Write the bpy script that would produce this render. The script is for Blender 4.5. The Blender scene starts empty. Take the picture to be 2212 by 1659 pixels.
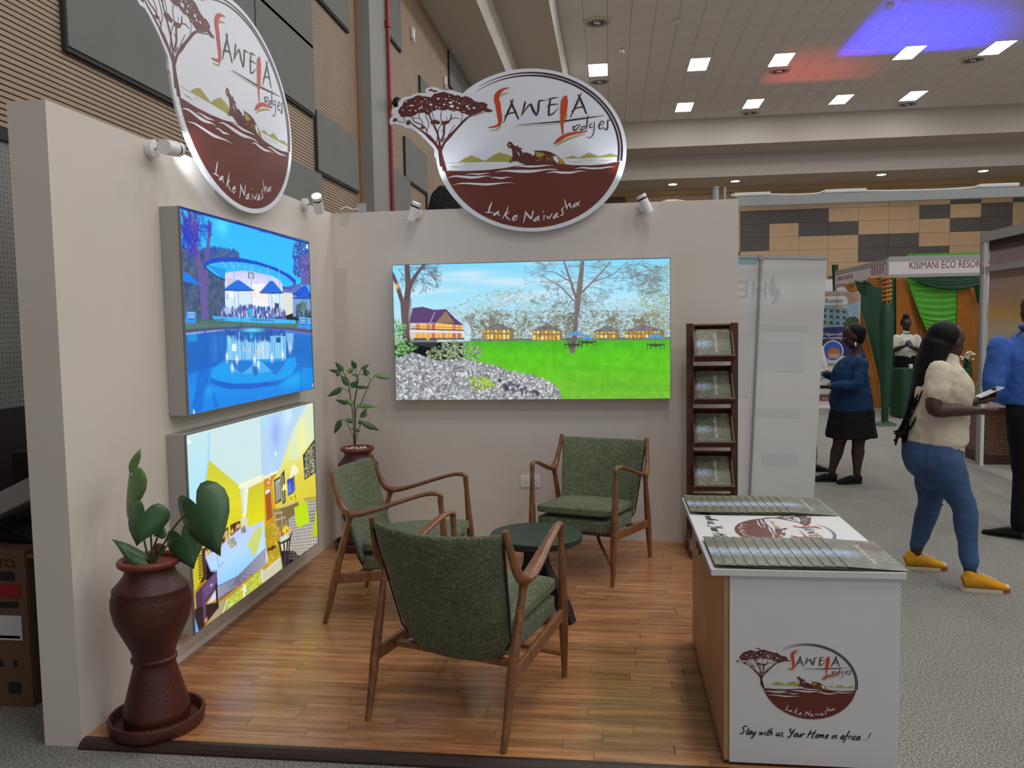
import bpy, bmesh, math, random
import numpy as np
from mathutils import Vector, Matrix, Quaternion
random.seed(7); np.random.seed(7)
PI = math.pi
scene = bpy.context.scene
COL = scene.collection

# ------------------------------------------------------------------ camera
FPX = 1740.0
CAM = Vector((2.0871, -5.9306, 1.6269)); YAW, PITCH, ROLL = 0.1236, 0.0714, 0.0170
_f = Vector((-math.sin(YAW)*math.cos(PITCH), math.cos(YAW)*math.cos(PITCH), -math.sin(PITCH)))
_r = Vector((math.cos(YAW), math.sin(YAW), 0)); _u = _r.cross(_f)
_r = _r*math.cos(ROLL) - _u*math.sin(ROLL); _u = _r.cross(_f)
cam_d = bpy.data.cameras.new('camera'); cam = bpy.data.objects.new('camera', cam_d); COL.objects.link(cam)
cam_d.sensor_width = 36; cam_d.lens = FPX/2212*36; cam_d.clip_end = 200
m3 = Matrix((_r, _u, -_f)).transposed(); cam.matrix_world = Matrix.Translation(CAM) @ m3.to_4x4()
scene.camera = cam
def at(px, py, ax, v):
    """point where the sight line of a photo pixel meets the plane axis=v"""
    d = _f + _r*((px-1106)/FPX) - _u*((py-829.5)/FPX)
    return CAM + d*((v-CAM[ax])/d[ax])
def atx(px, py, x): return at(px, py, 0, x)
def aty(px, py, y): return at(px, py, 1, y)
def atz(px, py, z): return at(px, py, 2, z)
def proj(p):
    d = Vector(p)-CAM; z = d.dot(_f)
    return (1106+FPX*d.dot(_r)/z, 829.5-FPX*d.dot(_u)/z)

# ------------------------------------------------------------------ light + view
w = bpy.data.worlds.new('world'); scene.world = w; w.use_nodes = True
w.node_tree.nodes['Background'].inputs[0].default_value = (0.95, 0.97, 1.0, 1)
w.node_tree.nodes['Background'].inputs[1].default_value = 0.42
vs = scene.view_settings
vs.view_transform = 'Standard'; vs.look = 'None'; vs.gamma = 1; vs.use_curve_mapping = False; vs.exposure = 0.0
ZF = 0.03            # top of the booth platform
BW, BD, BH, BT = 2.987, 3.095, 2.5, 0.158   # booth width, depth, height, wall thickness
ZC, ZB, ZA = 9.4, 8.37, 7.47                # ceiling, upper soffit, lower soffit
XWALL, XA, XB = -1.27, -0.29, 0.83          # hall side wall, soffit edges
YC, YB, YWALL = 26.0, 27.7, 30.6            # ceiling end, soffit edge, far wall
XR, YF = 22.0, -12.0                        # hall right and front limits
PANEL_E = 9.0        # ceiling panel emission
LAMP_W = 86.0       # watts of one ceiling panel lamp

# ------------------------------------------------------------------ helpers
def lin(c):
    return tuple((v/255/12.92 if v/255 <= .04045 else ((v/255+.055)/1.055)**2.4) for v in c[:3]) + (1,)
class NT:
    def __init__(s, name):
        s.m = bpy.data.materials.new(name); s.m.use_nodes = True
        s.t = s.m.node_tree; s.b = s.t.nodes['Principled BSDF']
    def n(s, typ, **kw):
        x = s.t.nodes.new(typ)
        for k, v in kw.items():
            if k.startswith('i_'): x.inputs[int(k[2:]) if k[2:].isdigit() else k[2:]].default_value = v
            else: setattr(x, k, v)
        return x
    def l(s, a, b): s.t.links.new(a, b)
    def coord(s, kind='Object', scale=(1,1,1), rot=(0,0,0)):
        tc = s.n('ShaderNodeTexCoord'); mp = s.n('ShaderNodeMapping')
        mp.inputs['Scale'].default_value = scale; mp.inputs['Rotation'].default_value = rot
        s.l(tc.outputs[kind], mp.inputs[0]); return mp.outputs[0]
    def noise(s, vec, scale, detail=3, rough=.5):
        x = s.n('ShaderNodeTexNoise'); x.inputs['Scale'].default_value = scale
        x.inputs['Detail'].default_value = detail; x.inputs['Roughness'].default_value = rough
        s.l(vec, x.inputs['Vector']); return x.outputs['Fac']
    def ramp(s, fac, stops):
        x = s.n('ShaderNodeValToRGB'); cr = x.color_ramp
        while len(cr.elements) < len(stops): cr.elements.new(.5)
        for e, (p, c) in zip(cr.elements, stops): e.position = p; e.color = c if len(c) == 4 else lin(c)
        s.l(fac, x.inputs[0]); return x.outputs[0]
    def mix(s, fac, a, b, mode='MIX'):
        x = s.n('ShaderNodeMix', data_type='RGBA', blend_type=mode)
        for i, v in ((0, fac), (6, a), (7, b)):
            if hasattr(v, 'links'): s.l(v, x.inputs[i])
            else: x.inputs[i].default_value = v
        return x.outputs[2]
    def bump(s, h, strength=.3, dist=.01):
        x = s.n('ShaderNodeBump'); x.inputs['Strength'].default_value = strength; x.inputs['Distance'].default_value = dist
        s.l(h, x.inputs['Height']); s.l(x.outputs[0], s.b.inputs['Normal'])
def M(name, c, rough=.6, metal=0, var=0, vscale=6, bump=0, bscale=200, spec=.5, emit=0, coat=0, trans=0, alpha=1, sub=0):
    k = NT(name); b = k.b; cl = lin(c)
    b.inputs['Base Color'].default_value = cl; b.inputs['Roughness'].default_value = rough
    b.inputs['Metallic'].default_value = metal; b.inputs['Specular IOR Level'].default_value = spec
    b.inputs['Coat Weight'].default_value = coat
    b.inputs['Transmission Weight'].default_value = trans
    if alpha < 1: b.inputs['Alpha'].default_value = alpha
    v = k.coord()
    if var:
        f = k.noise(v, vscale, 4)
        col = k.ramp(f, [(.25, tuple(x*(1-var) for x in cl[:3])+(1,)), (.75, tuple(min(1, x*(1+var)) for x in cl[:3])+(1,))])
        k.l(col, b.inputs['Base Color'])
    if bump: k.bump(k.noise(v, bscale, 2), bump, .004)
    if emit:
        b.inputs['Emission Color'].default_value = cl; b.inputs['Emission Strength'].default_value = emit
    return k.m
class MB:
    """collects shapes; build() links them as one mesh object"""
    def __init__(s): s.v = []; s.f = []
    def add(s, vs, fs):
        o = len(s.v); s.v += [tuple(p) for p in vs]; s.f += [tuple(i+o for i in f) for f in fs]; return s
    def box(s, c, size, rot=None, bev=0):
        x, y, z = (q/2 for q in size)
        if bev:
            bm = bmesh.new(); bmesh.ops.create_cube(bm, size=1)
            for q in bm.verts: q.co = Vector((q.co.x*size[0], q.co.y*size[1], q.co.z*size[2]))
            bmesh.ops.bevel(bm, geom=bm.edges[:], offset=bev, segments=2, profile=.5, affect='EDGES')
            bm.verts.index_update()
            V = [q.co.copy() for q in bm.verts]; F = [[q.index for q in f.verts] for f in bm.faces]; bm.free()
        else:
            V = [Vector(p) for p in ((-x,-y,-z),(x,-y,-z),(x,y,-z),(-x,y,-z),(-x,-y,z),(x,-y,z),(x,y,z),(-x,y,z))]
            F = [(0,3,2,1),(4,5,6,7),(0,1,5,4),(1,2,6,5),(2,3,7,6),(3,0,4,7)]
        if rot is not None: V = [rot @ q for q in V]
        c = Vector(c); return s.add([q+c for q in V], F)
    def bx(s, a, b, bev=0):
        return s.box([(p+q)/2 for p, q in zip(a, b)], [abs(q-p) for p, q in zip(a, b)], None, bev)
    def tube(s, pts, rad, seg=10, cap=True, ell=None, up=None):
        """swept tube; rad number or list; ell = (a,b) list of cross-section half axes along side/up"""
        P = [Vector(p) for p in pts]; n = len(P); V = []; prev = None
        for i in range(n):
            t = (P[min(i+1, n-1)]-P[max(i-1, 0)]).normalized()
            if up is not None:
                b = t.cross(Vector(up)); b = b.normalized() if b.length > 1e-6 else Vector((1,0,0)); a = b.cross(t)
            elif prev is None:
                a = t.orthogonal().normalized(); b = t.cross(a)
            else:
                a = (prev - t*prev.dot(t)).normalized(); b = t.cross(a)
            prev = a
            ra, rb = (ell[i] if ell else ((rad[i],)*2 if hasattr(rad, '__len__') else (rad, rad)))
            for k in range(seg):
                th = 2*PI*k/seg; V.append(P[i] + b*(math.cos(th)*ra) + a*(math.sin(th)*rb))
        F = [(i*seg+k, i*seg+(k+1) % seg, (i+1)*seg+(k+1) % seg, (i+1)*seg+k) for i in range(n-1) for k in range(seg)]
        if cap: F += [tuple(range(seg))[::-1], tuple(range((n-1)*seg, n*seg))]
        return s.add(V, F)
    def lathe(s, prof, seg=32, c=(0,0,0)):
        V = [(c[0]+r*math.cos(2*PI*k/seg), c[1]+r*math.sin(2*PI*k/seg), c[2]+z) for r, z in prof for k in range(seg)]
        F = [(i*seg+k, i*seg+(k+1) % seg, (i+1)*seg+(k+1) % seg, (i+1)*seg+k) for i in range(len(prof)-1) for k in range(seg)]
        if prof[0][0] > 1e-4: F.append(tuple(range(seg))[::-1])
        if prof[-1][0] > 1e-4: F.append(tuple(range((len(prof)-1)*seg, len(prof)*seg)))
        return s.add(V, F)
    def prism(s, poly, fn, h0, h1):
        """extrude a 2-D outline: fn(u,v,h) -> 3-D"""
        n = len(poly); V = [fn(u, v, h0) for u, v in poly]+[fn(u, v, h1) for u, v in poly]
        F = [tuple(range(n))[::-1], tuple(range(n, 2*n))]+[(i, (i+1) % n, n+(i+1) % n, n+i) for i in range(n)]
        return s.add(V, F)
    def ball(s, c, r, seg=14, rings=9, rot=None):
        r = (r,)*3 if not hasattr(r, '__len__') else r
        V = [Vector((0,0,r[2]))]
        for i in range(1, rings):
            ph = PI*i/rings
            V += [Vector((r[0]*math.sin(ph)*math.cos(2*PI*k/seg), r[1]*math.sin(ph)*math.sin(2*PI*k/seg), r[2]*math.cos(ph))) for k in range(seg)]
        V.append(Vector((0,0,-r[2])))
        F = [(0, 1+k, 1+(k+1) % seg) for k in range(seg)]
        for i in range(rings-2):
            F += [(1+i*seg+k, 1+(i+1)*seg+k, 1+(i+1)*seg+(k+1) % seg, 1+i*seg+(k+1) % seg) for k in range(seg)]
        o = 1+(rings-2)*seg; F += [(o+k, len(V)-1, o+(k+1) % seg) for k in range(seg)]
        if rot is not None: V = [rot @ q for q in V]
        c = Vector(c); return s.add([q+c for q in V], F)
    def mesh(s, name):
        me = bpy.data.meshes.new(name); me.from_pydata(s.v, [], s.f); me.update(); return me
    def build(s, name, mat, parent=None, smooth=None, fix=True):
        me = s.mesh(name)
        if fix:
            bm = bmesh.new(); bm.from_mesh(me); bmesh.ops.recalc_face_normals(bm, faces=bm.faces); bm.to_mesh(me); bm.free()
        return link(name, me, mat, parent, smooth)
def link(name, me, mat, parent=None, smooth=None):
    if mat is not None and not me.materials: me.materials.append(mat)
    if smooth:
        me.shade_smooth()
        if smooth < 180: me.set_sharp_from_angle(angle=math.radians(smooth))
    o = bpy.data.objects.new(name, me); COL.objects.link(o)
    if parent is not None: o.parent = parent
    return o
def thing(name, label, cat, loc=(0,0,0), rz=0, group=None):
    o = bpy.data.objects.new(name, None); COL.objects.link(o); o.location = loc; o.rotation_euler = (0,0,rz)
    o.empty_display_size = .1
    return tag(o, label, cat, group)
def tag(o, label, cat, group=None):
    o['label'] = label; o['category'] = cat
    if group: o['group'] = group
    return o
def struct(o, label=None):
    o['kind'] = 'structure'
    if label: o['label'] = label
    return o
def dup(root, label=None, loc=None, rz=None):
    r = root.copy(); COL.objects.link(r)
    if label: r['label'] = label
    if loc is not None: r.location = loc
    if rz is not None: r.rotation_euler = (0,0,rz)
    for ch in list(root.children):
        c = ch.copy(); COL.objects.link(c); c.parent = r
        for g in list(ch.children):
            d = g.copy(); COL.objects.link(d); d.parent = c
    return r
def area(name, loc, size, watts, rot=(0,0,0), color=(1,1,1), parent=None, spread=PI):
    d = bpy.data.lights.new(name, 'AREA'); d.shape = 'RECTANGLE'; d.size, d.size_y = size; d.energy = watts; d.color = color; d.spread = spread
    o = bpy.data.objects.new(name, d); COL.objects.link(o); o.location = loc; o.rotation_euler = rot
    if parent is not None: o.parent = parent
    return o
def smoothpath(pts, n=8):
    """Catmull-Rom through points of any dimension"""
    P = [np.array(p, float) for p in pts]; P = [2*P[0]-P[1]]+P+[2*P[-1]-P[-2]]; out = []
    for i in range(1, len(P)-2):
        for k in range(n):
            t = k/n; a, b, c, d = P[i-1], P[i], P[i+1], P[i+2]
            out.append(.5*((2*b)+(c-a)*t+(2*a-5*b+4*c-d)*t*t+(3*b-a-3*c+d)*t**3))
    out.append(P[-2]); return out
# ------------------------------------------------------------------ materials of the setting
def carpet_mat():
    k = NT('grey carpet'); v = k.coord()
    a = k.noise(v, 115, 2, .75); b = k.noise(v, 3, 3)
    c = k.ramp(a, [(.30, (78,79,78)), (.5, (130,130,126)), (.70, (182,181,176))])
    c2 = k.mix(b, (.86,.85,.81,1), (1.12,1.10,1.05,1)); k.l(k.mix(1, c, c2, 'MULTIPLY'), k.b.inputs['Base Color'])
    k.b.inputs['Roughness'].default_value = .95; k.b.inputs['Specular IOR Level'].default_value = .15; k.bump(a, .6, .008); return k.m
def plank_mat():
    k = NT('laminate wood'); v = k.coord('Object', (1.2, 14, 14))
    oi = k.n('ShaderNodeObjectInfo'); add = k.n('ShaderNodeVectorMath', operation='ADD'); k.l(v, add.inputs[0])
    sc = k.n('ShaderNodeVectorMath', operation='SCALE'); comb = k.n('ShaderNodeCombineXYZ')
    k.l(oi.outputs['Random'], comb.inputs[0]); k.l(oi.outputs['Random'], comb.inputs[1]); k.l(comb.outputs[0], sc.inputs[0]); sc.inputs['Scale'].default_value = 37
    k.l(sc.outputs[0], add.inputs[1])
    g = k.noise(add.outputs[0], 2.2, 5, .62)
    c = k.ramp(g, [(.3, (134,86,54)), (.48, (168,116,76)), (.62, (188,138,97)), (.8, (152,102,67))])
    t = k.ramp(oi.outputs['Random'], [(0, (.80,.79,.79,1)), (.5, (.98,.98,.98,1)), (1, (1.15,1.14,1.12,1))])
    k.l(k.mix(1, c, t, 'MULTIPLY'), k.b.inputs['Base Color'])
    k.b.inputs['Roughness'].default_value = .25; k.b.inputs['Specular IOR Level'].default_value = .5; k.bump(g, .05, .002); return k.m
def wood_mat(name, dark, light, scale=(3,3,30), rough=.35, ns=3.0):
    k = NT(name); v = k.coord('Object', scale); g = k.noise(v, ns, 4, .6)
    k.l(k.ramp(g, [(.3, dark), (.7, light)]), k.b.inputs['Base Color']); k.b.inputs['Roughness'].default_value = rough; return k.m
MAT = {}
MAT['carpet'] = carpet_mat(); MAT['plank'] = plank_mat()
MAT['booth'] = M('warm white painted board', (216,207,199), .75, var=.03, vscale=2, bump=.12, bscale=350)
MAT['boothend'] = MAT['booth']
MAT['trimdark'] = M('dark platform edge', (52,36,30), .45)
MAT['slat'] = M('pale ribbed timber', (168,146,124), .6, var=.06, vscale=3)
MAT['slatgap'] = M('dark rib groove', (84,66,52), .8)
MAT['felt'] = M('grey felt', (118,120,118), .9, var=.04, vscale=4, bump=.2, bscale=120)
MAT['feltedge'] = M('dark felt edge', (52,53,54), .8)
MAT['plaster'] = M('off white plaster', (196,190,180), .8, var=.02)
MAT['soffit'] = M('grey soffit paint', (205,194,182), .85)
MAT['tile'] = M('ceiling tile', (238,232,226), .85, var=.03, vscale=1.5, bump=.1)
MAT['column'] = M('grey column paint', (140,140,137), .6)
MAT['wallwood'] = M('light oak wall panel', (198,168,130), .5, var=.05, vscale=2)
MAT['wallgrey'] = M('charcoal wall panel', (92,88,84), .7, var=.04)
MAT['white'] = M('white plastic', (232,232,232), .4)
MAT['alu'] = M('satin aluminium', (176,178,178), .38, metal=.75)
MAT['black'] = M('matt black', (22,22,24), .5)
MAT['panel'] = M('lit panel diffuser', (255,252,246), .5, emit=PANEL_E)
MAT['red'] = M('red pipe paint', (150,36,38), .4)
MAT['tilegap'] = M('grey ceiling grid', (120,114,108), .8); MAT['darkvent'] = M('vent shadow gap', (60,58,56), .7)

# ------------------------------------------------------------------ floor, hall shell
o = MB().bx((XWALL-.3, YF, -.2), (XR, YWALL+.3, 0)).build('floor', MAT['carpet']); struct(o, 'speckled grey hall carpet')
# side wall of the hall with thin horizontal ribs
wl = MB().bx((XWALL-.3, YF, 0), (XWALL, YWALL, ZC)).build('wall_left', MAT['slatgap']); struct(wl, 'timber ribbed hall wall behind the stand')
RIB = .034; YC0, YC1 = 4.77, 5.6
mb = MB()
z = 2.78
while z < ZA-.01:
    mb.bx((XWALL, -3.0 if z > 4.2 else -5.5, z), (XWALL+.018, YC0, z+RIB-.009)); mb.bx((XWALL, YC1+.03, z), (XWALL+.018, YWALL, z+RIB-.009)); z += RIB
rb = mb.build('rib_cladding', MAT['slat'], wl, fix=False); rb['kind'] = 'stuff'
# perforated metal dado low on the side wall
k = NT('perforated grey metal'); v = k.coord('Object', (1, 36, 36)); vo = k.n('ShaderNodeTexVoronoi'); vo.inputs['Randomness'].default_value = 0; vo.inputs['Scale'].default_value = 1
k.l(v, vo.inputs['Vector']); k.l(k.ramp(vo.outputs['Distance'], [(.26, (38,38,38)), (.32, (138,137,134))]), k.b.inputs['Base Color']); k.b.inputs['Roughness'].default_value = .5
MAT['perf'] = k.m
MB().bx((XWALL, -YC0, 1.22), (XWALL+.02, YC0, 2.70)).build('perforated_dado', MAT['perf'], wl)
MB().bx((XWALL, -YC0, 2.70), (XWALL+.035, YC0, 2.77)).build('dado_rail', MAT['feltedge'], wl)
MB().bx((XWALL, -5.5, .02), (XWALL+.025, YC0, 1.22)).build('dark_dado', M('dark brown board', (46,36,36), .6), wl)
# grey felt panels, corners read off the photograph on the wall plane
xp = XWALL+.06
def felt(l, r_, t, b):
    """left px, right px, top and bottom z from pixels (px,py)"""
    y0, y1 = atx(l, 300, xp).y, atx(r_, 300, xp).y
    z1 = min(atx(t[0], t[1], xp).z, ZA-.02); z0 = atx(b[0], b[1], xp).z
    p = MB().bx((XWALL+.01, y0, z0), (xp, y1, z1)).build('felt_panel', MAT['felt'], wl)
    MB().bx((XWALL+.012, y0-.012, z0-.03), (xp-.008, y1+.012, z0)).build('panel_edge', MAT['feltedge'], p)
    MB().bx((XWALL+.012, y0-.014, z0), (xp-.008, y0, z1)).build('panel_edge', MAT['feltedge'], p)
felt(160, 440, (160, -200), (161, 105)); felt(443, 560, (560, -160), (450, 247))
felt(563, 683, (683, 106), (600, 190)); felt(563, 683, (565, -120), (565, 3))
felt(687, 773, (687, 238), (690, 367)); felt(480, 693, (693, 376), (480, 460))
felt(694, 762, (694, -90), (703, 8))
felt(845, 873, (845, -60), (838, 70)); felt(876, 922, (876, 294), (880, 385)); felt(847, 884, (847, 360), (847, 470))
felt(975, 1022, (975, 115), (976, 188)); felt(912, 972, (915, 171), (915, 262)); felt(921, 958, (922, 414), (922, 480))
# column with its pipe
cl_ = MB().bx((XWALL, YC0, 0), (XWALL+.2, YC1, ZA)).build('column', MAT['column']); struct(cl_, 'grey painted hall column'); cl_.name = 'trim_1'
MB().bx((XWALL, YC0-.06, 2.7), (XWALL+.05, YC0, ZA)).build('timber_edge', M('orange timber edge', (150,112,80), .6), cl_)
pp = thing('sprinkler_pipe', 'thin red vertical pipe beside the grey column', 'pipe', (XWALL+.235, YC1-.03, 0))
MB().tube([(0,0,0), (0,0,ZA)], .028, 10).build('pipe', MAT['red'], pp, 60)
for z in (2.85, 5.9): MB().tube([(0,0,z), (0,0,z+.1)], .045, 10).build('coupling', MAT['red'], pp, 60)
q = atx(846, 238, XWALL+.16)
cm = tag(MB().ball((0,0,0), (.07,.09,.08)).build('camera_dome', MAT['black'], None, 180), 'small black dome on the red pipe beside the column', 'camera'); cm.location = (XWALL+.345, YC1-.03, q.z)
MB().tube([(-.05,0,0), (-.075,0,.0)], .02, 8).build('bracket', MAT['black'], cm)
for i, (px, py) in enumerate(((893, 72), (963, 175), (976, 98))):
    q = atx(px, py, XWALL+.06); wt = ('nearest the column', 'lowest, above the tree sign', 'highest, near the ceiling edge')[i]
    s_ = thing('wall_sensor', 'small white sensor on the ribbed wall, '+wt, 'sensor', (XWALL+.05, q.y, q.z), 0, 'wall sensors')
    MB().box((0,0,0), (.06,.11,.18), None, .015).build('body', MAT['white'], s_); MB().tube([(0,0,-.09), (.04,0,-.15)], .02, 8).build('stem', MAT['white'], s_)
# far wall: timber and charcoal panels, one by one
MAT['panelgap'] = M('panel joint', (120,98,78), .7); wb = MB().bx((XWALL, YWALL, 0), (XR, YWALL+.3, ZC)).build('wall_back', MAT['panelgap']); struct(wb, 'far hall wall clad in oak and charcoal panels')
ca = aty(1400+712/2.724, 1397/2.724, YWALL); cb = aty(1400+1773/2.724, 1353/2.724, YWALL)
PWD = (cb.x-ca.x)/6; PHT = PWD*.47; x0 = ca.x; z0 = ca.z    # column edges x0+i*PWD, row R3 top at z0
dark = {(-1,1),(-1,2),(-1,3),(0,1),(1,1),(1,2),(2,2),(3,3),(3,4),(4,3),(4,4),(5,1),(5,4),(6,0),(6,2),(7,1),(7,2),(8,0),(-2,4),(-3,2),(-4,2),(-4,3),(9,3),(10,2),(2,6),(3,6),(6,6)}
mp_ = {}
for kind in ('wallwood', 'wallgrey'):
    me = MB().box((0,0,0), (PWD-.010, .04, PHT-.010)).mesh('wall_panel_'+kind); me.materials.append(MAT[kind]); mp_[kind] = me
for i in range(-5, 12):
    for j in range(-1, 9):
        zt = z0+(3-j)*PHT
        if zt > ZA+.2 or zt < 1.6: continue
        o = bpy.data.objects.new('wall_panel', mp_['wallgrey' if (i, j) in dark else 'wallwood']); COL.objects.link(o); o.parent = wb
        o.location = (x0+(i+.5)*PWD, YWALL-.021, zt-PHT/2)
# stepped plaster perimeter and tiled ceiling
def st(name, a, b, m): return struct(MB().bx(a, b).build(name, MAT[m]))
ce = st('ceiling', (XB, YF, ZC), (XR, YC, ZC+.3), 'tilegap'); ce['label'] = 'tiled hall ceiling'
st('trim_2', (XWALL, YF, ZA), (XA, YWALL, ZC+.3), 'soffit'); st('trim_3', (XA, YF, ZB), (XB, YB, ZC+.3), 'soffit')
st('trim_4', (XA, YB, ZA), (XR, YWALL, ZC+.3), 'soffit'); st('trim_5', (XB, YC, ZB), (XR, YB, ZC+.3), 'soffit')
for nm, a, b in (('trim_6', (XA, YF, ZA), (XA+.02, YB, ZB)), ('trim_7', (XB, YF, ZB), (XB+.02, YC, ZC)), ('trim_8', (XA+.02, YB-.02, ZA), (XR, YB, ZB)), ('trim_9', (XB+.02, YC-.02, ZB), (XR, YC, ZC))):
    st(nm, a, b, 'plaster')
st('wall_right', (XR, YF, 0), (XR+.3, YWALL+.3, ZC+.3), 'plaster')
st('trim_10', (XWALL+.05, YWALL-.3, ZA-.22), (XR, YWALL-.02, ZA-.001), 'wallwood')
TX, TY = .6, 1.2
cx0, cy0 = XB+.02, YC-.02
tile_me = MB().box((0,0,0), (TX-.009, TY-.009, .02)).mesh('ceiling_tile'); tile_me.materials.append(MAT['tile'])
panels_px = [(1293,140),(1522,125),(1711,115),(1957,99),(2160,90),(1483,228),(1638,219),(1838,207),(2002,197)]
cells = set()
for px, py in panels_px:
    p = atz(px, py, ZC); cells.add((int((p.x-cx0)//TX), int((cy0-p.y)//TY)))
n = 0; rest = MB(); cand = []
for i in range(int((XR-cx0)/TX)):
    for j in range(int((cy0-YF)/TY)):
        if (i, j) in cells: continue
        c = (cx0+(i+.5)*TX, cy0-(j+.5)*TY, ZC-.01); u_, v_ = proj(c)
        vis = c[1] > 5 and -20 < u_ < 2240 and -30 < v_ < 300
        cand.append((0 if vis else 1, -j, c))
cand.sort(key=lambda t: (t[0], t[1]))
for k_, (a, b, c) in enumerate(cand):
    if a == 0 and k_ < 300:
        o = bpy.data.objects.new('ceiling_tile', tile_me); COL.objects.link(o); o.parent = ce; o.location = c
    else: rest.box(c, (TX-.009, TY-.009, .02))
o = rest.build('ceiling_tiles', MAT['tile'], ce, fix=False); o['kind'] = 'stuff'
where = ['above the front sign', 'left of the red glow', 'just above the red glow', 'inside the blue glow', 'top right corner of the ceiling',
         'leftmost of the far row', 'second of the far row', 'third of the far row', 'rightmost of the far row']
for (i, j), wt in zip([(int((atz(px, py, ZC).x-cx0)//TX), int((cy0-atz(px, py, ZC).y)//TY)) for px, py in panels_px], where):
    t = thing('ceiling_light', 'bright square ceiling light panel, '+wt, 'ceiling light', (cx0+(i+.5)*TX, cy0-(j+.5)*TY, ZC-.03), 0, 'ceiling light panels')
    MB().box((0,0,.004), (TX-.04, TY-.04, .02)).build('diffuser', MAT['panel'], t)
    f = MB()
    for s in (-1, 1): f.box((s*(TX/2-.014), 0, .01), (.02, TY-.02, .03)); f.box((0, s*(TY/2-.014), .01), (TX-.02, .02, .03))
    f.build('frame', MAT['white'], t)
# light of the rest of the ceiling panels (one lamp for each panel group)
for i, x in enumerate((3.2, 7.5, 12.5, 17.5)):
    for y in (-9.0, -5, -1, 3, 7.5, 12.5, 17.5, 22.5):
        area('panel_lamp', (x, y, ZC-.08), (.9, 1.6), LAMP_W, color=(1, .985, .97))
# round swirl air diffusers
def diffuser(px, py, wt):
    p = atz(px, py, ZC-.02); t = thing('air_diffuser', 'round slotted ceiling air diffuser, '+wt, 'vent', (p.x, p.y, ZC-.045), 0, 'round air diffusers')
    MB().lathe([(.0,-.006),(.33,-.006),(.36,.0),(.36,.012)], 28).build('disc', MAT['tile'], t, 40)
    f = MB()
    for k in range(18):
        a = 2*PI*k/18; f.box((.205*math.cos(a), .205*math.sin(a), -.009), (.22, .028, .006), Matrix.Rotation(a+.25, 3, 'Z'))
    f.build('slots', MAT['darkvent'], t)
for px, py, wt in ((1290,47,'left of the ceiling'), (1295,175,'just above the front sign'), (1684,152,'in the red glow'), (2102,128,'right of the blue glow'), (1620,243,'second of the far row'), (1960,224,'rightmost of the far row')):
    diffuser(px, py, wt)
for i, (px, py) in enumerate(((1463,46), (1923,12), (1752,199), (1342,108))):
    p = atz(px, py, ZC-.06); t = thing('ceiling_sensor', 'small box sensor under the ceiling, '+('between the first lights', 'near the blue glow', 'between the far row lights', 'right of the first light')[i], 'sensor', (p.x, p.y, ZC-.02), 0, 'ceiling sensors')
    MB().box((0,0,-.07), (.16,.16,.1), None, .02).build('body', MAT['white'], t); MB().tube([(0,0,-.02),(0,0,.01)], .05, 10).build('mount', MAT['tile'], t)
for i, (px, py) in enumerate(((1453,398), (1588,391), (1904,377), (2124,369))):
    p = atz(px, py, ZA-.01); t = thing('downlight', ('leftmost','second','third','rightmost')[i]+' small round downlight in the far soffit', 'downlight', (p.x, p.y, ZA-.005), 0, 'soffit downlights')
    MB().lathe([(0,-.012),(.17,-.012)], 20).build('lens', MAT['panel'], t); MB().lathe([(.17,-.002),(.17,-.02),(.21,-.02),(.21,-.002)], 24).build('ring', MAT['white'], t)

# ------------------------------------------------------------------ the stand: walls, platform
o = MB().bx((-BT, -BD, 0), (0, BT, BH)).build('wall_1', MAT['booth']); struct(o, 'white side wall of the stand'); o.name = 'wall_stand_left'
o = MB().bx((0, 0, 0), (BW, BT, BH)).build('wall_stand_back', MAT['booth']); struct(o, 'white back wall of the stand')
pf = MB().bx((0, -BD+.02, 0), (BW+.12, -.0, ZF-.011)).build('floor_platform', MAT['trimdark']); struct(pf, 'raised wood laminate platform of the stand'); pf.name = 'floor_stand'
row, ys = 0, -BD+.03
plank_cache = {}
nrow = 44; pw = (BD-.03)/nrow
for rr in range(nrow):
    y = -BD+.03+rr*pw; x = 0.0; first = True
    while x < BW+.10:
        L = random.choice((.42, .6, .78, .96)) if not first else random.choice((.18, .3, .45, .6)); first = False
        L = min(L, BW+.115-x)
        if L > .02:
            key = round(L, 2)
            if key not in plank_cache:
                me = MB().box((0,0,0), (key-.0012, pw-.0012, .011), None, .0006).mesh('plank'); me.materials.append(MAT['plank']); plank_cache[key] = me
            o = bpy.data.objects.new('plank', plank_cache[key]); COL.objects.link(o); o.parent = pf; o.location = (x+L/2, y+pw/2, ZF-.0055)
        x += L
tr = MB().prism([(-BD-.022, .0), (-BD+.028, .0), (-BD+.028, ZF+.001), (-BD+.008, ZF+.001), (-BD-.012, ZF-.009), (-BD-.022, ZF-.02)], lambda u, v, h: (h, u, v), 0, BW+.12).build('trim_11', MAT['trimdark']); struct(tr, 'dark rounded edge strip of the platform')
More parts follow.
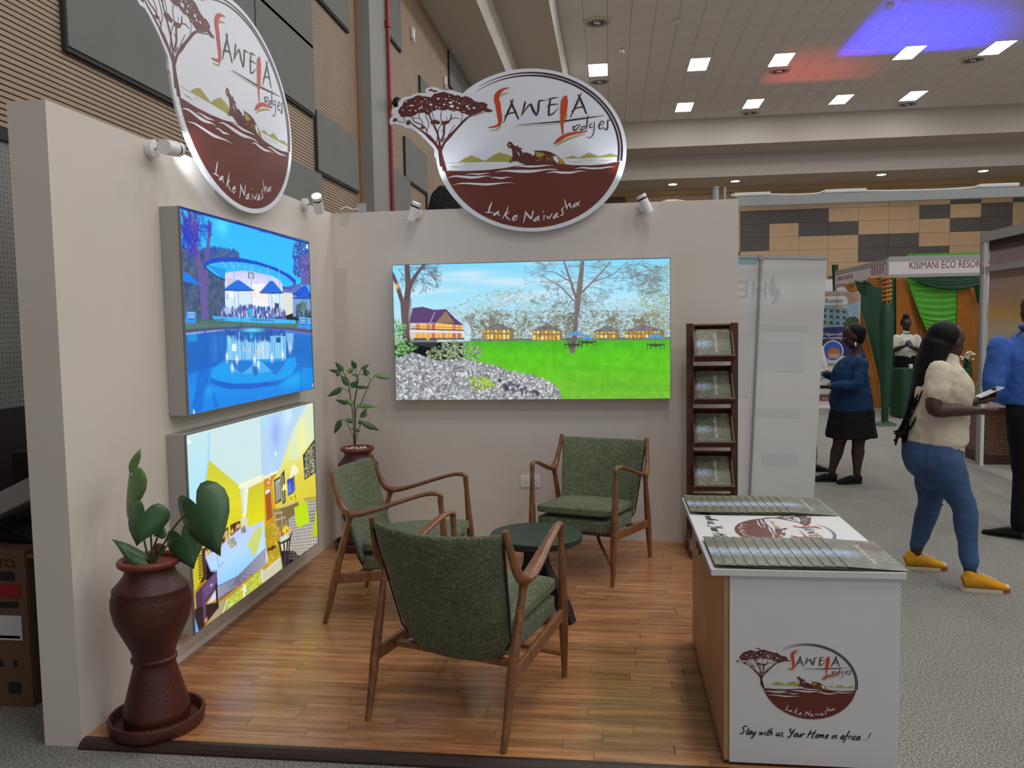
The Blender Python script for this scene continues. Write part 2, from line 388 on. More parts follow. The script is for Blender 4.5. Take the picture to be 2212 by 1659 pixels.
# ------------------------------------------------------------------ lightbox pictures, painted as vertex colours on a fine grid
class Pic:
    def __init__(s, w, h, quad, off=(0,0), sc=1.0):
        """quad: the picture's four corners (TL,TR,BR,BL) in zoom pixels; everything is drawn in those zoom pixels"""
        s.w, s.h = w, h; s.a = np.zeros((h, w, 3)); s.off, s.sc = off, sc
        A = []; B = []
        for (x, y), (u, v) in zip(quad, ((0,0), (w,0), (w,h), (0,h))):
            A += [[x, y, 1, 0, 0, 0, -u*x, -u*y], [0, 0, 0, x, y, 1, -v*x, -v*y]]; B += [u, v]
        hh = np.linalg.solve(np.array(A, float), np.array(B, float)); s.H = np.append(hh, 1).reshape(3, 3)
        s.Y, s.X = np.mgrid[0:h, 0:w]+.5
    def use(s, off, sc): s.off, s.sc = off, sc
    def T(s, pts, raw=False):
        p = np.array(pts, float).reshape(-1, 2)
        if not raw: p = np.array(s.off)+p/s.sc
        q = np.c_[p, np.ones(len(p))] @ s.H.T
        return q[:, :2]/q[:, 2:]
    def put(s, m, c, sl=None):
        c = np.array(lin(c)[:3]) if not isinstance(c, np.ndarray) else c
        m = m[..., None]; sl = sl or (slice(None), slice(None)); s.a[sl] = s.a[sl]*(1-m)+c*m
    def polymask(s, P):
        x0, x1 = int(max(0, P[:,0].min()-1)), int(min(s.w, P[:,0].max()+2)); y0, y1 = int(max(0, P[:,1].min()-1)), int(min(s.h, P[:,1].max()+2))
        if x1 <= x0 or y1 <= y0: return None, np.zeros((0, 0))
        sl = (slice(y0, y1), slice(x0, x1)); M_ = np.zeros((y1-y0, x1-x0))
        for dx in (-.25, .25):
            for dy in (-.25, .25):
                X = s.X[y0:y1, x0:x1]+dx; Y = s.Y[y0:y1, x0:x1]+dy; ins = np.zeros(X.shape, bool); n = len(P)
                for i in range(n):
                    (xa, ya), (xb, yb) = P[i], P[(i+1) % n]
                    if ya == yb: continue
                    ins ^= ((ya > Y) != (yb > Y)) & (X < (xb-xa)*(Y-ya)/(yb-ya)+xa)
                M_ += ins*.25
        return sl, M_
    def poly(s, pts, c, al=1):
        sl, m = s.polymask(s.T(pts))
        if sl: s.put(m*al, c, sl)
    def line(s, pts, w, c, al=1, raw=False):
        """w in picture pixels (number or start,end)"""
        P = s.T(pts) if not raw else np.array(pts, float); n = len(P)
        w0, w1 = (w if hasattr(w, '__len__') else (w, w)); R_ = max(w0, w1)/2+2
        gx0, gx1 = int(max(0, P[:,0].min()-R_)), int(min(s.w, P[:,0].max()+R_+1)); gy0, gy1 = int(max(0, P[:,1].min()-R_)), int(min(s.h, P[:,1].max()+R_+1))
        if gx1 <= gx0 or gy1 <= gy0: return
        M_ = np.zeros((gy1-gy0, gx1-gx0))
        for i in range(n-1):
            a, b = P[i], P[i+1]; wa = w0+(w1-w0)*i/(n-1); wb = w0+(w1-w0)*(i+1)/(n-1); r = max(wa, wb)/2+1.5
            x0, x1 = int(max(0, min(a[0], b[0])-r)), int(min(s.w, max(a[0], b[0])+r+1)); y0, y1 = int(max(0, min(a[1], b[1])-r)), int(min(s.h, max(a[1], b[1])+r+1))
            if x1 <= x0 or y1 <= y0: continue
            X = s.X[y0:y1, x0:x1]; Y = s.Y[y0:y1, x0:x1]; d = b-a; L = max(d @ d, 1e-9)
            t = np.clip(((X-a[0])*d[0]+(Y-a[1])*d[1])/L, 0, 1); D = np.hypot(X-a[0]-t*d[0], Y-a[1]-t*d[1])
            q = (slice(y0-gy0, y1-gy0), slice(x0-gx0, x1-gx0)); M_[q] = np.maximum(M_[q], np.clip((wa+(wb-wa)*t)/2+.5-D, 0, 1))
        s.put(M_*al, c, (slice(gy0, gy1), slice(gx0, gx1)))
    def ell(s, c, r, col, al=1, soft=0):
        n = 40; th = np.linspace(0, 2*PI, n, endpoint=False); s.poly(np.c_[c[0]+r[0]*np.cos(th), c[1]+r[1]*np.sin(th)], col, al)
    def glow(s, c, r, col, al=1):
        p = s.T([c, (c[0]+r[0], c[1]), (c[0], c[1]+r[1])]); rx = abs(p[1][0]-p[0][0])+1e-6; ry = abs(p[2][1]-p[0][1])+1e-6
        s.put(np.exp(-(((s.X-p[0][0])/rx)**2+((s.Y-p[0][1])/ry)**2))*al, col)
    def grad(s, pts, stops, ax=1):
        """vertical (ax=1) or horizontal gradient inside a polygon; stops [(frac, colour)]"""
        P = s.T(pts); sl, m = s.polymask(P); lo, hi = P[:, ax].min(), P[:, ax].max(); t = np.clip(((s.Y if ax else s.X)[sl]-lo)/(hi-lo+1e-9), 0, 1)
        cs = np.array([lin(c)[:3] for _, c in stops]); fs = [f for f, _ in stops]
        col = np.stack([np.interp(t, fs, cs[:, i]) for i in range(3)], -1); s.a[sl] = s.a[sl]*(1-m[..., None])+col*m[..., None]
    def splat(s, pts, n, size, cols, al=1, squash=1.0, jitter=.25):
        """random leaf dabs inside a polygon"""
        P = s.T(pts); sl, m = s.polymask(P); ys, xs = np.nonzero(m > .5)
        if sl: ys = ys+sl[0].start; xs = xs+sl[1].start
        if len(ys) == 0: return
        for k in np.random.randint(0, len(ys), n):
            x, y = xs[k]+.5, ys[k]+.5; r = size*(.5+np.random.rand()); r2 = max(.6, r*squash)
            x0, x1, y0, y1 = int(max(0, x-r-1)), int(min(s.w, x+r+2)), int(max(0, y-r2-1)), int(min(s.h, y+r2+2))
            d = ((s.X[y0:y1, x0:x1]-x)/r)**2+((s.Y[y0:y1, x0:x1]-y)/r2)**2; mm = np.clip(1.3-d, 0, 1)[..., None]*al
            c = np.array(lin(cols[np.random.randint(len(cols))])[:3])*(1+jitter*(np.random.rand()-.5)); s.a[y0:y1, x0:x1] = s.a[y0:y1, x0:x1]*(1-mm)+c*mm
    def noise(s, pts, sc, amt):
        sl, mm_ = s.polymask(s.T(pts)); m = np.zeros((s.h, s.w)); m[sl] = mm_; f = np.zeros((s.h, s.w))
        for o in range(3):
            q = max(2, int(sc/2**o)); g = np.random.rand(s.h//q+3, s.w//q+3); yy, xx = s.Y/q, s.X/q; yi, xi = yy.astype(int), xx.astype(int); fy, fx = yy-yi, xx-xi
            f += ((g[yi, xi]*(1-fx)+g[yi, xi+1]*fx)*(1-fy)+(g[yi+1, xi]*(1-fx)+g[yi+1, xi+1]*fx)*fy-.5)/2**o
        s.a *= (1+amt*f*m)[..., None]
    def tree(s, p, ang, ln, w, depth, c, spread=.5):
        """bare branching tree in picture pixels"""
        q = (p[0]+ln*math.cos(ang), p[1]-ln*math.sin(ang)); s.line([p, q], (w, w*.7), c, raw=True)
        if depth:
            for k in range(2 if random.random() < .6 else 3): s.tree(q, ang+random.uniform(-spread, spread)*1.3, ln*random.uniform(.62, .85), w*.65, depth-1, c, spread)
    def mesh(s, name, fn):
        """grid with fn(u,v) -> 3-D for the corners; colour per vertex"""
        w, h = s.w, s.h; u = (np.arange(w)+.0)/(w-1); v = np.arange(h)/(h-1)
        p00, p10, p01 = (np.array(fn(*q)) for q in ((0,0), (1,0), (0,1)))
        V = p00+u[None, :, None]*(p10-p00)+v[:, None, None]*(p01-p00); V = V.reshape(-1, 3)
        i = (np.arange(h-1)[:, None]*w+np.arange(w-1)[None]).ravel(); F = np.stack([i, i+w, i+w+1, i+1], 1)
        me = bpy.data.meshes.new(name); me.vertices.add(len(V)); me.vertices.foreach_set('co', V.ravel().astype(np.float32))
        me.loops.add(F.size); me.loops.foreach_set('vertex_index', F.ravel().astype(np.int32)); me.polygons.add(len(F)); me.polygons.foreach_set('loop_start', (np.arange(len(F))*4).astype(np.int32)); me.update(calc_edges=True)
        ca_ = me.color_attributes.new('print', 'FLOAT_COLOR', 'POINT'); ca_.data.foreach_set('color', np.c_[np.clip(s.a, 0, 1.5).reshape(-1, 3), np.ones(w*h)].ravel().astype(np.float32)); return me
def print_mat(name, emit):
    k = NT(name); a = k.n('ShaderNodeVertexColor', layer_name='print'); k.l(a.outputs[0], k.b.inputs['Base Color'])
    k.b.inputs['Roughness'].default_value = .35
    if emit: k.l(a.outputs[0], k.b.inputs['Emission Color']); k.b.inputs['Emission Strength'].default_value = emit; k.b.inputs['Base Color'].default_value = (.02,.02,.02,1); k.b.inputs['Specular IOR Level'].default_value = .12; k.t.links.remove(k.b.inputs['Base Color'].links[0])
    return k.m
MAT['lit_print'] = print_mat('backlit print', 1.0); MAT['print'] = print_mat('paper print', 0)

# --- garden picture (zoom of [800,500,1600,1100], factor 2.765)
K5 = 2.765
g = Pic(520, 264, [(846,571),(1450,556),(1450,862),(857,864)], (800,500), K5)
full = [(100,120),(1830,120),(1830,1030),(100,1030)]
g.grad([(100,140),(1830,140),(1830,660),(100,660)], [(0, (120,214,250)), (.5, (168,228,250)), (1, (206,230,242))])
for k in range(26):
    x, y = random.uniform(200, 1750), random.uniform(180, 420); g.glow((x, y), (random.uniform(60, 190), random.uniform(10, 26)), (225,240,250), .35)
far = [(130,520),(330,470),(520,440),(640,370),(760,345),(860,330),(960,345),(1060,420),(1180,430),(1290,450),(1400,430),(1500,400),(1600,400),(1700,380),(1800,370),(1800,660),(130,660)]
g.splat(far, 700, 4, [(176,184,164),(196,200,184)], .35, .6); g.splat(far, 3800, 1.5, [(120,128,104),(146,150,126),(172,170,150),(96,102,84),(190,190,170)], .6, .45); g.splat([(600,470),(1800,470),(1800,640),(600,650)], 2600, 1.7, [(112,120,92),(132,136,108),(92,98,76),(160,160,132)], .6, .6)
g.poly([(600,640),(1800,632),(1800,664),(600,668)], (70,78,52), .8)
for x, y, hgt in ((820,650,150),(620,650,130),(1120,645,120),(1560,640,130),(1700,640,140),(1420,640,110),(745,655,150),(905,650,130),(1475,640,120),(700,650,120),(1050,640,120),(1630,640,110)):
    p = g.T([(x, y)])[0]; g.tree(tuple(p), PI/2, hgt/K5*.30, 2.2, 6, (126,116,96), .55)
def lodge(x0, x1, y0, y1, yb):
    g.poly([(x0-20,y0+(y1-y0)*.25),((x0+x1)/2,y0-30),(x1+20,y0+(y1-y0)*.25)], (108,92,96), .8); g.poly([(x0,y0+10),(x1,y0+10),(x1,y1),(x0,y1)], (150,120,84)); n = int((x1-x0)/24)
    for i in range(n):
        for a, b in ((y0+14, (y0+y1)/2-5), ((y0+y1)/2+5, y1-3)): g.poly([(x0+i*24+3,a),(x0+i*24+19,a),(x0+i*24+19,b),(x0+i*24+3,b)], random.choice(((255,214,90),(244,180,60),(228,140,60),(255,232,140))))
lodge(670,860,575,645,650); lodge(970,1150,580,650,650); lodge(1350,1490,588,640,640); lodge(1525,1760,585,640,640)
g.splat([(600,540),(1800,530),(1800,645),(600,655)], 900, 1.6, [(120,124,96),(98,108,78),(80,88,64),(140,136,110)], .75, .6)
# lawn
g.grad([(560,655),(1830,648),(1830,1020),(560,1020)], [(0, (74,178,34)), (.25, (92,200,30)), (.6, (106,194,38)), (1, (116,186,52))])
g.noise([(560,655),(1830,648),(1830,1020),(560,1020)], 9, .22)
g.poly([(1060,820),(1280,790),(1800,830),(1800,860),(1240,830)], (80,180,24), .35); g.poly([(1180,880),(1500,900),(1800,920),(1800,960),(1300,940)], (86,172,36), .3)
# main lodge
g.poly([(232,545),(555,555),(555,640),(235,640)], (214,206,200))
for r0, r1 in ((547,588),(605,636)):
    for i in range(9): g.poly([(272+i*31,r0),(296+i*31,r0+1),(296+i*31,r1),(272+i*31,r1)], random.choice(((255,196,64),(250,170,50),(232,140,60),(206,110,70))))
g.line([(240,592),(555,600)], 4, (230,226,224)); g.line([(240,580),(555,590)], 2.2, (70,52,60)); g.line([(240,566),(555,574)], .8, (90,64,60)); g.line([(235,640),(560,640)], 3, (70,78,52))
g.poly([(232,545),(250,455),(310,447),(380,466),(450,462),(470,480),(510,520),(560,560),(390,545)], (92,66,116)); g.poly([(385,545),(450,468),(505,545)], (150,120,96)); g.line([(383,545),(450,466),(510,548)], 2.2, (72,50,92)); g.line([(356,548),(385,478)], 1.2, (190,190,200))
# big trees
def btree(base, paths, c):
    for pts, wd in paths: g.line(pts, wd, c)
btree(0, [([(215,640),(205,500),(225,330),(215,190)], (15,10)), ([(200,520),(190,420),(150,300),(130,250)], (10,6)), ([(230,330),(260,270),(320,190)], (9,5))], (96,74,78))
g.poly([(180,400),(245,400),(235,610),(195,610)], (112,88,88), .7)
for k in range(26):
    p = g.T([(random.uniform(150,350), random.uniform(195,300))])[0]; g.tree(tuple(p), random.uniform(-1.2,.4), 12, 1.1, 3, (96,82,92), .6)
g.glow((150,325), (16,16), (255,214,120), .9)
btree(0, [([(1210,712),(1228,600),(1235,420),(1265,180)], (11,4)), ([(1240,500),(1262,330),(1275,180)], (6,4)), ([(1232,400),(1200,300),(1160,180)], (5,3)), ([(1250,380),(1330,300),(1440,180)], (4,2)), ([(1236,430),(1130,320),(1000,250)], (3,1)), ([(1200,300),(1100,240),(1000,230)], (2.5,1)), ([(1330,300),(1450,260),(1540,180)], (2.5,1)), ([(1215,320),(1180,250)], (2,1))], (122,104,106))
for k in range(70):
    p = g.T([(random.uniform(960,1560), random.uniform(180,350))])[0]; g.tree(tuple(p), random.choice((random.uniform(-.3,.5), PI-random.uniform(-.3,.5))), 9, .8, 3, (132,128,132), .5)
for k in range(60):
    p = g.T([(random.uniform(1010,1420), random.uniform(380,480))])[0]; g.tree(tuple(p), random.uniform(-.6, PI+.6), 8, .7, 3, (126,124,112), .6)
g.splat([(1590,340),(1660,240),(1760,190),(1800,170),(1800,600),(1640,520)], 1300, 1.7, [(140,150,104),(164,172,128),(120,132,92),(182,190,160)], .7, .35)
for k in range(46):
    p = g.T([(random.uniform(1600,1790), random.uniform(200,360))])[0]; g.tree(tuple(p), PI-random.uniform(-.3,.5), 9, .8, 3, (120,122,124), .5)
g.splat([(1150,500),(1230,480),(1220,560),(1160,560)], 60, 2, [(96,96,84),(120,120,104)], .8)
for k in range(8): g.line([(1165+k*9,570),(1172+k*8,640),(1195+k*3,700)], 1.3, (92,84,84))
g.poly([(1180,714),(1245,708),(1228,718)], (120,120,60), .6)
for x, y, wd in ((1235,610,50),(1297,634,34),(1708,627,58)):
    g.poly([(x-wd,y+12),(x-4,y-16),(x+4,y-16),(x+wd,y+12)], (84,156,214)); g.line([(x,y+8),(x,y+50)], 1.1, (80,84,84))
for x, y in ((1300,668),(1710,686),(1215,684)):
    for k in (-50,-30,0,30,50): g.line([(x+k,y-16),(x+k,y+16)], 1.4, (66,70,62))
    g.line([(x-50,y-8),(x+50,y-8)], 2.2, (58,62,58)); g.line([(x-28,y-2),(x+28,y-2)], 2.4, (60,62,60))
# shrubs
g.splat([(140,520),(215,560),(210,640),(290,690),(150,760)], 300, 2.2, [(84,150,74),(120,186,104),(60,110,60),(160,206,150)], .9, .7)
g.poly([(220,640),(400,640),(390,700),(215,660)], (62,54,66), .75); g.glow((250,640), (8,8), (255,220,120), .9); g.glow((345,640), (7,7), (255,220,120), .9)
g.splat([(330,720),(470,650),(560,660),(680,690),(660,760),(560,790),(360,770)], 520, 1.9, [(120,142,100),(150,170,128),(96,116,80),(180,196,164)], .9, .8)
lav = [(130,760),(260,720),(400,770),(560,760),(720,790),(830,830),(980,860),(1060,890),(1120,930),(1155,1010),(130,1010)]
g.poly(lav, (128,128,136)); g.splat(lav, 2600, 2.0, [(178,180,186),(204,206,208),(150,150,162),(112,110,124),(226,228,228),(160,176,160)], .9, 1)
g.splat([(760,870),(900,920),(1020,960),(1020,985),(800,950)], 60, 2.6, [(60,54,74),(80,72,92)], .8); g.splat([(580,860),(700,870),(760,930),(620,950)], 120, 2.2, [(150,190,60),(176,206,80),(120,150,60)], .95)
g.line([(120,195),(1800,157)], 2.0, (40,60,70), .8)

# --- pool picture (two zooms)
KA = 2143/310
pl = Pic(400, 232, [(390,449),(668,517),(677,836),(404,895)], (380,440), KA)
pl.grad([(0,0),(2143,0),(2143,1300),(0,1300)], [(0, (30,178,252)), (1, (44,196,255))]); pl.glow((700,330), (90,130), (90,228,252), .8)
pl.splat([(60,640),(300,760),(450,690),(700,700),(900,720),(950,790),(1000,1400),(80,1900)], 900, 4, [(48,74,122),(62,88,138),(40,60,110),(72,92,120)], .9)
pl.splat([(360,720),(520,660),(740,690),(860,690),(940,740),(930,800),(400,830)], 260, 3, [(34,80,190),(60,96,140),(90,108,120)], .9)
pl.grad([(90,700),(420,760),(760,1000),(760,1900),(100,1900)], [(0, (56,84,140)), (1, (62,82,100))]); pl.splat([(90,700),(420,760),(760,1000),(760,1800),(100,1800)], 420, 3.4, [(70,96,140),(44,66,112),(88,104,120)], .6)
tr_ = (104,84,158)
for pts, wd in (([(430,1640),(400,1200),(345,850),(290,520),(215,130)], (17,9)), ([(345,850),(260,640),(110,380),(40,290)], (9,5)), ([(300,620),(310,350),(300,150)], (10,8)), ([(300,560),(180,320),(120,150)], (9,5)), ([(340,560),(350,330),(385,160)], (3,2)), ([(470,830),(500,560),(540,310)], (9,6)), ([(505,500),(510,280)], (7,5)), ([(260,720),(150,680),(70,610)], (5,3)), ([(440,1300),(460,1000)], (9,8))): pl.line(pts, wd, tr_)
for k in range(60):
    p = pl.T([(random.uniform(50,330), random.uniform(110,560))])[0]; pl.tree(tuple(p), random.uniform(-2.6,-.3), 8, 1.1, 3, (36,50,190), .7)
for k in range(12):
    p = pl.T([(random.uniform(330,440), random.uniform(250,420))])[0]; pl.tree(tuple(p), random.uniform(-.7,.4), 9, 1.2, 2, (40,60,200), .6)
pl.splat([(1790,530),(1980,580),(1990,700),(1900,760),(1870,1080),(1760,1040),(1750,720)], 330, 2.6, [(30,46,160),(44,60,190),(70,70,140)], .9, .6)
pl.poly([(1870,760),(1990,700),(2010,1180),(1880,1180)], (96,74,150), .9); pl.splat([(1870,760),(1990,700),(2005,1000),(1880,1050)], 120, 2, [(50,60,150),(130,110,190)], .8)
# round bar
pl.poly([(735,1020),(1000,985),(1300,1010),(1500,1080),(1600,1180),(1600,1659),(735,1659)], (214,236,255)); pl.grad([(760,1010),(1000,990),(1350,1030),(1590,1160),(1590,1300),(750,1300)], [(0, (206,200,250)), (.6, (216,226,255)), (1, (226,246,255))])
pl.poly([(1120,1180),(1400,1180),(1400,1500),(1120,1500)], (246,246,250)); pl.poly([(760,1090),(860,1100),(870,1240),(760,1240)], (206,176,180), .5)
pl.poly([(1600,1290),(1750,1310),(1760,1600),(1600,1659)], (226,226,214)); pl.poly([(1750,1330),(2020,1390),(2020,1659),(1750,1659)], (120,160,220)); pl.splat([(1800,1500),(1900,1420),(1960,1560),(2020,1560),(2020,1680),(1800,1690)], 160, 2.4, [(50,84,92),(74,104,88),(40,62,96)], .9)
pl.poly([(1880,1440),(1950,1440),(1950,1560),(1870,1560)], (96,128,96))
pl.poly([(430,910),(470,850),(600,800),(900,790),(1200,840),(1500,930),(1700,1030),(1800,1110),(1790,1200),(1740,1130),(1640,1050),(1450,960),(1200,890),(900,855),(640,870),(500,900),(450,940)], (8,66,200))
pl.poly([(455,935),(520,895),(650,870),(900,858),(1200,895),(1450,965),(1640,1055),(1740,1135),(1760,1200),(1720,1230),(1600,1220),(1580,1130),(1440,1060),(1200,1010),(1000,985),(840,1000),(735,1030),(735,1130),(600,1070),(500,1000)], (34,186,250))
for k in range(9): pl.line([(480+k*28,920+k*22),(740,975+k*18)], .9, (20,120,220)); pl.line([(700+k*110,862+k*k*4),(760+k*100,930+k*k*3)], 1.1, (180,180,240))
pl.line([(735,1130),(600,1075),(500,1000),(440,935)], 2.5, (20,60,150)); pl.line([(1600,1225),(1720,1240),(1790,1170)], 3, (20,60,170)); pl.poly([(1600,1230),(1880,1150),(1880,1290),(1600,1300)], (92,76,170), .8)
for x in (870,1125,1385,1550): pl.line([(x,930),(x+5,1640)], 2.2, (150,176,238))
pl.poly([(1080,1010),(1165,1015),(1168,1105),(1085,1100)], (50,64,90)); pl.line([(1098,1040),(1152,1044)], 3, (190,200,220)); pl.line([(1105,1076),(1145,1080)], 4, (190,200,220))
for k in range(14): pl.line([(1130+k*19,1500-(k*37 % 60)),(1135+k*19,1180+(k*53 % 80))], .8, (226,206,160), .8)
for x, y in ((990,1325),(1075,1320),(1175,1325),(1280,1330)): pl.glow((x,y), (16,18), (255,200,110), .9)
pl.poly([(800,1300),(870,1305),(870,1390),(800,1385)], (244,250,255)); pl.line([(770,1350),(768,1410)], 1.6, (60,80,130)); pl.poly([(1475,1455),(1540,1462),(1540,1560),(1480,1555)], (60,66,110))
for c, x0, x1, yt, yb, xc in (((10,110,226),700,1165,1120,1280,930),((10,104,220),1250,1605,1125,1310,1430),((6,84,220),1750,2020,1185,1330,1930),((6,96,226),1750,2020,1300,1380,1960)):
    pl.poly([(x0,yb-6),(xc-30,yt+12),(xc,yt),(xc+30,yt+12),(x1,yb-6),(x1-60,yb+6),(x0+60,yb+6)], c); pl.line([(x0,yb-4),((x0+x1)/2,yb+4),(x1,yb-4)], 1.6, (20,50,110)); pl.line([(xc,yb),(xc+20,1860)], 1.3, (70,100,160))
pl.poly([(100,1020),(190,1040),(280,1120),(395,1232),(230,1170),(105,1160)], (6,124,240))
# bar furniture
pl.splat([(680,1540),(1640,1560),(1640,1700),(690,1690)], 420, 2.4, [(60,60,150),(90,84,170),(44,44,120),(120,150,220),(200,220,250)], .85, 1.3)
pl.splat([(940,1490),(1420,1520),(1420,1570),(940,1560)], 90, 2, [(50,70,160),(80,100,180)], .9); pl.poly([(1075,1555),(1150,1558),(1135,1690),(1095,1690)], (40,170,236))
pl.use((380,660), KA)   # second zoom: y 660..900
pl.grad([(80,190),(2060,190),(2060,380),(80,440)], [(0, (66,98,104)), (.4, (84,124,104)), (1, (70,96,98))]); pl.poly([(540,150),(900,160),(1400,170),(1790,190),(1790,235),(1300,240),(720,215),(560,205)], (60,186,250))
for x, y in ((975,285),(1455,295)): pl.line([(x-5,100),(x,y)], 1.4, (40,60,120)); pl.poly([(x-32,y-14),(x+32,y-14),(x+34,y+12),(x-34,y+12)], (40,56,120))
for x in (490,560,640,700,1140,1200,1270,1330,1390): pl.line([(x,180),(x+12,300)], .9, (50,70,110)); pl.line([(x-30,190),(x+60,200)], .9, (50,70,110))
for x0, y0, fl in ((120,90,1),(1810,140,-1),(1925,150,-1)):
    w_ = 190 if fl > 0 else 150
    pl.poly([(x0+w_*.2,y0),(x0+w_,y0+6),(x0+w_*.95,y0+110),(x0+w_*.9,y0+165),(x0,y0+165),(x0+w_*.1,y0+120)], (40,150,244))
    for k in range(6): pl.line([(x0+w_*.36,y0+14+k*17),(x0+w_*.8,y0+18+k*17)], 1.6, (30,70,170) if k % 2 else (180,226,252))
    pl.poly([(x0,y0+165),(x0+w_*.9,y0+165),(x0+w_*.9,y0+190),(x0,y0+190)], (120,90,150)); pl.line([(x0+12,y0+180),(x0+12,y0+230)], 2, (110,80,140)); pl.line([(x0+w_*.85,y0+180),(x0+w_*.85,y0+230)], 2, (110,80,140))
pl.grad([(120,430),(600,350),(1150,315),(1650,330),(2045,385),(2070,1230),(160,1640)], [(0, (24,128,206)), (.35, (8,112,214)), (.7, (4,140,236)), (1, (2,132,234))])
pl.line([(120,400),(600,345),(1150,312),(1650,330),(2045,380)], 6, (92,110,226)); pl.line([(120,425),(600,362),(900,335)], 2.5, (150,170,250)); pl.line([(120,378),(600,330),(1150,300),(1650,315),(2045,362)], 3.5, (70,80,96))
pl.poly([(140,430),(740,350),(740,760),(560,900),(420,930),(170,1010)], (10,96,190), .8); pl.poly([(1640,400),(2050,430),(2060,900),(1820,900),(1640,760)], (8,106,196), .7)
pl.splat([(690,360),(1640,360),(1630,440),(760,440)], 300, 2.0, [(20,70,160),(40,100,190),(30,90,180)], .7, 2.4); pl.glow((1140,350), (130,28), (90,226,250), 1)
pl.poly([(755,430),(1640,430),(1640,770),(755,800)], (134,206,246), .9)
for k in range(46):
    x = random.uniform(765,1630); pl.line([(x,random.uniform(400,520)),(x,random.uniform(600,790))], random.uniform(1,4), random.choice(((90,180,240),(160,220,250),(60,150,226),(190,236,255))), .6)
for k in range(16): x = random.uniform(1170,1400); pl.line([(x,500),(x,770)], 1.6, (230,240,250), .6)
pl.splat([(760,420),(1400,430),(1400,500),(900,480)], 120, 2.2, [(20,80,170),(30,100,190)], .7, 2)
for x in (905,975,1130,1160,1430,1470,1610): pl.line([(x,380),(x,800)], 1.4, (30,100,190), .8)
pl.poly([(830,555),(898,560),(896,665),(826,660)], (224,246,255)); pl.poly([(1490,450),(1560,450),(1560,530),(1490,530)], (30,80,150)); pl.poly([(1090,400),(1140,400),(1135,480),(1095,480)], (20,170,220))
pl.poly([(500,1060),(540,920),(720,810),(1640,770),(1780,740),(1800,860),(1740,980),(1560,1090),(1200,1140),(860,1150),(620,1110)], (6,156,240))
pl.poly([(780,910),(1240,800),(1480,960),(1200,990),(960,1000),(840,960)], (80,180,244), .8)
for pts in ([(760,800),(1150,820),(1120,880),(1040,950),(960,1000),(880,930)], [(1290,830),(1640,800),(1600,880),(1500,1000),(1470,1020),(1400,940)]): pl.poly(pts, (4,112,214), .9)
pl.poly([(1130,880),(1215,900),(1215,990),(1170,1040),(1130,970)], (10,84,180), .8)
pl.poly([(495,1060),(620,1110),(860,1150),(1200,1140),(1560,1090),(1740,980),(1800,890),(1820,960),(1700,1090),(1500,1170),(1100,1230),(760,1230),(560,1180),(500,1120)], (2,92,206), .95)
for x, y in ((752,750),(900,785),(1165,790),(1425,755),(1592,710),(828,910),(1700,610),(1222,860)): pl.glow((x,y), (16,58), (255,255,235), 1)
for x, y in ((1015,640),(1095,655),(1195,665),(1305,650)): pl.glow((x,y), (14,22), (255,190,90), .9)
pl.poly([(1640,380),(1760,390),(1740,640),(1680,640)], (150,206,246), .7); pl.poly([(165,420),(310,410),(320,520),(180,540)], (20,150,220), .8)
for pts, wd in (([(430,420),(470,640),(440,900)], (10,6)), ([(410,960),(330,1380),(300,1560)], (26,18)), ([(510,1140),(560,1400),(600,1540)], (10,8)), ([(440,1150),(300,1330),(230,1500)], (12,4)), ([(1860,930),(1880,1240)], (14,8))): pl.line(pts, wd, (2,96,206), .6)
for k in range(30): x = random.uniform(440,740); pl.line([(x,random.uniform(420,600)),(x,random.uniform(640,860))], 1.6, (40,126,216), .5)
pl.glow((1740,1090), (160,120), (10,184,246), .7); pl.glow((500,1250), (90,90), (10,170,244), .6)
pl.poly([(243,1530),(262,1560),(268,1610),(238,1612)], (220,230,250)); pl.poly([(2040,1140),(2058,1160),(2064,1200),(2035,1180)], (210,220,250))
pl.use((380,440), KA); pl.poly([(1960,580),(1990,570),(1985,640),(1950,630)], (220,230,250)); pl.line([(45,68),(1110,330),(1990,560)], 3.5, (14,40,150)); pl.poly([(1100,325),(1400,395),(1500,430),(1300,410)], (10,60,190))

# --- bedroom picture (two zooms)
KB = 2057/310; KC = 1659/310
bd = Pic(400, 232, [(404,938),(681,870),(686,1175),(417,1370)], (390,860), KB)
bd.grad([(0,0),(2100,0),(2100,2200),(0,2200)], [(0, (205,232,238)), (.4, (206,232,232)), (1, (220,222,150))])
bd.poly([(1180,280),(1830,100),(1640,420),(1420,1060),(1180,1150)], (178,214,246), .9); bd.glow((1390,520), (70,220), (150,170,250), .8); bd.glow((1570,260), (60,120), (214,240,252), .9); bd.glow((1250,330), (60,120), (176,226,255), .8)
bd.grad([(95,570),(450,485),(420,890),(360,1180),(230,1520),(110,1520)], [(0, (196,232,236)), (1, (176,232,255))]); bd.line([(440,490),(420,880),(360,1180)], 4, (160,222,250))
bd.grad([(425,880),(870,1270),(890,1680),(880,2200),(300,2200),(380,1160)], [(0, (206,206,54)), (.5, (226,220,40)), (1, (214,200,20))])
bd.poly([(865,1270),(990,1215),(985,1300),(950,1680),(890,1680)], (232,238,216)); bd.line([(975,1250),(950,1560),(930,1680)], 4, (244,250,240)); bd.line([(885,1300),(900,1660)], 4, (206,214,190))
bd.grad([(985,1290),(1210,1180),(1230,2100),(900,2000),(950,1660)], [(0, (206,196,50)), (.5, (226,222,10)), (1, (226,226,60))]); bd.line([(865,1265),(1190,1130)], 7, (244,246,220)); bd.line([(990,1250),(1410,1075)], 6, (240,244,200)); bd.line([(1180,280),(1190,1130)], 1.2, (180,190,200))
bd.poly([(1205,1180),(1420,1075),(1500,930),(1500,1900),(1215,2100)], (222,160,30)); bd.poly([(1210,1170),(1410,1080),(1400,1230),(1215,1290)], (206,140,40))
